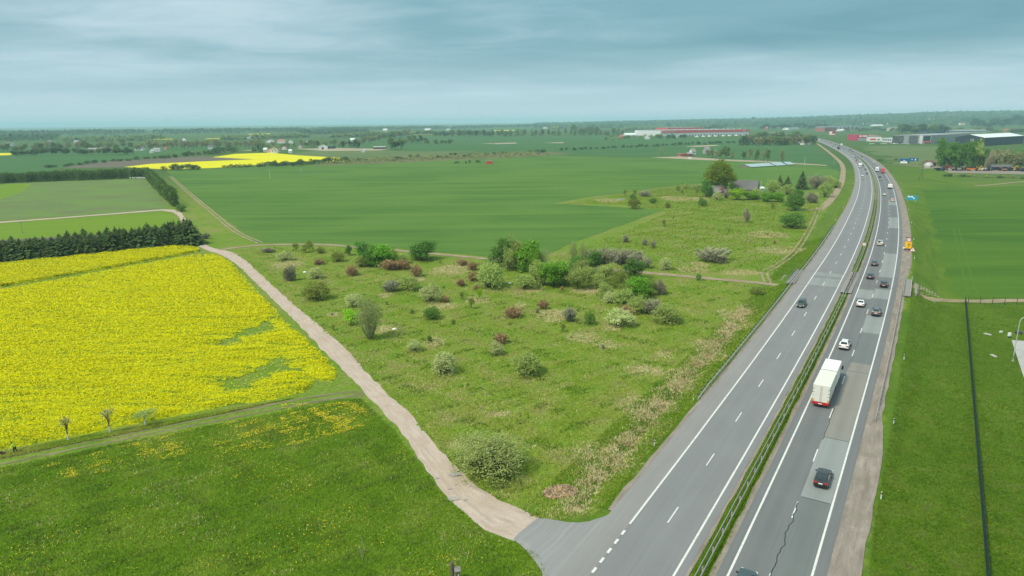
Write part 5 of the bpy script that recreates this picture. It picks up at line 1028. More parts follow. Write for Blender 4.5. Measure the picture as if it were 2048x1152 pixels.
def car_meshes(kind):
    if kind in CARMESH: return CARMESH[kind]
    L, Wd, belt, H, hood, cow, rr, fs, rs, tl = {  # length, width, belt, height, hood length end, cabin start, cabin end, windscreen run, rear run, tail height
        'sedan': (4.75, 1.84, .93, 1.44, 1.05, 1.25, 4.05, .95, .75, 1.00), 'coupe': (4.70, 1.84, .93, 1.42, 1.05, 1.25, 4.35, .95, 1.25, 1.02), 'hatch': (4.25, 1.80, .93, 1.48, .90, 1.05, 4.12, .85, .45, .98),
        'estate': (4.75, 1.83, .93, 1.48, 1.02, 1.20, 4.62, .90, .42, .98), 'suv': (4.65, 1.90, 1.05, 1.68, .98, 1.15, 4.52, .75, .45, 1.10), 'mpv': (4.40, 1.80, .98, 1.65, .70, .85, 4.32, .85, .30, 1.0), 'van': (5.3, 2.0, 1.15, 2.35, .75, .85, 5.25, .75, .06, 1.2)}[kind]
    w = Wd/2; x = lambda a: L/2-a                         # a counts from the nose; +x is forward
    def ring(a, wf, zb, zt): return [(x(a), -w*wf*.93, zb), (x(a), -w*wf, zb+.22), (x(a), -w*wf, zt-.16), (x(a), -w*wf*.92, zt), (x(a), w*wf*.92, zt), (x(a), w*wf, zt-.16), (x(a), w*wf, zb+.22), (x(a), w*wf*.93, zb)]
    hz = belt-.02; rings = [ring(0, .72, .34, .62), ring(.07, .84, .26, .70), ring(.28, .95, .22, hz-.10), ring(hood*.6, .99, .22, hz-.03), ring(cow, 1, .22, belt), ring(L*.5, 1, .22, belt+.01), ring(L-.9, 1, .22, belt+.03), ring(L-.30, .97, .24, tl), ring(L-.08, .90, .28, tl-.06), ring(L, .80, .36, tl-.22)]
    body = MB().loft(rings)
    b4 = [(cow, .90), (rr, .88)]; r0, r1 = cow+fs, rr-rs; wt = .70 if kind != 'van' else .86
    zb = belt-.02; base = [(x(cow), -w*.90, zb), (x(rr), -w*.88, zb+.03), (x(rr), w*.88, zb+.03), (x(cow), w*.90, zb)]
    mid = [(x(cow+fs*.62), -w*(wt+.09), zb+(H-zb)*.62), (x(rr-rs*.55), -w*(wt+.08), zb+(H-zb)*.64), (x(rr-rs*.55), w*(wt+.08), zb+(H-zb)*.64), (x(cow+fs*.62), w*(wt+.09), zb+(H-zb)*.62)]
    e = .05; top = [(x(r0), -w*wt, H-e), (x(r1), -w*(wt-.02), H-e), (x(r1), w*(wt-.02), H-e), (x(r0), w*wt, H-e)]
    cap = [(x(r0+.22), -w*(wt-.12), H), (x(r1-.18), -w*(wt-.13), H), (x(r1-.18), w*(wt-.13), H), (x(r0+.22), w*(wt-.12), H)]
    body.loft([base, mid, top, cap])
    me = {'body': body.mesh(kind+'_body', PA['black'], smoothf=False)}
    def pane(P, off):                                      # a pane set slightly proud of the cabin
        P = [Vector(p) for p in P]; n = (P[1]-P[0]).cross(P[2]-P[0]).normalized(); c = sum(P, Vector())/len(P)
        if n.dot(c-Vector((0, 0, .9))) < 0: n = -n
        Q = [p+n*off for p in P]; B = [p-n*.01 for p in P]; k = len(P); return MB().add(Q+B, [tuple(range(k)), tuple(range(2*k-1, k-1, -1))]+[(i, (i+1) % k, k+(i+1) % k, k+i) for i in range(k)])
    def lerp(a, b, t): return tuple(a[i]+(b[i]-a[i])*t for i in range(3))
    def quadr(i, j, u0, u1, v0, v1):                       # patch over two bands of the cabin, between corners i and j
        bot = lambda u: lerp(lerp(base[i], base[j], u), lerp(mid[i], mid[j], u), v0/.62); m_ = lambda u: lerp(mid[i], mid[j], u); tp = lambda u: lerp(m_(u), lerp(top[i], top[j], u), (v1-.62)/.38)
        return [bot(u0), bot(u1), m_(u1), tp(u1), tp(u0), m_(u0)]
    def glass(i, j, u0, u1, v0, v1, nm):
        P = quadr(i, j, u0, u1, v0, v1); a = pane([P[0], P[1], P[2], P[5]], .014); b = pane([P[5], P[2], P[3], P[4]], .014); a.add(b.v, b.f); return a.mesh(kind+nm, M_glass)
    me['windscreen'] = glass(3, 0, .07, .93, .10, .97, '_windscreen'); me['rear_window'] = glass(1, 2, .10, .90, .22 if kind != 'van' else .3, .95, '_rear_window')
    sw = []
    if kind == 'van': segs = [(.05, .22)]
    else: segs = [(.10, .42), (.45, .74), (.77, .92)]
    for (i, j, fl) in ((0, 1, 0), (2, 3, 1)):
        for u0, u1 in segs:
            a, b = (u0, u1) if not fl else (1-u1, 1-u0); sw.append(glass(i, j, a, b, .14, .90, '_side_window'))
    me['side_window'] = sw
    me['tail_light'] = [MB().box(x(L-.0)-.01+.0, x(L-.35), s*w*.62-.17 if s > 0 else s*w*.92, s*w*.92 if s > 0 else s*w*.62+.17, tl-.28, tl-.08).mesh(kind+'_tail', M_tail) for s in (-1, 1)]
    me['headlight'] = [MB().box(x(.32), x(.03), s*w*.80-.17, s*w*.80+.12, .56, .72, .03, .02).mesh(kind+'_head', M_head) for s in (-1, 1)]
    me['bumper'] = [MB().box(x(L+.03), x(L-.2), -w*.86, w*.86, .30, .50).mesh(kind+'_bumper', M_trim), MB().box(x(.2), x(-.03), -w*.76, w*.76, .26, .44).mesh(kind+'_bumper', M_trim)]
    me['number_plate'] = [MB().box(x(L+.045), x(L), -.26, .26, tl-.34, tl-.22).mesh(kind+'_plate', M_plate), MB().box(x(0), x(-.05), -.26, .26, .40, .51).mesh(kind+'_plate', M_plate)]
    me['mirror'] = [MB().box(x(cow+.55), x(cow+.35), s*(w+.04)-.09, s*(w+.04)+.09, belt+.02, belt+.16, .02, .02).mesh(kind+'_mirror', M_trim) for s in (-1, 1)]
    R = .33 if kind not in ('suv', 'van') else .37
    me['wheel'] = MB().tube((0, -.11, 0), (0, .11, 0), R, R, 14).mesh(kind+'_tyre', M_tyre); me['rim'] = MB().tube((0, -.118, 0), (0, .118, 0), R*.62, R*.62, 12).mesh(kind+'_rim', M_rim)
    me['wpos'] = [(x(.92), s*(w-.10), R) for s in (-1, 1)]+[(x(L-.92), s*(w-.10), R) for s in (-1, 1)]
    me['roof_rail'] = [MB().box(x(rr-rs-.2), x(r0+.2), s*w*(wt-.06)-.02, s*w*(wt-.06)+.02, H-.02, H+.05).mesh(kind+'_rail', M_trim) for s in (-1, 1)] if kind in ('suv', 'estate') else []
    CARMESH[kind] = me; return me
LANES = {'R': 5.7, 'L': 1.9, 'o': -10.6, 'i': -6.8}
def lane_point(py, lane): s = s_at(py, LANES[lane]); q = rp(s, LANES[lane]); d = rdir(s); h = math.atan2(d[1], d[0]); return s, (q[0], q[1], float(rz(s))+.008), h if lane in 'RL' else h+math.pi
def car(kind, py, lane, col, label, cat='car', group=None, name=None, place=None):
    me = car_meshes(kind); s, p, h = lane_point(py, lane) if place is None else (0, place[0], place[1])
    t = thing(name or ('parked_car' if place else 'car'), p, h, label, cat, group); part('body', me['body'], t, PA[col]); part('windscreen', me['windscreen'], t); part('rear_window', me['rear_window'], t)
    for k in ('side_window', 'tail_light', 'headlight', 'bumper', 'number_plate', 'mirror', 'roof_rail'):
        for m in me[k]: part(k, m, t)
    for w in me['wpos']: o = part('wheel', me['wheel'], t, loc=w); part('rim', me['rim'], o)
    return t
car('coupe', 962, 'R', 'black', 'black fastback car with clear rear window on the pale patched lane')
car('hatch', 1176, 'L', 'teal', 'dark teal hatchback in the inner lane, last behind the black fastback')
car('suv', 694, 'L', 'white', 'white crossover just ahead of the white lorry')
car('suv', 629, 'R', 'grey', 'grey sport utility car in the outer lane beside a white saloon')
car('sedan', 611, 'L', 'white', 'white saloon with dark rear window abreast of the grey utility car')
car('estate', 572, 'R', 'black', 'black estate crossing the underpass in the outer lane')
car('hatch', 556, 'L', 'navy', 'dark hatchback over the underpass in the inner lane')
car('estate', 530, 'L', 'teal', 'dark blue-green car behind the loaded white pickup')
car('hatch', 391, 'L', 'white', 'white hatchback behind the grey box van')
car('estate', 360, 'L', 'silver', 'silver car directly behind a black one below the white box lorry')
car('sedan', 355.5, 'L', 'black', 'black saloon following the white box lorry')
car('van', 326, 'R', 'white', 'white van in the outer lane ahead of the red lorry', 'van', name='van')
car('mpv', 314, 'L', 'red', 'dark red people carrier alone in the inner lane')
for py, ln, c in ((304, 'L', 'navy'), (301, 'L', 'black'), (299.5, 'R', 'navy'), (292.5, 'L', 'black'), (291, 'R', 'grey'), (289, 'L', 'navy'), (286, 'L', 'black')):
    car('sedan', py, ln, c, {'navy': 'navy', 'black': 'black', 'grey': 'grey'}[c]+' small car on the lawn-side carriageway in the bend by the grove', 'car', 'dark cars in the bend on the lawn-side carriageway')
car('mpv', 612, 'o', 'green', 'dark green estate with lit white headlamps, alone on the meadow-side carriageway')
car('sedan', 359.5, 'o', 'silver', 'silver car leading the group on the meadow-side carriageway')
car('hatch', 353, 'o', 'white', 'white hatchback following the silver leader on the meadow-side carriageway')
car('estate', 348.5, 'i', 'black', 'black estate overtaking the white hatchback')
car('sedan', 340, 'i', 'navy', 'dark saloon behind the black overtaking estate')
car('hatch', 332.5, 'i', 'blue', 'blue car overtaking the white lorry')
car('van', 324, 'o', 'orange', 'orange van following the white lorry on the meadow-side carriageway', 'van', name='van')
for py, ln, c in ((319, 'i', 'black'), (316, 'i', 'navy'), (297.5, 'i', 'black'), (293.5, 'o', 'navy'), (296, 'i', 'grey')):
    car('sedan', py, ln, c, {'navy': 'navy', 'black': 'black', 'grey': 'grey'}[c]+' small car on the meadow-side carriageway in the bend by the grove', 'car', 'dark cars in the bend on the meadow-side carriageway')
def wheels(t, xs, w, R=.5, z=None):
    m = MB().tube((0, -.16, 0), (0, .16, 0), R, R, 16).mesh('lorry_tyre', M_tyre); r = MB().tube((0, -.17, 0), (0, .17, 0), R*.55, R*.55, 12).mesh('lorry_rim', M_rim)
    for x in xs:
        for s in (-1, 1): o = part('wheel', m, t, loc=(x, s*(w/2-.17), R)); part('rim', r, o)
def lorry_cab(t, x0, col, H=3.6):
    """cab with its front at x0"""
    m = MB(); m.loft([[(x0-.02, -1.18, .55), (x0-.02, 1.18, .55), (x0-.02, 1.18, 1.6), (x0-.12, 1.15, 2.75), (x0-.12, -1.15, 2.75), (x0-.02, -1.18, 1.6)], [(x0-2.1, -1.22, .55), (x0-2.1, 1.22, .55), (x0-2.1, 1.22, 1.6), (x0-2.1, 1.22, 2.85), (x0-2.1, -1.22, 2.85), (x0-2.1, -1.22, 1.6)]])
    part('cab', m.mesh('cab', PA[col]), t); d = MB(); d.loft([[(x0-.35, -1.0, 2.80), (x0-.35, 1.0, 2.80), (x0-.55, .95, 2.86), (x0-.55, -.95, 2.86)], [(x0-1.2, -1.15, 2.80), (x0-1.2, 1.15, 2.80), (x0-1.25, 1.1, H-.1), (x0-1.25, -1.1, H-.1)], [(x0-2.0, -1.2, 2.80), (x0-2.0, 1.2, 2.80), (x0-2.0, 1.15, H), (x0-2.0, -1.15, H)]]); part('wind_deflector', d.mesh('deflector', PA[col]), t)
    part('windscreen', MB().loft([[(x0+.015, -1.08, 1.65), (x0+.015, 1.08, 1.65), (x0-.095, 1.06, 2.55), (x0-.095, -1.06, 2.55)], [(x0-.03, -1.08, 1.65), (x0-.03, 1.08, 1.65), (x0-.14, 1.06, 2.55), (x0-.14, -1.06, 2.55)]]).mesh('lorry_screen', M_glass), t)
    for s in (-1, 1):
        part('side_window', MB().box(x0-1.2, x0-.35, s*1.215-.015, s*1.215+.015, 1.75, 2.45).mesh('lorry_side', M_glass), t); part('mirror', MB().box(x0-.30, x0-.12, s*1.42-.12, s*1.42+.12, 1.7, 2.4).mesh('lorry_mirror', M_trim), t)
        part('headlight', MB().box(x0-.1, x0+.03, s*.9-.18, s*.9+.18, .75, .95).mesh('lorry_head', M_head), t)
    part('bumper', MB().box(x0-.4, x0+.04, -1.2, 1.2, .35, .62).mesh('lorry_bumper', M_trim), t)
def box_body(t, x0, x1, H, mat, roofmat, name='cargo_box', rear=True, w=2.55, ribs=0):
    o = part(name, MB().box(x0, x1, -w/2, w/2, 1.05, H-.05).mesh('cargo_box', mat), t); rf = part('roof', MB().box(x0-.03, x1+.03, -w/2-.03, w/2+.03, H-.05, H+.02).mesh('cargo_roof', roofmat), o)
    for i in range(ribs): xx = x0+(x1-x0)*(i+.5)/ribs; part('roof_rib', MB().box(xx-.03, xx+.03, -w/2, w/2, H+.02, H+.035).mesh('roof_rib', roofmat), o)
    part('chassis', MB().box(x0+.1, x1-.1, -.5, .5, .62, 1.05).mesh('chassis', M_dk), t)
    part('side_guard', MB().box(x0+1.5, x1-2.0, -w/2+.05, -w/2+.10, .45, .95).box(x0+1.5, x1-2.0, w/2-.10, w/2-.05, .45, .95).mesh('side_guard', M_galvd), t)
    return o
def road_train():
    s, p, h = lane_point(817, 'L'); t = thing('lorry', p, h, 'long white drawbar lorry with cream rear doors and red bumper', 'lorry'); Lt = 16.6
    lorry_cab(t, Lt, 'white', 3.75); box_body(t, 8.6, 14.4, 3.9, M_white, M_white, 'front_cargo_box'); b = box_body(t, 0.06, 8.0, 3.9, M_cream, M_cream, 'rear_cargo_box', ribs=12)
    part('coupling_bellows', MB().box(8.0, 8.6, -1.05, 1.05, 1.2, 3.6).mesh('bellows', M_dk), t); wheels(t, [1.6, 2.9, 6.4, 10.0, 11.3, 15.2], 2.5)
    for s_ in (-1, 1):
        d = part('rear_door', MB().box(0, .058, s_*.635-.62, s_*.635+.62, 1.10, 3.80).mesh('rear_door', M_cream), t)
        for z in (1.5, 2.1, 2.7, 3.3): part('hinge', MB().box(-.02, .0, s_*1.15-.12, s_*1.15+.12, z-.035, z+.035).mesh('hinge', M_dk), d)
        part('lock_rod', MB().tube((-.02, s_*.12, 1.1), (-.02, s_*.12, 3.75), .02).mesh('rod', M_galvd), d)
        part('reflector', MB().box(-.03, -.001, s_*1.12-.13, s_*1.12+.13, 1.15, 1.42).mesh('reflector', M_amber), t); part('tail_light', MB().box(-.10, -.045, s_*.95-.22, s_*.95+.22, .72, .88).mesh('lorry_tail', M_tail), t)
    part('rear_bumper', MB().box(-.04, .12, -1.27, 1.27, .62, 1.05).mesh('rear_bumper', M_red), t); part('number_plate', MB().box(-.07, -.042, -.27, .27, .72, .86).mesh('lorry_plate', M_plate), t)
    part('curtain_rail', MB().box(.1, 8.0, -1.30, -1.277, .98, 1.10).mesh('rail', M_red), t); part('curtain_rail', MB().box(.1, 8.0, 1.277, 1.30, .98, 1.10).mesh('rail', M_red), t)
road_train()
def lorry(py, lane, bodycol, boxmat, label, Lb=12.8, mark=None, H=3.95, cat='lorry', name='lorry', cabcol='white'):
    s, p, h = lane_point(py, lane); t = thing(name, p, h, label, cat); front = Lb+2.5
    off = 0 if lane in 'RL' else -front
    box_body(t, off, off+Lb, H, boxmat, boxmat); lorry_cab(t, off+front, cabcol, H-.3); wheels(t, [off+1.5, off+2.8, off+front-1.4], 2.5)
    part('rear_bumper', MB().box(off-.06, off, -1.25, 1.25, .6, .95).mesh('rear_bumper', M_dk), t)
    for s_ in (-1, 1): part('tail_light', MB().box(off-.09, off-.062, s_*.95-.2, s_*.95+.2, .66, .85).mesh('lorry_tail', M_tail), t)
    if mark:
        m = MB()
        for a, b in (((-.75, 1.7), (-.45, 2.9)), ((.75, 2.9), (.45, 1.7)), ((-.35, 2.05), (.35, 2.5))):
            d = Vector((0, b[0]-a[0], b[1]-a[1])).normalized(); n = Vector((0, -d.z, d.y))*.14; A, B = Vector((off-.02, a[0], a[1])), Vector((off-.02, b[0], b[1])); k = Vector((.015, 0, 0)); m.loft([[A-n, A+n, A+n+k, A-n+k], [B-n, B+n, B+n+k, B-n+k]])
        part('emblem', m.mesh('emblem', mark), t)
    return t
M_truckred = plain('faded_red_tarpaulin', (.52, .075, .085), .6); M_blue = plain('blue_mark', (.04, .22, .45), .5)
lorry(347, 'R', 'white', M_truckred, 'red box lorry in the outer lane next to the white one', 10.5, H=3.9, cabcol='red')
lorry(344, 'L', 'white', M_white, 'white box lorry with a blue emblem on its rear doors', 9.0, M_blue)
lorry(378, 'R', 'white', M_white, 'small white box van with a grey rear, in the outer lane', 4.6, H=2.9, cat='van', name='box_van')
lorry(336, 'o', 'white', M_white, 'white lorry with dark windscreen on the meadow-side carriageway', 9.5)
lorry(299, 'o', 'navy', M_dk, 'dark lorry in the bend by the grove', 10, cabcol='navy')
lorry(292, 'R', 'white', M_white, 'white lorry in the bend on the lawn-side carriageway', 8)
lorry(282, 'o', 'white', M_white, 'white lorry emerging from behind the grove', 8)
def pickup(py, lane, label, load):
    t = car('van', py, lane, 'white', label, 'pickup', name='pickup_truck') if False else None
    s, p, h = lane_point(py, lane); t = thing('pickup_truck', p, h, label, 'pickup')
    body = MB(); w = .93
    def ring(x, wf, zb, zt): return [(x, -w*wf*.95, zb), (x, -w*wf, zb+.2), (x, -w*wf, zt-.1), (x, -w*wf*.95, zt), (x, w*wf*.95, zt), (x, w*wf, zt-.1), (x, w*wf, zb+.2), (x, w*wf*.95, zb)]
    body.loft([ring(2.65, .8, .45, .85), ring(2.4, .96, .35, 1.0), ring(1.3, 1, .33, 1.12), ring(-.35, 1, .33, 1.14), ring(-.4, 1, .33, .80), ring(-2.6, 1, .36, .80), ring(-2.65, .97, .4, .78)])
    body.loft([[(1.25, -w*.9, 1.1), (-.35, -w*.9, 1.1), (-.35, w*.9, 1.1), (1.25, w*.9, 1.1)], [(.55, -w*.72, 1.74), (-.25, -w*.72, 1.76), (-.25, w*.72, 1.76), (.55, w*.72, 1.74)]])
    part('body', body.mesh('pickup_body', PA['white']), t); part('rear_window', MB().box(-.355, -.30, -.6, .6, 1.22, 1.62).mesh('pk_glass', M_glass), t)
    part('windscreen', MB().loft([[(1.22, -.72, 1.2), (1.22, .72, 1.2), (.64, .6, 1.68), (.64, -.6, 1.68)], [(1.16, -.72, 1.2), (1.16, .72, 1.2), (.58, .6, 1.68), (.58, -.6, 1.68)]]).mesh('pk_screen', M_glass), t)
    for y0 in (-.90, .90):
        part('side_window', MB().box(-.2, .75, y0*.86-.02, y0*.86+.02, 1.22, 1.55).mesh('pk_side', M_glass), t); part('bed_side', MB().box(-2.62, -.42, y0-.05, y0+.02, .80, 1.15).mesh('pk_bed', M_white if load == 'pallet' else PA['beige']), t)
    part('tailgate', MB().box(-2.70, -2.62, -.9, .9, .55, 1.15).mesh('pk_gate', PA['beige']), t)
    for s_ in (-1, 1): part('tail_light', MB().box(-2.73, -2.66, s_*.82-.08, s_*.82+.08, .62, .95).mesh('pk_tail', M_tail), t); part('mirror', MB().box(.75, .9, s_*1.05-.1, s_*1.05+.1, 1.15, 1.35).mesh('pk_mirror', M_trim), t)
    wheels(t, [1.7, -1.75], 1.86, .37)
    if load == 'pallet': part('load_bed', MB().box(-2.6, -.45, -.85, .85, .82, 1.02).mesh('load_bed', PA['beige']), t); part('spare_wheel', MB().tube((-.75, .35, 1.05), (-.75, .35, 1.28), .36, .36, 14).mesh('spare', M_tyre), t)
    else: part('load', MB().box(-1.5, -.5, -.7, .7, .82, 1.6, .15, .1).mesh('load', M_truckred), t); part('load', MB().box(-2.5, -1.55, -.8, .6, .82, 1.25, .1, .1).mesh('load', M_galvd), t)
pickup(490, 'L', 'white pickup with cream flat bed and a spare wheel', 'pallet')
pickup(403, 'R', 'silver-white pickup carrying a red load in the outer lane', 'red')
# ------------------------------------------------------------------ guard rails, posts, signs
def guardrail(label, sa, sb, d, spacing, zt=.78, side=1, ends=True, mat=None, group=None, postside=None):
    mat = mat or M_galv; t = thing('guardrail', (*rp((sa+sb)/2, d), float(rz((sa+sb)/2))-.12), 0, label, 'guardrail', group); o0 = np.array(t.location)
    s = np.arange(sa, sb, 2.0); c = rp(s, 0); nn = np.stack([np.interp(s, RS, RN[:, 0]), np.interp(s, RS, RN[:, 1])], -1)
    prof = [(0, -.31), (.05*side, -.25), (.05*side, -.20), (-.02*side, -.155), (.05*side, -.11), (.05*side, -.06), (0, 0), (-.035*side, 0), (-.05*side, -.155), (-.035*side, -.31)]
    drop = np.ones(len(s))*zt
    if ends: drop = np.minimum(zt, .32+(s-s[0])/7*.5); drop = np.minimum(drop, .32+(s[-1]-s)/7*.5)
    rings = [[(c[i, 0]+nn[i, 0]*(d+a)-o0[0], c[i, 1]+nn[i, 1]*(d+a)-o0[1], float(rz(s[i]))+drop[i]+b-o0[2]) for a, b in prof] for i in range(len(s))]
    part('beam', MB().loft(rings).mesh('guardrail_beam', mat), t)
    pm = MB().box(-.05, .05, -.05, .05, 0, zt+.08).mesh('rail_post', M_galvd); pd = d-side*.14 if postside is None else postside
    for q in np.arange(sa+1, sb-1, spacing):
        x = rp(q, pd); h = rdir(q); part('post', pm, t, loc=(x[0]-o0[0], x[1]-o0[1], float(rz(q))-.14-o0[2]), rot=(0, 0, math.atan2(h[1], h[0])))
        if postside is None and spacing < 3 and side > 0:
            x2 = rp(q, d-side*.30); part('spacer', MBX['sp'], t, loc=(x2[0]-o0[0], x2[1]-o0[1], float(rz(q))+.62-o0[2]), rot=(0, 0, math.atan2(h[1], h[0])))
    return t
MBX = {'sp': MB().box(-.06, .06, -.20, .20, -.12, .12).mesh('spacer', M_dk)}
guardrail('grey crash barrier along the outer edge of the meadow-side carriageway above the green bank', s_at(800, -16.3), s_at(452, -16.3), -16.3, 2.0, side=1)
sm0, sm1 = 130, s_at(330, -2.4)
guardrail('median crash barrier beam facing the meadow-side carriageway', sm0, sm1, -2.72, 4.0, side=-1, ends=False, mat=M_galvd, group=None, postside=-2.48)
guardrail('median crash barrier beam facing the lawn-side carriageway', sm0, sm1, -2.20, 4.0, side=1, ends=False, mat=M_galvd, group=None, postside=-2.42)
guardrail('pale crash barrier on the outer edge of the lawn-side carriageway, leading to the underpass', s_at(842, 10.1), s_at(549, 10.1), 10.1, 2.0, side=-1, mat=M_galvd)
def delineator(x, y, z, h, label='white roadside marker post with a black band', group='marker posts along the highway'):
    t = thing('marker_post', (x, y, z-.05), h, label, 'marker post', group); part('post', DEL[0], t); part('band', DEL[1], t); part('reflector', DEL[2], t)
DEL = [MB().box(-.05, .05, -.06, .06, 0, 1.05, .0, .01).mesh('marker', M_white), MB().box(-.055, .055, -.066, .066, .72, .95).mesh('marker_band', M_trim), MB().box(-.060, -.056, -.03, .03, .78, .90).box(.056, .060, -.03, .03, .78, .90).mesh('marker_reflector', M_amber)]
for py in (888, 797): s = s_at(py, -17.2); p = rp(s, -17.2); delineator(p[0], p[1], tz(p[0], p[1]), 0)
for py in (845, 994, 716, 516, 478, 445, 418, 396, 378, 362, 350, 340):
    s = s_at(py, 12.4); p = rp(s, 12.6); delineator(p[0], p[1], tz(p[0], p[1]), 0)
for py in (440, 415, 396, 380, 366, 352, 342, 333, 325):
    s = s_at(py, -17); p = rp(s, -17.0); delineator(p[0], p[1], tz(p[0], p[1]), 0)
M_signy = plain('sign_yellow', (.85, .48, .01), .5, var=.03); M_signw = plain('sign_white', (.80, .80, .80), .5, var=.02); M_signr = plain('sign_red', (.60, .02, .02), .5); M_signb = plain('sign_blue', (.012, .11, .26), .45, var=.04); M_signc = plain('sign_cyan', (.02, .30, .45), .45, var=.04); M_black = plain('sign_black', (.012, .012, .012), .6)
def text_mesh(txt, size, mat, name='lettering', depth=.004):
    cu = bpy.data.curves.new(name, 'FONT'); cu.body = txt; cu.size = size; cu.align_x = 'CENTER'; cu.align_y = 'CENTER'; cu.extrude = depth; o = bpy.data.objects.new(name, cu); COL.objects.link(o)
    me = bpy.data.meshes.new_from_object(o.evaluated_get(bpy.context.evaluated_depsgraph_get())); bpy.data.objects.remove(o); me.materials.clear(); me.materials.append(mat); me.name = name; return me
def letters(txt, size, mat, parent, loc, rot, name='lettering', scale=None): return part(name, text_mesh(txt, size, mat), parent, loc=loc, rot=rot, scale=scale)
def disc(r, y0, y1, z, n=24, ri=0):
    m = MB(); m.tube((0, y0, z), (0, y1, z), r, r, n); return m
def warning_trailer():
    s = s_at(501, 10.6); p = rp(s, 10.6); h = rdir(s); t = thing('warning_trailer', (p[0], p[1], float(rz(s))-.03), math.atan2(h[1], h[0])-math.pi/2, 'yellow roadworks warning trailer with a round 70 sign on top, parked on the gravel shoulder', 'warning trailer')
    part('frame', MB().box(-1.05, 1.05, -.1, 1.8, .45, .60).tube((0, 1.8, .5), (0, 3.0, .5), .05).mesh('trailer_frame', M_dk), t); m = MB().tube((-.1, 0, 0), (.1, 0, 0), .33, .33, 14).mesh('trailer_tyre', M_tyre)
    for x in (-1.1, 1.1): part('wheel', m, t, loc=(x, .8, .33))
    part('board', MB().box(-.95, .95, -.02, .06, .75, 3.0).mesh('board', M_signy), t); part('arrow', MB().box(-.08, .08, -.035, -.022, 1.0, 2.2).box(-.08, .5, -.035, -.022, 2.2, 2.4).box(.42, .58, -.035, -.022, 1.5, 2.3).mesh('arrow', M_black), t)
    part('mast', MB().box(-.08, .08, .0, .12, 2.9, 4.3).mesh('mast', M_dk), t); part('round_sign', disc(.65, -.03, .0, 3.75).mesh('round_sign', M_signr), t); part('round_face', disc(.50, -.04, -.032, 3.75).mesh('round_face', M_signw), t)
    letters('70', .55, M_black, t, (0, -.048, 3.75), (math.pi/2, 0, 0)); part('lamp_bar', MB().box(-1.0, 1.0, .0, .12, 4.40, 4.50).box(-1.05, -.75, -.06, .10, 4.35, 4.62).box(.75, 1.05, -.06, .10, 4.35, 4.62).mesh('lamp_bar', M_trim), t)
    part('battery_box', MB().box(-1.5, -1.0, .1, .7, .5, .95).mesh('battery_box', M_white), t)
    q = rp(s-3.2, 12.0); t2 = thing('warning_triangle', (q[0], q[1], tz(*q)), math.atan2(h[1], h[0])-math.pi/2, 'white warning triangle sign standing in front of the yellow trailer', 'road sign')
    part('triangle_rim', MB().add([(-.95, 0, .5), (.95, 0, .5), (0, 0, 2.1), (-.95, .03, .5), (.95, .03, .5), (0, .03, 2.1)], [(0, 1, 2), (5, 4, 3), (0, 3, 4, 1), (1, 4, 5, 2), (2, 5, 3, 0)]).mesh('tri', M_signr), t2)
    part('triangle_face', MB().add([(-.72, -.015, .63), (.72, -.015, .63), (0, -.015, 1.84), (-.72, -.003, .63), (.72, -.003, .63), (0, -.003, 1.84)], [(0, 1, 2), (5, 4, 3), (0, 3, 4, 1), (1, 4, 5, 2), (2, 5, 3, 0)]).mesh('tri_face', M_signw), t2)
    part('symbol', MB().box(-.07, .07, -.03, -.018, .95, 1.45).box(-.07, .07, -.03, -.018, .75, .87).mesh('symbol', M_black), t2); part('leg', MB().tube((-.5, .05, 0), (-.4, .02, .6), .03).mesh('leg', M_dk), t2); part('leg', MB().tube((.5, .05, 0), (.4, .02, .6), .03).mesh('leg', M_dk), t2)
warning_trailer()
def median_sign():
    s = s_at(503, -2.45); p = rp(s, -2.45); h = rdir(s); t = thing('round_road_sign', (p[0], p[1], float(rz(s))-.1), math.atan2(h[1], h[0])-math.pi/2, 'round white no-overtaking sign on a post in the median', 'road sign')
    part('post', MB().tube((0, 0, 0), (0, 0, 2.9), .04).mesh('sign_post', M_galv), t); part('disc', disc(.55, -.06, -.045, 2.6).mesh('sign_disc', M_signr), t); part('face', disc(.47, -.075, -.062, 2.6).mesh('sign_face', M_signw), t); part('symbol', MB().box(-.22, -.04, -.085, -.076, 2.5, 2.68).box(.04, .22, -.085, -.076, 2.5, 2.68).mesh('sign_symbol', M_black), t)
median_sign()
def board(px, py, w, h, zb, mat, label, txts=(), name='direction_sign', cat='road sign', legs=2, frame=None, away=True):
    q = flat(px, py); z = tz(*q); a = math.atan2(q[0], q[1]); t = thing(name, (q[0], q[1], z), -a, label, cat)
    part('panel', MB().box(-w/2, w/2, -.05, .05, zb, zb+h).mesh('panel', mat), t)
    for i in range(legs): x = (-.35+.7*i/max(1, legs-1))*w if legs > 1 else 0; part('leg', MB().box(x-.07, x+.07, .052, .19, 0, zb+h*.9).mesh('sign_leg', M_galv), t)
    for tx in txts:
        if tx[0] == 'box': _, x0, x1, z0, z1, mm = tx; part('field', MB().box(x0, x1, -.066, -.052, zb+z0, zb+z1).mesh('field', mm), t)
        else: letters(tx[0], tx[1], tx[4], t, (tx[2], -.075, zb+tx[3]), (math.pi/2, 0, 0))
    return t
board(1823, 407, 5.4, 2.6, 1.2, M_signc, 'small bright blue information sign in the grass beside the highway', [('box', -2.3, -.9, 1.6, 2.3, M_signw), ('box', -.6, .3, 1.5, 2.3, M_signw), ('box', .5, 1.2, .7, 1.5, M_signw)])
board(1807, 329.5, 8.0, 4.2, 2.2, M_signb, 'big blue direction board with a white lower panel beside the exit lane', [('box', -3.2, 3.2, -.6, 1.2, M_signw), ('box', -1.0, 1.2, 1.9, 2.4, M_signw)])
board(1826, 328.5, 8.4, 3.4, 3.2, M_signb, 'blue direction board with two white symbols beside the exit lane', [('box', -1.8, -1.0, 1.2, 2.4, M_signw), ('box', 1.2, 2.2, .7, 2.6, M_signw)])
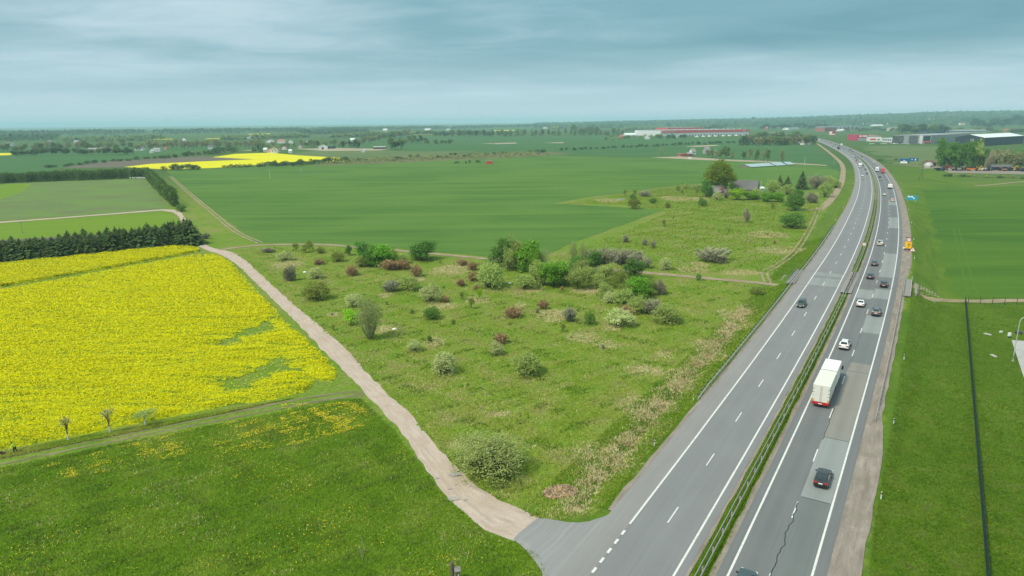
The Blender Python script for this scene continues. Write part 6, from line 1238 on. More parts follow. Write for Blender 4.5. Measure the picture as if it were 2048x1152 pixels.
# ------------------------------------------------------------------ the underpass and small things by the road
M_rail = plain('painted_railing', (.10, .15, .15), .6); M_stone = plain('rubble_stone', (.26, .25, .18), .9, var=.25, nscale=2)
def underpass():
    c = rp(UNDER_S, 0); z0 = float(rz(UNDER_S)); h = rdir(UNDER_S); a = math.atan2(h[1], h[0])-math.pi/2     # local +x to the right of travel, +y along the road
    t = thing('underpass', (c[0], c[1], 0), a, 'concrete underpass carrying the highway over the earth lane, with railings', 'underpass')
    for sx, xw in ((-1, -18.0), (1, 13.6)):
        wl = MB(); x0, x1 = (xw, xw+.5) if sx < 0 else (xw-.5, xw)
        for y0, y1, za, zb in ((-6.2, -2.6, -.2, z0-.16), (2.6, 6.2, -.2, z0-.16), (-2.6, 2.6, 2.55, z0-.16)): wl.box(x0, x1, y0, y1, za, zb)
        part('headwall', wl.mesh('headwall', M_concrete), t); part('tunnel', MB().box(x0+(.55 if sx < 0 else -3.0), x0+(3.0 if sx < 0 else .45), -2.6, -2.4, -.1, 2.5).box(x0+(.55 if sx < 0 else -3.0), x0+(3.0 if sx < 0 else .45), 2.4, 2.6, -.1, 2.5).mesh('tunnel', M_dk), t)
    part('walkway', MB().box(-17.9, -15.7, -9.5, 9.5, z0-.13, z0+.10).mesh('walkway', M_concrete), t); part('walkway', MB().box(10.35, 12.2, -10.5, 10.5, z0-.13, z0+.07).mesh('walkway', M_concrete), t)
    for x, L_ in ((-17.8, 9.2), (12.1, 10.2), (10.4, 10.2)):
        m = MB().box(x-.04, x+.04, -L_, L_, z0+1.0, z0+1.08).box(x-.03, x+.03, -L_, L_, z0+.55, z0+.60); part('handrail', m.mesh('handrail', M_rail if x < 0 else M_galv), t)
        pm = MB().box(-.035, .035, -.035, .035, 0, 1.06).mesh('rail_upright', M_rail if x < 0 else M_galv)
        for i in range(11): part('upright', pm, t, loc=(x, -L_+2*L_*i/10, z0+.02))
    part('median_slab', MB().box(-3.85, -1.15, -14, 14, z0-.13, z0+.02).mesh('median_slab', M_concrete), t)
    bm_ = MB().box(-.30, .30, -.14, .14, 0, .05).mesh('grating_bar', M_dk)
    for i in range(46): part('grating_bar', bm_, t, loc=(-2.46, -13.6+i*.6, z0+.3))
    # stones set into the slope beside the stairs
    sm = [MB().box(-.26, .26, -.20, .20, 0, .16, .09, .08).mesh('slope_stone', M_stone) for _ in range(1)]; r = random.Random(4)
    for i in range(10):
        for j in range(13):
            if i/10+abs(j-6)/13 > 1.1: continue
            x = 13.0+i*.70+r.uniform(-.15, .15); y = -3+j*.9+r.uniform(-.2, .2)
            w_ = np.array([c[0], c[1]])+np.array([math.cos(a), math.sin(a)])*x+np.array([-math.sin(a), math.cos(a)])*y; part('slope_stone', sm[0], t, loc=(x, y, tz(*w_)-.06), rot=(0, 0, r.uniform(0, 3)), scale=(r.uniform(.7, 1.3), r.uniform(.7, 1.3), 1))
    # gutter down the near slope
    d = [MB().box(-.25, .25, -.5, .5, -.08, .05).mesh('gutter', M_concrete)]
    for i in range(6):
        q = W([(1563+i*1.2, 564-i*2.3)])[0]; o = bpy.data.objects.new('drain_channel', d[0]) if False else None
underpass()
def drain():
    A, B = flat(1563, 565), flat(1570, 550, 1.5); t = thing('drain_channel', (A[0], A[1], tz(*A)), math.atan2(B[1]-A[1], B[0]-A[0]), 'short concrete drain channel on the green bank', 'drain'); L_ = float(np.linalg.norm(B-A)); zb = tz(*B)-tz(*A)
    m = MB(); m.loft([[(0, -.3, -.1), (0, .3, -.1), (0, .3, .12), (0, -.3, .12)], [(L_, -.3, zb-.1), (L_, .3, zb-.1), (L_, .3, zb+.12), (L_, -.3, zb+.12)]]); part('trough', m.mesh('trough', M_concrete), t); part('outlet', MB().box(L_-.1, L_+.9, -.5, .5, zb-.2, zb+.25).mesh('outlet', M_concrete), t)
drain()
def mesh_fence():
    A, B = flat(1930, 604), flat(1976, 1180); L_ = float(np.linalg.norm(B-A)); d = (B-A)/L_; a = math.atan2(d[1], d[0]); t = thing('mesh_fence', (A[0], A[1], 0), a, 'long dark green mesh panel fence standing straight across the mown lawn', 'fence'); n = int(L_/2.5); M_f = plain('fence_green', (.018, .045, .045), .6)
    pn = MB(); pn.box(.06, 2.44, -.02, .02, .08, 1.58)
    for z in (.1, .55, 1.0, 1.45): pn.box(.06, 2.44, -.035, .035, z-.03, z+.03)
    pm = pn.mesh('fence_panel', M_f); po = MB().box(-.045, .045, -.045, .045, -.1, 1.7).mesh('fence_post', M_f)
    for i in range(n):
        p = A+d*2.5*i; z = tz(*p); part('panel', pm, t, loc=(2.5*i, 0, z)); part('post', po, t, loc=(2.5*i, 0, z))
mesh_fence()
def wire_fence():
    A, B = flat(1936, 607), flat(2130, 612); L_ = float(np.linalg.norm(B-A)); d = (B-A)/L_; t = thing('wire_fence', (A[0], A[1], 0), math.atan2(d[1], d[0]), 'thin wire fence on slim posts beside the earth lane', 'fence'); n = int(L_/2.9); po = MB().box(-.05, .05, -.05, .05, -.1, 1.9).mesh('wire_post', M_dk)
    for i in range(n+1): part('post', po, t, loc=(2.9*i, 0, 0))
    for z in (.3, .7, 1.1, 1.5, 1.85): part('wire', MB().tube((0, 0, z), (n*2.9, 0, z), .012, .012, 4).mesh('wire', M_dk), t)
wire_fence()
def lamp_post():
    q = flat(2025.5, 722); t = thing('street_lamp', (q[0], q[1], 0), 0, 'tall slim galvanised lamp post at the concrete lot corner', 'street lamp'); m = MB(); h = 9.0
    pts = [(0, 0, 0), (0, 0, h*.55), (.05, 0, h-.8), (.25, 0, h-.25), (.7, 0, h), (2.2, 0, h+.1)]
    for i in range(len(pts)-1): m.tube(pts[i], pts[i+1], .09-.008*i, .082-.008*i, 8)
    part('pole', m.mesh('lamp_pole', M_galv), t); part('lamp_head', MB().box(2.0, 2.9, -.16, .16, h+.04, h+.18, .05, .04).mesh('lamp_head', M_galv), t); part('base_plate', MB().box(-.2, .2, -.2, .2, 0, .06).mesh('base_plate', M_galv), t); part('access_door', MB().box(-.05, .05, -.11, -.09, .6, 1.1).mesh('access_door', M_dk), t)
lamp_post()
def lawn_bits():
    q = flat(2018, 676); t = thing('meter_box', (q[0], q[1], 0), .2, 'white meter box on a short stand beside the concrete lot', 'meter box'); part('cabinet', MB().box(-.3, .3, -.2, .2, .45, 1.2).mesh('meter', M_white, .02), t); part('stand', MB().box(-.2, .2, -.12, .12, 0, .45).mesh('stand', M_dk), t)
    q = flat(2037, 667); t = thing('manhole_riser', (q[0], q[1], 0), 0, 'dark round manhole riser lying in the grass by the lot', 'manhole'); part('ring', MB().tube((0, 0, 0), (0, 0, .45), .75, .7, 16).mesh('ring', M_dk), t); part('lid', MB().tube((0, 0, .45), (0, 0, .52), .6, .6, 16).mesh('lid', M_dk), t)
    for x, y, lab in ((2002, 664, 'larger pale concrete slab lying in the lawn'), (1975, 669, 'smaller pale concrete slab lying in the lawn'), (1987, 712, 'brownish bare stone lying in the lawn')):
        q = flat(x, y); o = bpy.data.objects.new('concrete_slab', MB().box(-.8, .8, -.35, .35, -.02, .16, .08, .06).mesh('slab', M_lot, .03)); link(o); o.location = (q[0], q[1], .02); o.rotation_euler = (0, 0, x); tag(o, lab, 'slab')
    q = flat(2200, 900)
lawn_bits()
def wayside():
    M_old = plain('old_wood', (.13, .11, .085), .95, var=.3, nscale=5); q = flat(905, 1163); t = thing('wooden_post', (q[0], q[1], 0), 0, 'weathered ribbed wooden post beside a small grey cabinet in the grass by the paved junction', 'post'); m = MB()
    for i in range(14): m.tube((0, 0, i*.16), (0, 0, i*.16+.13), .20, .19, 10); m.tube((0, 0, i*.16+.13), (0, 0, i*.16+.16), .165, .165, 10)
    part('shaft', m.mesh('post_shaft', M_old), t); part('cap', MB().tube((0, 0, 2.24), (0, 0, 2.36), .2, .11, 10).mesh('post_cap', M_old), t)
    q = flat(915.5, 1165); t = thing('cabinet', (q[0], q[1], 0), .15, 'small weathered grey cabinet with a tilted lid beside the wooden post', 'cabinet'); M_gz = plain('grey_zinc', (.20, .19, .18), .8, var=.2)
    part('body', MB().box(-.25, .25, -.22, .22, 0, 1.45).mesh('cab_body', M_gz), t); part('lid', MB().loft([[(-.33, -.32, 1.45), (.33, -.32, 1.45), (.33, .3, 1.62), (-.33, .3, 1.62)], [(-.33, -.32, 1.53), (.33, -.32, 1.53), (.33, .3, 1.72), (-.33, .3, 1.72)]]).mesh('cab_lid', M_gz), t); part('door', MB().box(-.16, .16, -.235, -.222, .35, 1.25).mesh('cab_door', M_old), t); part('notice', MB().box(.04, .12, -.245, -.236, .7, 1.15).mesh('cab_notice', M_white), t)
    for x0, y0, x1, y1 in ((730, 1105, 722, 1085), (726, 1122, 719, 1104)):
        a = flat(x0, y0); t = thing('marker_stake', (a[0], a[1], 0), 0, 'thin pale stake standing in the grass by the paved junction', 'stake', 'pale stakes in the grass by the paved junction'); part('rod', MB().tube((0, 0, 0), (-.35, .15, 1.7), .022, .018, 6).mesh('stake_rod', M_galv), t); part('tip', MB().tube((-.35, .15, 1.7), (-.36, .155, 1.78), .03, .02, 6).mesh('stake_tip', M_white), t)
wayside()
def heap():
    q = flat(1120, 984); t = thing('reed_heap', (q[0], q[1], tz(*q)), .3, 'heap of brown cut reeds and earth at the end of the ditch', 'heap'); r = np.random.default_rng(2); n = 900; a = r.uniform(0, 6.28, n); d = np.sqrt(r.random(n)); C = np.c_[np.cos(a)*d*2.4, np.sin(a)*d*1.6, .75*(1-d**1.6)+.03]
    V, Fq = cards(C, .55, r, np.c_[np.cos(a)*.5, np.sin(a)*.5, np.ones(n)], .7, .28); part('reeds', npmesh('heap_reeds', V, Fq, leaf_mat('cut_reed', [(.24, .17, .085), (.38, .28, .16), (.52, .41, .25)], .1)), t)
    rings = []
    for k, z in ((1, 0), (.85, .3), (.5, .6), (.12, .74)): rings.append([(math.cos(i*.52)*2.3*k*(1+.12*math.sin(i*2.3)), math.sin(i*.52)*1.5*k*(1+.1*math.cos(i*1.7)), z) for i in range(12)])
    part('mound', MB().loft(rings).mesh('heap_mound', plain('brown_earth', (.16, .11, .07), .95, var=.3)), t)
    o = bpy.data.objects.new('ditch_water', MB().add([(p[0], p[1], -.60) for p in np.vstack([DITCH[:3]+np.array([.28, .1]), DITCH[:3][::-1]-np.array([.28, .1])])], [tuple(range(6))]).mesh('ditch_water', paint('still_water', (.03, .035, .035), .08, 0, 0))); link(o); tag(o, kind='structure')
heap()
M_mud = plain('wet_mud', (.34, .31, .28), .3, var=.1)
for x, y, a, b in ((910,949,13,4.5),(906,999,12,4),(874,957,4,2),(931,1000,4,2),(899,978,5,2)): sheet('puddle', [(x+math.cos(i*.63)*a*(1+.25*math.sin(i*2.1+x)), y+math.sin(i*.63)*b*(1+.25*math.cos(i*1.7))) for i in range(10)], .10, M_mud)
sheet('pond', [(1226,399),(1240,397.6),(1254,396.8),(1252,398.2),(1236,400)], .10, plain('pond_water', (.42, .40, .36), .15, spec=.6))
for x, y, lab in ((1020, 567, 'crumpled white sheet of litter beside the biggest willow dome'), (789, 659, 'scrap of white litter beside the birch'), (610, 545, 'pale litter near the road bend')):
    q = G(x, y); r = random.Random(x); m = MB(); m.loft([[(math.cos(i*1.05)*.7*k*r.uniform(.7, 1.2), math.sin(i*1.05)*.45*k*r.uniform(.7, 1.2), z) for i in range(6)] for k, z in ((1, 0), (.75, .22), (.25, .34))]); o = bpy.data.objects.new('litter', m.mesh('litter', M_white)); link(o); o.location = (q[0], q[1], tz(*q)+.05); tag(o, lab, 'litter')
# ------------------------------------------------------------------ the man with the mower, the limewashed trees
def skin_mesh(name, verts, edges, radii, mat, levels=2):
    me = bpy.data.meshes.new(name); me.from_pydata(verts, edges, []); o = bpy.data.objects.new(name, me); COL.objects.link(o); o.modifiers.new('s', 'SKIN'); sv_ = me.skin_vertices[0].data
    for i, r in enumerate(radii): sv_[i].radius = r if isinstance(r, tuple) else (r, r)
    sv_[0].use_root = True; s2 = o.modifiers.new('u', 'SUBSURF'); s2.levels = levels; s2.render_levels = levels; dg = bpy.context.evaluated_depsgraph_get(); m = bpy.data.meshes.new_from_object(o.evaluated_get(dg)); bpy.data.objects.remove(o); m.materials.clear(); m.materials.append(mat)
    for p in m.polygons: p.use_smooth = True
    return m
def man():
    q = flat(31, 906); t = thing('person', (q[0], q[1], tz(*q)), math.radians(196), 'person in hi-vis yellow jacket and dark trousers pushing a lawn mower', 'person')   # faces local +x
    skinm = plain('skin', (.42, .26, .19), .6); cloth = plain('dark_trousers', (.025, .03, .035), .9); hv = plain('hi_vis_yellow', (.50, .85, .02), .6, var=.05); hair = plain('dark_hair', (.03, .022, .018), .8)
    # pelvis, spine, neck, head; arms forward to the handle; legs in mid stride
    V = [(0, 0, .92), (.08, 0, 1.12), (.17, 0, 1.34), (.21, 0, 1.46), (.24, 0, 1.54), (.28, 0, 1.66), (.16, .19, 1.40), (.30, .22, 1.18), (.52, .20, 1.08), (.62, .19, 1.07), (.16, -.19, 1.40), (.30, -.22, 1.18), (.52, -.20, 1.08), (.62, -.19, 1.07), (0, .10, .88), (.16, .11, .50), (.06, .11, .09), (.22, .11, .04), (0, -.10, .88), (-.10, -.11, .50), (-.34, -.11, .14), (-.20, -.11, .04)]
    Ed = [(0, 1), (1, 2), (2, 3), (3, 4), (4, 5), (2, 6), (6, 7), (7, 8), (8, 9), (2, 10), (10, 11), (11, 12), (12, 13), (0, 14), (14, 15), (15, 16), (16, 17), (0, 18), (18, 19), (19, 20), (20, 21)]
    R = [(.15, .12), (.15, .11), (.17, .12), .07, .055, .095, .065, .05, .038, .03, .065, .05, .038, .03, .09, .065, .045, .04, .09, .065, .045, .04]
    part('body', skin_mesh('person_body', V, Ed, R, skinm), t)
    part('trousers', skin_mesh('trousers', [V[0], V[14], V[15], (.07, .11, .14), V[18], V[19], (-.32, -.11, .18)], [(0, 1), (1, 2), (2, 3), (0, 4), (4, 5), (5, 6)], [(.17, .14), .115, .085, .07, .115, .085, .07], cloth), t)
    part('jacket', skin_mesh('jacket', [(.02, 0, .98), V[1], V[2], (.205, 0, 1.44), V[6], V[7], (.49, .203, 1.09), V[10], V[11], (.49, -.203, 1.09)], [(0, 1), (1, 2), (2, 3), (2, 4), (4, 5), (5, 6), (2, 7), (7, 8), (8, 9)], [(.18, .15), (.185, .145), (.20, .15), .09, .09, .07, .055, .09, .07, .055], hv), t)
    part('hair', MB().loft([[(.27+math.cos(i*.7)*.10*k-.015, math.sin(i*.7)*.09*k, z) for i in range(9)] for k, z in ((1.05, 1.66), (1.0, 1.72), (.6, 1.775), (.1, 1.79))]).mesh('hair', hair, 0, True), t)
    for s in (-1, 1):
        for k in range(4): part('finger', MB().tube((.62, s*.19-.03+.02*k, 1.085), (.655, s*.19-.03+.02*k, 1.045), .011, .009, 6).mesh('finger', skinm), t)
        part('boot', MB().box(-.02+(.06 if s > 0 else -.34), .25+(.06 if s > 0 else -.34), s*.11-.055, s*.11+.055, -.02 if s > 0 else .02, .12 if s > 0 else .16, .02, .01).mesh('boot', M_trim), t)
    d = Vector((math.cos(t.rotation_euler[2]), math.sin(t.rotation_euler[2]), 0)); p = Vector(t.location)+d*1.75; p.z = tz(p.x, p.y)
    t2 = thing('lawn_mower', p, t.rotation_euler[2], 'small dark red push mower in front of the person in hi-vis', 'mower'); part('deck', MB().box(-.35, .35, -.28, .28, .12, .30, .05, .05).mesh('deck', plain('mower_red', (.12, .03, .03), .5)), t2); part('engine', MB().box(-.15, .2, -.15, .15, .30, .50, .04, .04).mesh('engine', M_trim), t2)
    for s in (-1, 1):
        part('handle', MB().tube((-.35, s*.2, .25), (-1.13, s*.2, 1.05), .015, .015, 6).mesh('handle', M_dk), t2)
        for x in (-.3, .3): part('wheel', MB().tube((x, s*.30-.03, .13), (x, s*.30+.03, .13), .13, .13, 12).mesh('mower_wheel', M_tyre), t2)
    part('handle_bar', MB().tube((-1.13, -.22, 1.05), (-1.13, .22, 1.05), .016, .016, 6).mesh('handle_bar', M_dk), t2)
man()
def limewashed(x, yb, yt, wpx, label, crown, split):
    q = flat(x, yb); k = zcam(*q)/F; h = (yb-yt)*k*1.03; w = wpx*k; t = thing('fruit_tree', (q[0], q[1], tz(*q)), x, label, 'tree'); r = np.random.default_rng(int(x)); hl = 1.15
    part('painted_trunk', limbs([([(0, 0, 0), (.02, 0, hl)], .13, .105)], 8).mesh('painted_trunk', M_lime), t)
    top = (.05, .03, h*.92); paths = [([(.02, 0, hl-.01), (0, .02, h*.5), top], .10, .02)]
    for i in range(9): a = i*2.4; z0 = hl+.2+(h-hl)*.05*i; paths.append(([(0, 0, z0), (math.cos(a)*w*.22, math.sin(a)*w*.22, z0+(h-z0)*.45), (math.cos(a)*w*.42, math.sin(a)*w*.42, z0+(h-z0)*(.75 if not split else .35))], .045, .008))
    part('limbs', limbs(paths, 6).mesh('fruit_limbs', M_bark), t); lob = [(math.cos(i*2.4)*w*.25, math.sin(i*2.4)*w*.25, hl+(h-hl)*r.uniform(.35, .85), w*.20, (h-hl)*.16) for i in range(8)]+[(0, 0, h*.78, w*.24, (h-hl)*.22)]
    C, Nn = crown_points(lob, crown, r, .22, 6, .3, hl); V, Fq = cards(C, .20, r, None, 1, .4); part('crown', npmesh('fruit_crown', V, Fq, LM_['willow' if split else 'bare']), t)
limewashed(137, 881, 826, 24, 'thin bare fruit tree with whitewashed trunk nearest the person with the mower', 300, False)
limewashed(220, 866, 812, 30, 'half bare fruit tree with whitewashed trunk between two others', 420, False)
limewashed(291, 851, 818, 58, 'low spreading leafy fruit tree with whitewashed trunk', 1300, True)
def pole(x, yb, yt, label, group=None, lean=0.0, brace=False, mat=None, arm=True):
    q = flat(x, yb); k = zcam(*q)/F; h = (yb-yt)*k*1.03; t = thing('utility_pole', (q[0], q[1], tz(*q)), 0, label, 'utility pole', group); m = mat or M_concrete
    part('shaft', MB().tube((0, 0, 0), (lean*h, 0, h), .16+.0002*k*h, .10, 8).mesh('pole_shaft', m), t)
    if brace: part('brace', MB().tube((h*.22, 0, 0), (lean*h, 0, h*.92), .12, .09, 8).mesh('pole_brace', m), t)
    if arm: part('crossarm', MB().box(lean*h-.9, lean*h+.9, -.06, .06, h-.35, h-.22).mesh('crossarm', M_dk), t)
    for s in (-.7, 0, .7) if arm else (): part('insulator', MB().tube((lean*h+s, 0, h-.22), (lean*h+s, 0, h+.02), .06, .05, 6).mesh('insulator', M_white), t)
M_poleg = plain('old_pole', (.30, .29, .26), .9)
pole(45, 467, 444, 'grey utility pole on the bright grass strip', mat=M_poleg); pole(375, 383, 370, 'slim utility pole at the crop edge by the hedge', mat=M_poleg); pole(540, 357, 340, 'tall pale pole standing inside the crop', mat=M_lime); pole(602, 345, 337, 'short marker pole inside the crop', mat=M_lime, arm=False)
pole(1838, 361, 333, 'dark leaning utility pole by the highway pasture', lean=.16, brace=True, mat=M_bark); pole(1609, 329, 314, 'pale utility pole on the farm lane', mat=M_lime); pole(1667, 331, 315, 'braced utility pole beside the dirt track', brace=True, mat=M_poleg); pole(1571, 327, 315, 'thin utility pole by the long low roofs', mat=M_poleg); pole(1671, 353, 340, 'short pole in the farm verge by the dirt track', mat=M_poleg, arm=False)
pole(1502, 321, 309, 'pale pole in the birch row', mat=M_lime, arm=False); pole(1521, 384, 363, 'white mast behind the ruined farm', mat=M_lime, arm=False); pole(1926, 349, 328, 'utility pole at the machine yard fence', mat=M_poleg); pole(1980, 347, 330, 'wooden pole in the middle of the machine yard', mat=M_poleg)
# ------------------------------------------------------------------ buildings
def bm(name, col, rough=.7, var=.08): return plain(name, col, rough, var=var, nscale=.15)
WALL = {'white': bm('render_white', (.72, .72, .70)), 'grey': bm('cladding_grey', (.30, .32, .33)), 'lgrey': bm('cladding_light', (.62, .65, .68)), 'dark': bm('cladding_dark', (.035, .05, .065)), 'red': bm('cladding_red', (.60, .06, .065)), 'pink': bm('cladding_faded_red', (.55, .16, .13)), 'magenta': bm('cladding_magenta', (.50, .04, .12)), 'brick': bm('brick_wall', (.33, .12, .09)), 'wood': bm('grey_boards', (.22, .18, .15)), 'tan': bm('tan_wall', (.45, .34, .24)), 'cream': bm('cream_wall', (.62, .55, .42)), 'blue': bm('blue_glass_wall', (.03, .10, .17), .2)}
ROOF = {'white': bm('roof_white', (.66, .70, .72)), 'slate': bm('roof_slate', (.12, .12, .125)), 'red': bm('roof_red_tile', (.45, .13, .085)), 'grey': bm('roof_grey', (.30, .31, .32)), 'blue': bm('roof_blue_sheet', (.32, .42, .46)), 'rust': bm('roof_rust', (.20, .13, .11)), 'pink': bm('roof_pink', (.42, .16, .17)), 'asb': bm('roof_old_sheet', (.27, .25, .245)), 'brown': bm('roof_brown', (.26, .17, .12))}
M_win = paint('window_glass', (.03, .045, .055), .08, 0, .2); M_fasc = bm('fascia', (.55, .56, .56))
def building(name, label, a, b, depth, h, wall, roof, kind='gable', rh=2.5, c=None, wins=(), ridge='x', cat='building', group=None, over=.4, doors=(), extra=(), base_z=None):
    """front edge from pixel a to pixel b; local x along the front, y away; wins: (x0,x1,z0,z1) as fractions of length / metres"""
    A, B = flat(*a), flat(*b); L_ = float(np.linalg.norm(B-A)); dx = (B-A)/L_; ang = math.atan2(dx[1], dx[0]); z0 = tz(*((A+B)/2)) if base_z is None else base_z
    t = thing(name, (A[0], A[1], z0-.1), ang, label, cat, group); D = depth; sk = 0.0
    if c is not None: Cc = flat(*c)-B; D = float(-Cc[0]*math.sin(ang)*1+Cc[1]*math.cos(ang)); sk = float(Cc[0]*math.cos(ang)+Cc[1]*math.sin(ang))
    S = lambda x, y: (x+sk*y/D, y)                       # the plan may be skewed
    w = MB(); base = [S(0, 0), S(L_, 0), S(L_, D), S(0, D)]
    w.loft([[(p[0], p[1], 0) for p in base], [(p[0], p[1], h) for p in base]])
    if kind == 'gable':
        o = over; ro = MB()
        if ridge == 'x':
            for yy in (0, L_):
                p0, p1, pm_ = S(yy, 0), S(yy, D), S(yy, D/2); w.add([(p0[0], p0[1], h), (p1[0], p1[1], h), (pm_[0], pm_[1], h+rh)], [(0, 1, 2)])
            for y0, y1 in ((-o, D/2), (D+o, D/2)):
                z_e = h-rh*o/(D/2); P = [(*S(-o, y0), z_e), (*S(L_+o, y0), z_e), (*S(L_+o, y1), h+rh), (*S(-o, y1), h+rh)]; ro.loft([[(p[0], p[1], p[2]+.03) for p in P], [(p[0], p[1], p[2]+.25) for p in P]])
        else:
            for yy in (0, D):
                p0, p1, pm_ = S(0, yy), S(L_, yy), S(L_/2, yy); w.add([(p0[0], p0[1], h), (p1[0], p1[1], h), (pm_[0], pm_[1], h+rh)], [(0, 1, 2)])
            for x0, x1 in ((-o, L_/2), (L_+o, L_/2)):
                z_e = h-rh*o/(L_/2); P = [(*S(x0, -o), z_e), (*S(x1, -o), h+rh), (*S(x1, D+o), h+rh), (*S(x0, D+o), z_e)]; ro.loft([[(p[0], p[1], p[2]+.03) for p in P], [(p[0], p[1], p[2]+.25) for p in P]])
        part('wall', w.mesh('wall', WALL[wall]), t); part('roof', ro.mesh('roof', ROOF[roof]), t)
    else:
        part('wall', w.mesh('wall', WALL[wall]), t); P = [S(-.2, -.2), S(L_+.2, -.2), S(L_+.2, D+.2), S(-.2, D+.2)]; rf = part('roof', MB().loft([[(p[0], p[1], h+.01) for p in P], [(p[0], p[1], h+.5) for p in P]]).mesh('roof', ROOF[roof]), t)
    for x0, x1, za, zb in wins: part('window', MB().box(x0*L_, x1*L_, -.10, -.01, za, zb).mesh('window', M_win), t)
    for x0, x1, zb in doors: part('door', MB().box(x0*L_, x1*L_, -.13, -.02, .1, zb).mesh('door', M_dk), t)
    for nm, x0, x1, y0, y1, za, zb, mm in extra: part(nm, MB().box(x0*L_, x1*L_, y0, y1, za, zb).mesh(nm, mm), t)
    t['L'] = L_; t['D'] = D; return t
def even(n, u0, u1, frac, za, zb): return [(u0+(u1-u0)*(i+.5-frac/2)/n, u0+(u1-u0)*(i+.5+frac/2)/n, za, zb) for i in range(n)]
# red-topped warehouse
t = building('warehouse', 'very long red-banded warehouse with loading docks, the largest building on the plain', (1322, 272.6), (1497, 269.4), 150, 17, 'lgrey', 'grey', 'flat', extra=[('red_band', -.001, 1.001, -.5, -.02, 9.5, 17.2, WALL['red']), ('faded_band', -.002, .15, -.8, -.52, 9.5, 17.3, WALL['pink'])], wins=[], doors=even(22, .18, .99, .55, 0, 0) and [(a, b, 3.6) for a, b, _, _ in even(24, .20, .99, .42, 0, 0)])
letters('ILS', 9, M_white, t, (t['L']*.945, -.72, 13.3), (math.pi/2, 0, 0)); 
for i in range(14): part('roof_unit', MB().box(0, 5, 0, 4, 17.5, 19.2).mesh('roof_unit', WALL['white']), t, loc=(t['L']*(.06+.067*i), 18, 0))
building('warehouse', 'taller red block rising behind the long warehouse', (1335, 264), (1404, 262.9), 90, 17, 'red', 'grey', 'flat')
building('warehouse', 'low grey annex beside the long warehouse', (1304, 271.8), (1322, 271.6), 60, 9, 'grey', 'grey', 'flat')
building('tent_hall', 'big white tent hall beside the warehouse', (1250, 271.5), (1272, 271.3), 30, 3, 'lgrey', 'white', rh=5, ridge='x')
for i, x in enumerate((1334, 1349, 1391, 1404, 1416, 1428, 1444, 1456, 1470, 1484)):
    q = flat(x, 276.5-.03*(x-1334)); t = thing('parked_trailer', (q[0], q[1], 0), math.radians(-70), 'white trailer parked in front of the warehouse docks', 'trailer', 'white trailers at the warehouse docks'); part('box', MB().box(0, 13, -1.6, 1.6, 1.1, 4.3).mesh('trailer_box', M_white), t); part('chassis', MB().box(.5, 12.5, -1, 1, .5, 1.08).mesh('trailer_chassis', M_dk), t)
# halls on the right
t = building('showroom_hall', 'grey showroom hall with tall dark glass bays and a red canopy', (1784, 287.5), (1861, 287.5), 60, 15.5, 'grey', 'grey', 'flat', c=(1940, 282.5), wins=[(.0, .29, .6, 14.8), (.43, .66, .6, 14.8), (.80, .98, 5, 14.5)], extra=[('canopy', .82, .985, -2.5, -.12, 3.0, 4.6, WALL['red']), ('pilaster', .70, .78, -.3, -.12, 0, 15.4, WALL['lgrey'])])
for i in range(9):
    part('mullion', MB().box(-.12, .12, -.2, -.105, .6, 14.8).mesh('mullion', M_fasc), t, loc=(t['L']*(.03+.03*i), 0, 0)); part('mullion', MB().box(-.12, .12, -.2, -.105, .6, 14.8).mesh('mullion', M_fasc), t, loc=(t['L']*(.45+.025*i), 0, 0))
t = building('machine_hall', 'dark blue-black hall with white roof and yellow emblem', (1909, 289), (1967, 292.5), 60, 14, 'dark', 'white', rh=4.5, ridge='y', c=(2046, 287), over=.3)
letters('JCB', 7.0, M_white, t, (t['L']*.60, -.25, 9.0), (math.pi/2, 0, 0), scale=(1.1, .8, 1)); part('emblem', MB().box(-2.2, 2.2, -.3, -.05, 8.2, 12.5).mesh('emblem', M_signy), t, loc=(t['L']*.90, 0, 0))
building('hall', 'long pale grey hall with a blue glazed end behind the showroom', (1890, 266), (1972, 264.8), 50, 9, 'lgrey', 'grey', 'flat', wins=[(.06, .98, 2.5, 5.2)]); building('hall', 'blue glazed end block of the long pale hall', (1872, 266.5), (1889.5, 266), 40, 9.5, 'blue', 'grey', 'flat')
building('store', 'white roadside shop with red lettering beside the showroom', (1737, 283), (1763, 283), 25, 8.5, 'white', 'white', 'flat', extra=[('red_sign', .10, .55, -.4, -.12, 3.0, 6.2, WALL['red']), ('dark_sign', .68, .85, -.4, -.12, 3.0, 5.0, WALL['dark'])]); building('store', 'pale flat shop between the white shop and the showroom', (1763.5, 284), (1783, 285), 25, 8, 'lgrey', 'white', 'flat', wins=even(5, .05, .95, .6, 3.2, 6.2))
t = building('store', 'magenta-fronted store with a tall sign portal', (1713, 281.5), (1735, 281.3), 40, 13, 'magenta', 'brown', 'flat', extra=[('shop_front', .1, .98, -.5, -.12, 0, 6.0, WALL['grey']), ('white_sign', .22, .42, -.5, -.12, 8.5, 11.5, M_signw), ('white_sign', .52, .9, -.5, -.12, 8.5, 11.5, M_signw)])
building('store_roof', 'brown-roofed storage hall behind the magenta store', (1736, 277), (1762, 276.5), 60, 5, 'tan', 'brown', rh=3)
t = building('office_block', 'distant dark grey factory block beyond the highway bend', (1650, 262.5), (1720, 261.6), 60, 18, 'grey', 'grey', 'flat', wins=even(6, .25, .95, .35, 4, 15)); building('office_block', 'dark brick block at the end of the distant factory', (1649, 263.5), (1672, 262.8), 40, 15, 'brick', 'slate', 'flat')
for x, y, w, lab in ((1709, 261.5, 16, 'white dome tent before the distant factory'), (1757, 255, 20, 'white tent roof among the far suburb'), (1688, 262.5, 12, 'low white shed before the distant factory')): building('tent_hall', lab, (x-w/2, y), (x+w/2, y-.3), 25, 3, 'white', 'white', rh=5)
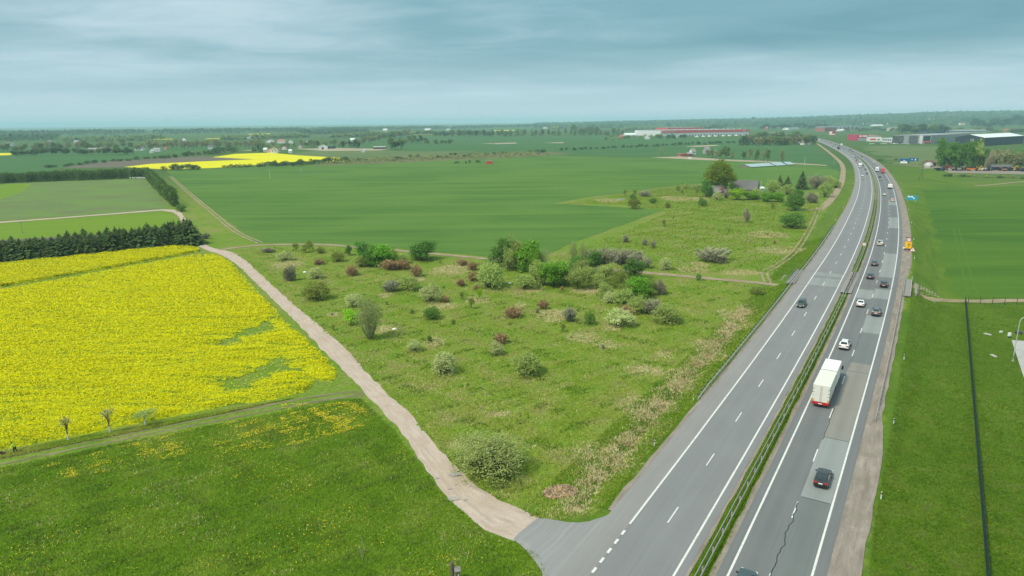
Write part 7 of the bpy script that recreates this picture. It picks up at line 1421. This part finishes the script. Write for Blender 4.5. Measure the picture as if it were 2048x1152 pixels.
def billboard(x, yb, w, h, zb, mat, label, fields):
    board(x, yb, w, h, zb, mat, label, fields, 'billboard', 'billboard', 2)
billboard(1664, 275, 17, 9, 7, WALL['red'], 'red and white billboard on legs beyond the highway bend', [('box', -7, -1, 3.5, 8, M_signw), ('box', -7.5, 6, .6, 2.4, M_signw), ('box', .5, 6.5, 3.5, 8, WALL['dark'])])
billboard(1554, 258.5, 18, 12, 6, WALL['white'], 'pale square billboard by the wood behind the bend', [('box', 2, 7, 2, 8, WALL['dark'])])
billboard(1533, 262, 9, 14, 4, WALL['red'], 'tall red sign tower near the warehouse car park', [('box', -2, 2, 9, 12, M_signw)])
building('petrol_hall', 'white flat hall behind the wood at the bend', (1577, 260), (1597, 259.3), 30, 9, 'white', 'white', 'flat', wins=even(5, .1, .9, .5, 2, 4))
def tower():
    q = flat(1506, 249.0); q = unit(q[None])[0]*5200; t = thing('water_tower', (q[0], q[1], tz(*q)), 0, 'mushroom-shaped water tower on the far skyline', 'water tower'); H = 47-tz(*q)+17
    part('shaft', MB().tube((0, 0, 0), (0, 0, H-14), 4.5, 3.5, 12).mesh('tower_shaft', M_concrete), t); part('tank', MB().loft([[(math.cos(i*.52)*r, math.sin(i*.52)*r, z) for i in range(12)] for r, z in ((3.5, H-14), (12, H-6), (12.5, H), (3, H+2))]).mesh('tank', bm('tower_tank', (.20, .22, .24))), t)
tower()
# farms and village houses
t = building('house', 'white gabled house with pink roof at the edge of the yellow field', (541, 306.5), (556, 306.2), 12, 5.5, 'white', 'pink', rh=4.5, ridge='y', wins=[(.2, .4, 3, 4.6), (.6, .8, 3, 4.6), (.4, .6, 6, 7.4)]); building('house', 'low pink-roofed wing of the white gabled house', (534, 306), (541, 306.3), 12, 3, 'tan', 'pink', rh=3.5); building('house', 'small pink-roofed outbuilding beside the white gabled house', (556.5, 304.5), (561, 304), 10, 3.5, 'white', 'pink', rh=3)
building('barn', 'white-roofed farm hall with an open dark front', (637, 299), (655, 298.7), 18, 4.5, 'white', 'white', rh=3.5, ridge='y', doors=[(.35, .6, 4)]); building('barn', 'dark flat barn joined to the white-roofed farm hall', (655.5, 297.5), (667, 297.4), 16, 4.5, 'dark', 'slate', 'flat')
building('barn', 'long low open barn with a pale flat roof beside the round trees', (746, 298.5), (771, 298.3), 14, 4.2, 'wood', 'white', 'flat', doors=[(.05, .95, 3)])
for i, (x, y, w, wl, rf, lab) in enumerate([(16, 292, 14, 'white', 'slate', 'white bungalow at the far end of the village'), (97, 288, 8, 'white', 'asb', 'pale house under the dark wood'), (152, 288, 8, 'white', 'grey', 'white shed beside two tall dark trees'), (200, 297, 9, 'cream', 'asb', 'cream cottage among village trees'), (184, 303, 18, 'white', 'asb', 'long pale village barn'), (214, 302, 9, 'brick', 'pink', 'pinkish cottage in the village'), (278, 301, 16, 'white', 'slate', 'white house with dark roof at the village end'), (302, 306, 6, 'white', 'white', 'tiny white shed in the far crop'), (313, 303, 12, 'white', 'grey', 'pair-roofed pale house by the avenue'), (330, 300, 7, 'tan', 'red', 'orange-roofed cottage by the avenue'), (420, 298, 8, 'white', 'slate', 'white shed along the avenue'), (368, 282, 7, 'white', 'slate', 'white farmhouse beyond the avenue'), (497, 279, 7, 'white', 'white', 'bright white house in front of the far wood'), (540, 286, 15, 'white', 'asb', 'white terraced house at the hamlet'), (562, 286.5, 14, 'white', 'pink', 'pink-roofed white house at the hamlet'), (581, 287, 8, 'white', 'grey', 'grey-roofed house at the hamlet end'), (530, 303, 7, 'white', 'white', 'white van-like shed beside the white gabled house'), (568, 299.5, 9, 'white', 'red', 'white shed behind the white gabled house'), (580, 306, 6, 'white', 'white', 'little white hut beside the white gabled house'), (600, 297, 8, 'cream', 'slate', 'cream house among garden trees'), (616, 285, 7, 'white', 'slate', 'far white house by the tree line'), (690, 290, 6, 'white', 'slate', 'tall narrow white house by the avenue'), (705, 283.5, 9, 'white', 'white', 'white barns beside the pale road'), (726, 304.5, 6, 'white', 'white', 'flat white hut in the pasture'), (770, 262, 8, 'white', 'white', 'far white farm on the beside the belt'), (896, 261, 8, 'white', 'white', 'bright far barn above the dense belt'), (855, 262, 11, 'lgrey', 'white', 'long grey far barn above the dense belt'), (1090, 258, 10, 'white', 'asb', 'far farmhouse beyond the shelter belt'), (1272, 254, 6, 'white', 'white', 'white far tower house on the plain'), (1295, 278.5, 9, 'white', 'white', 'tiny white cabin in the crop near the warehouse'), (1243, 277, 6, 'red', 'red', 'small red shed by the tent hall'), (1330, 252, 12, 'white', 'white', 'far white farm beyond the warehouse'), (1445, 250, 8, 'white', 'white', 'white farm beneath the ridge'), (1800, 250, 10, 'white', 'asb', 'suburb house with white walls'), (1880, 248, 14, 'white', 'white', 'long white ridge barn'), (2030, 234, 12, 'white', 'white', 'white building high on the ridge'), (1790, 262, 22, 'cream', 'asb', 'cream apartment house behind the store halls'), (1840, 262, 14, 'white', 'grey', 'white suburb house behind the showroom'), (1925, 254, 10, 'white', 'red', 'red-roofed house on the rise behind the halls'), (1983, 262.5, 8, 'tan', 'red', 'orange house behind the dark hall'), (2014, 265, 12, 'tan', 'red', 'tan brick house beside the dark hall'), (2033, 265, 22, 'dark', 'slate', 'dark long house beside the dark hall'), (1905, 252, 12, 'lgrey', 'grey', 'grey suburb block on the rise'), (1860, 251, 14, 'white', 'grey', 'pale suburb block on the rise'), (1735, 254, 14, 'lgrey', 'grey', 'grey row house of the far suburb'), (1775, 253.5, 12, 'cream', 'red', 'red-roofed house of the far suburb')]):
    k = zcam(*flat(x, y))/F; building('house', lab, (x-w/2, y), (x+w/2, y-.008*w), max(8, w*k*.7), max(3, min(7, 4*k)), wl, rf, rh=max(2, min(6, 3*k)), ridge='xy'[i % 2], wins=[(.15, .3, 1.2, 2.4), (.55, .75, 1.2, 2.4)], cat='house')
building('barn', 'long red farm shed with boarded sides beside the farm lane', (1361, 313.3), (1374, 312.9), 8, 3.2, 'brick', 'pink', 'flat', cat='barn'); building('barn', 'second red farm shed with a pale gable', (1375, 313), (1387, 312.8), 8, 3.4, 'brick', 'asb', rh=1.6, ridge='x', cat='barn', doors=[(.3, .5, 3)])
building('house', 'grey gabled farmhouse behind the red sheds', (1384, 309), (1392, 308.8), 8, 4.0, 'lgrey', 'asb', rh=4.0, ridge='x', cat='house', wins=[(.3, .5, 2, 4)]); building('house', 'tall grey-roofed farmhouse among the birches', (1411, 308), (1420, 307.8), 8, 5, 'grey', 'asb', rh=5, ridge='x', cat='house', wins=[(.3, .5, 2, 4)])
building('house', 'steep pale gabled hut at the end of the farm', (1428, 309), (1433, 309), 6, 2.0, 'lgrey', 'asb', rh=6, ridge='y', cat='hut'); building('car_shed', 'low pale shed by the farm gate', (1377, 318), (1383, 318), 6, 1.6, 'white', 'white', 'flat', cat='shed')
building('house', 'red-tiled house in the grove beside the highway bend', (1609, 290), (1622, 289.7), 12, 4.5, 'white', 'red', rh=6, ridge='x', cat='house'); building('shed', 'small red-roofed outbuilding beside the red-tiled house', (1602, 286), (1607, 285.9), 9, 3.5, 'white', 'red', rh=3, cat='shed')
building('container', 'red shipping container standing at the crop edge', (973.5, 328.2), (984.5, 328), 5.5, 2.9, 'red', 'pink', 'flat', cat='container')
building('low_shed', 'longest low shed with blue-grey sheet roof in the crop', (1502, 335.5), (1551, 332.5), 16, .8, 'wood', 'blue', rh=2.2, cat='shed'); building('low_shed', 'middle low shed with blue-grey sheet roof', (1553, 332.8), (1572, 331.5), 15, .9, 'wood', 'blue', rh=2.6, cat='shed', ridge='x'); building('low_shed', 'short low shed with blue-grey sheet roof at the lane end', (1576, 330.8), (1588, 330.2), 12, .9, 'wood', 'blue', rh=2.2, cat='shed')
# the ruined farmhouse: sagging roof, fallen gable
building('barn', 'dark-roofed old barn behind blossoming trees at the farmstead', (1462, 386), (1513, 388), 9, 3.0, 'wood', 'slate', rh=5.2, ridge='x', cat='barn', doors=[(.3, .42, 2.6)]); 
t = building('ruined_house', 'collapsing grey farmhouse with a fallen brick gable', (1424, 392), (1456, 390), 8.5, 2.4, 'wood', 'asb', rh=3.6, ridge='x', cat='ruin', doors=[(.1, .2, 2.0)])
r = random.Random(8); bkm = [MB().box(-.45, .45, -.3, .3, 0, .5, .1, .08).mesh('rubble', plain('old_brick', (.26, .13, .10), .95, var=.3)), MB().box(-.7, .7, -.08, .08, 0, .09).mesh('fallen_board', WALL['wood'])]
for i in range(70): part('rubble' if i % 3 else 'fallen_board', bkm[0 if i % 3 else 1], t, loc=(t['L']*r.uniform(.5, 1.0), r.uniform(-1.2, 3.0), r.uniform(2.0, 4.6) if i % 2 else r.uniform(0, 1.5)), rot=(r.uniform(-.5, .5), r.uniform(-.5, .5), r.uniform(0, 3)), scale=(r.uniform(.7, 1.6),)*3)
building('ruined_house', 'pale sheet lean-to by the white mast at the farmstead', (1513, 384), (1529, 383), 4, 2.2, 'lgrey', 'white', rh=.8, ridge='x', cat='shed')
# beehives along the hedge foot
hv_ = [MB().box(-.55, .55, -.5, .5, .25, 1.2).mesh('hive_body', M_white), MB().box(-.65, .65, -.6, .6, 1.2, 1.36).mesh('hive_lid', M_galv), MB().box(-.45, .45, -.4, .4, 0, .25).mesh('hive_stand', M_dk)]
for i, x in enumerate((261, 266, 269.5, 274, 277.5, 280, 283, 287, 290)):
    q = flat(x, 357.6-.01*(x-240)); t = thing('beehive', (q[0], q[1], .05), 0, 'white beehive in the row at the foot of the tall hedge', 'beehive', 'beehives at the foot of the tall hedge')
    for n_, m_ in zip(('body', 'lid', 'stand'), hv_): part(n_, m_, t)
# machinery in the yard
def machine(x, y, kind, col, label):
    q = flat(x, y); t = thing({'tractor': 'tractor', 'loader': 'wheel_loader', 'excavator': 'excavator', 'wagon': 'farm_wagon'}[kind], (q[0], q[1], .1), random.uniform(-.5, .5)+(math.pi if random.random() < .5 else 0), label, {'tractor': 'tractor', 'loader': 'loader', 'excavator': 'excavator', 'wagon': 'wagon'}[kind]); P_ = PA[col]
    if kind == 'wagon':
        part('bed', MB().box(-3.2, 3.2, -1.2, 1.2, 1.0, 2.3, -.1, -.1).mesh('bed', P_), t); part('drawbar', MB().tube((3.2, 0, .9), (4.6, 0, .7), .08).mesh('drawbar', M_dk), t); ws = [(-1.8, .55), (-.5, .55)]
    else:
        part('hood', MB().box(.3, 2.3, -.55, .55, 1.0, 1.9, .1, .06).mesh('hood', P_), t); c_ = part('cab', MB().box(-1.3, .3, -.85, .85, 1.2, 3.1, .15, .12).mesh('cab', M_glass), t); part('cab_roof', MB().box(-1.4, .4, -.9, .9, 3.1, 3.35).mesh('cab_roof', P_), c_); part('chassis', MB().box(-1.8, 2.3, -.45, .45, .6, 1.15).mesh('chassis', M_dk), t); ws = [(-1.0, .9), (1.7, .62)]
        if kind == 'loader': part('boom', MB().box(1.6, 4.0, -.8, -.6, 1.2, 1.5).box(1.6, 4.0, .6, .8, 1.2, 1.5).mesh('boom', P_), t); part('bucket', MB().loft([[(3.9, -1.3, .4), (3.9, 1.3, .4), (3.9, 1.3, 1.5), (3.9, -1.3, 1.5)], [(4.9, -1.3, .25), (4.9, 1.3, .25), (4.9, 1.3, .5), (4.9, -1.3, .5)]]).mesh('bucket', M_dk), t)
        if kind == 'excavator':
            m = MB(); m.tube((.5, 0, 1.9), (2.6, 0, 4.6), .28, .22, 6); m.tube((2.6, 0, 4.6), (4.6, 0, 2.2), .2, .15, 6); part('boom', m.mesh('boom', P_), t); part('bucket', MB().box(4.2, 5.0, -.5, .5, 1.3, 2.2, .1, 0).mesh('bucket', M_dk), t)
    for xw, R in ws:
        for s in (-1, 1): part('wheel', MB().tube((xw, s*1.0-.22, R), (xw, s*1.0+.22, R), R, R, 14).mesh('machine_wheel', M_tyre), t)
for a in [(1875, 341, 'wagon', 'navy', 'dark loaded wagon at the yard entrance'), (1884, 341.5, 'tractor', 'blue', 'blue-cabbed tractor by the yard entrance'), (1890, 341, 'excavator', 'red', 'machine with a red raised boom by the yard entrance'), (1896, 336, 'wagon', 'red', 'red wagon parked behind the yard'), (1910, 341.5, 'tractor', 'black', 'black machine beside the yellow-topped one'), (1922, 341.5, 'loader', 'beige', 'cream-topped loader in the yard'), (1929, 341, 'tractor', 'yellow', 'yellow-roofed tractor beside the cream loader'), (1941, 341.5, 'wagon', 'orange', 'long orange-red implement in the yard'), (1955, 342, 'excavator', 'yellow', 'bright yellow excavator in the middle of the yard'), (1970, 341.5, 'wagon', 'white', 'white-topped wagon beside the yellow excavator'), (1978, 342, 'tractor', 'red', 'dark red tractor before the dark container'), (2002, 342, 'loader', 'orange', 'orange loader beside the dark container'), (2014, 342, 'tractor', 'silver', 'white-cabbed tractor among orange machines'), (2025, 342, 'excavator', 'yellow', 'yellow digger at the yard end'), (2037, 342, 'tractor', 'grey', 'grey machine next to the yellow digger'), (2046, 343, 'loader', 'orange', 'last orange loader of the yard')]: machine(*a)
building('container', 'long dark container with a slanted tarpaulin in the machine yard', (1985, 341), (2024, 340), 6, 3.2, 'dark', 'slate', rh=1.6, cat='container'); building('shed', 'old tan shed among the trees behind the machine yard', (1968, 322), (2000, 321), 10, 4.5, 'tan', 'asb', rh=2.0, cat='shed'); building('shed', 'rusty roofed shed beside the tall grove', (1861, 333), (1871, 332), 8, 3.5, 'wood', 'rust', rh=2.5, cat='shed')
def dome_tent():
    q = flat(1857, 334.5); t = thing('dome_tank', (q[0], q[1], 0), 0, 'grey dome-shaped tank beside the rusty shed', 'tank'); part('shell', MB().loft([[(math.cos(i*.45)*r, math.sin(i*.45)*r, z) for i in range(14)] for r, z in ((4.2, 0), (4.2, 2.0), (3.4, 3.6), (1.6, 4.6), (.2, 4.9))]).mesh('shell', M_galv), t); part('hatch', MB().box(-.6, .6, -4.4, -4.0, .2, 1.8).mesh('hatch', M_dk), t)
dome_tent()
for i in range(20):
    q = flat(1740+i*5.4+random.uniform(-1, 1), 288.2+random.uniform(-.3, .4)); car(random.choice(['sedan', 'hatch', 'suv']), 0, 'R', (cc := random.choice(['white', 'silver', 'navy', 'black', 'grey', 'white'])), cc+' parked car in the row before the showroom and shops', 'car', 'cars parked before the showroom and shops', place=((q[0], q[1], .06), random.uniform(0, 6)))
# ------------------------------------------------------------------ haze: even pale air over the whole plain
def haze():
    m, nt = new_mat('haze_air'); v = nt.nodes.new('ShaderNodeVolumePrincipled'); v.inputs['Color'].default_value = (.56, .84, 1.0, 1); v.inputs['Density'].default_value = HAZE; v.inputs['Anisotropy'].default_value = .0
    o = nt.nodes.new('ShaderNodeOutputMaterial'); nt.links.new(v.outputs[0], o.inputs['Volume'])
    mb = MB().box(-29500, 29500, -7000, 29500, -2.5, 128); ob = bpy.data.objects.new('haze', mb.mesh('haze', m)); link(ob); tag(ob, kind='stuff')
HAZE = 1.05e-4
haze()
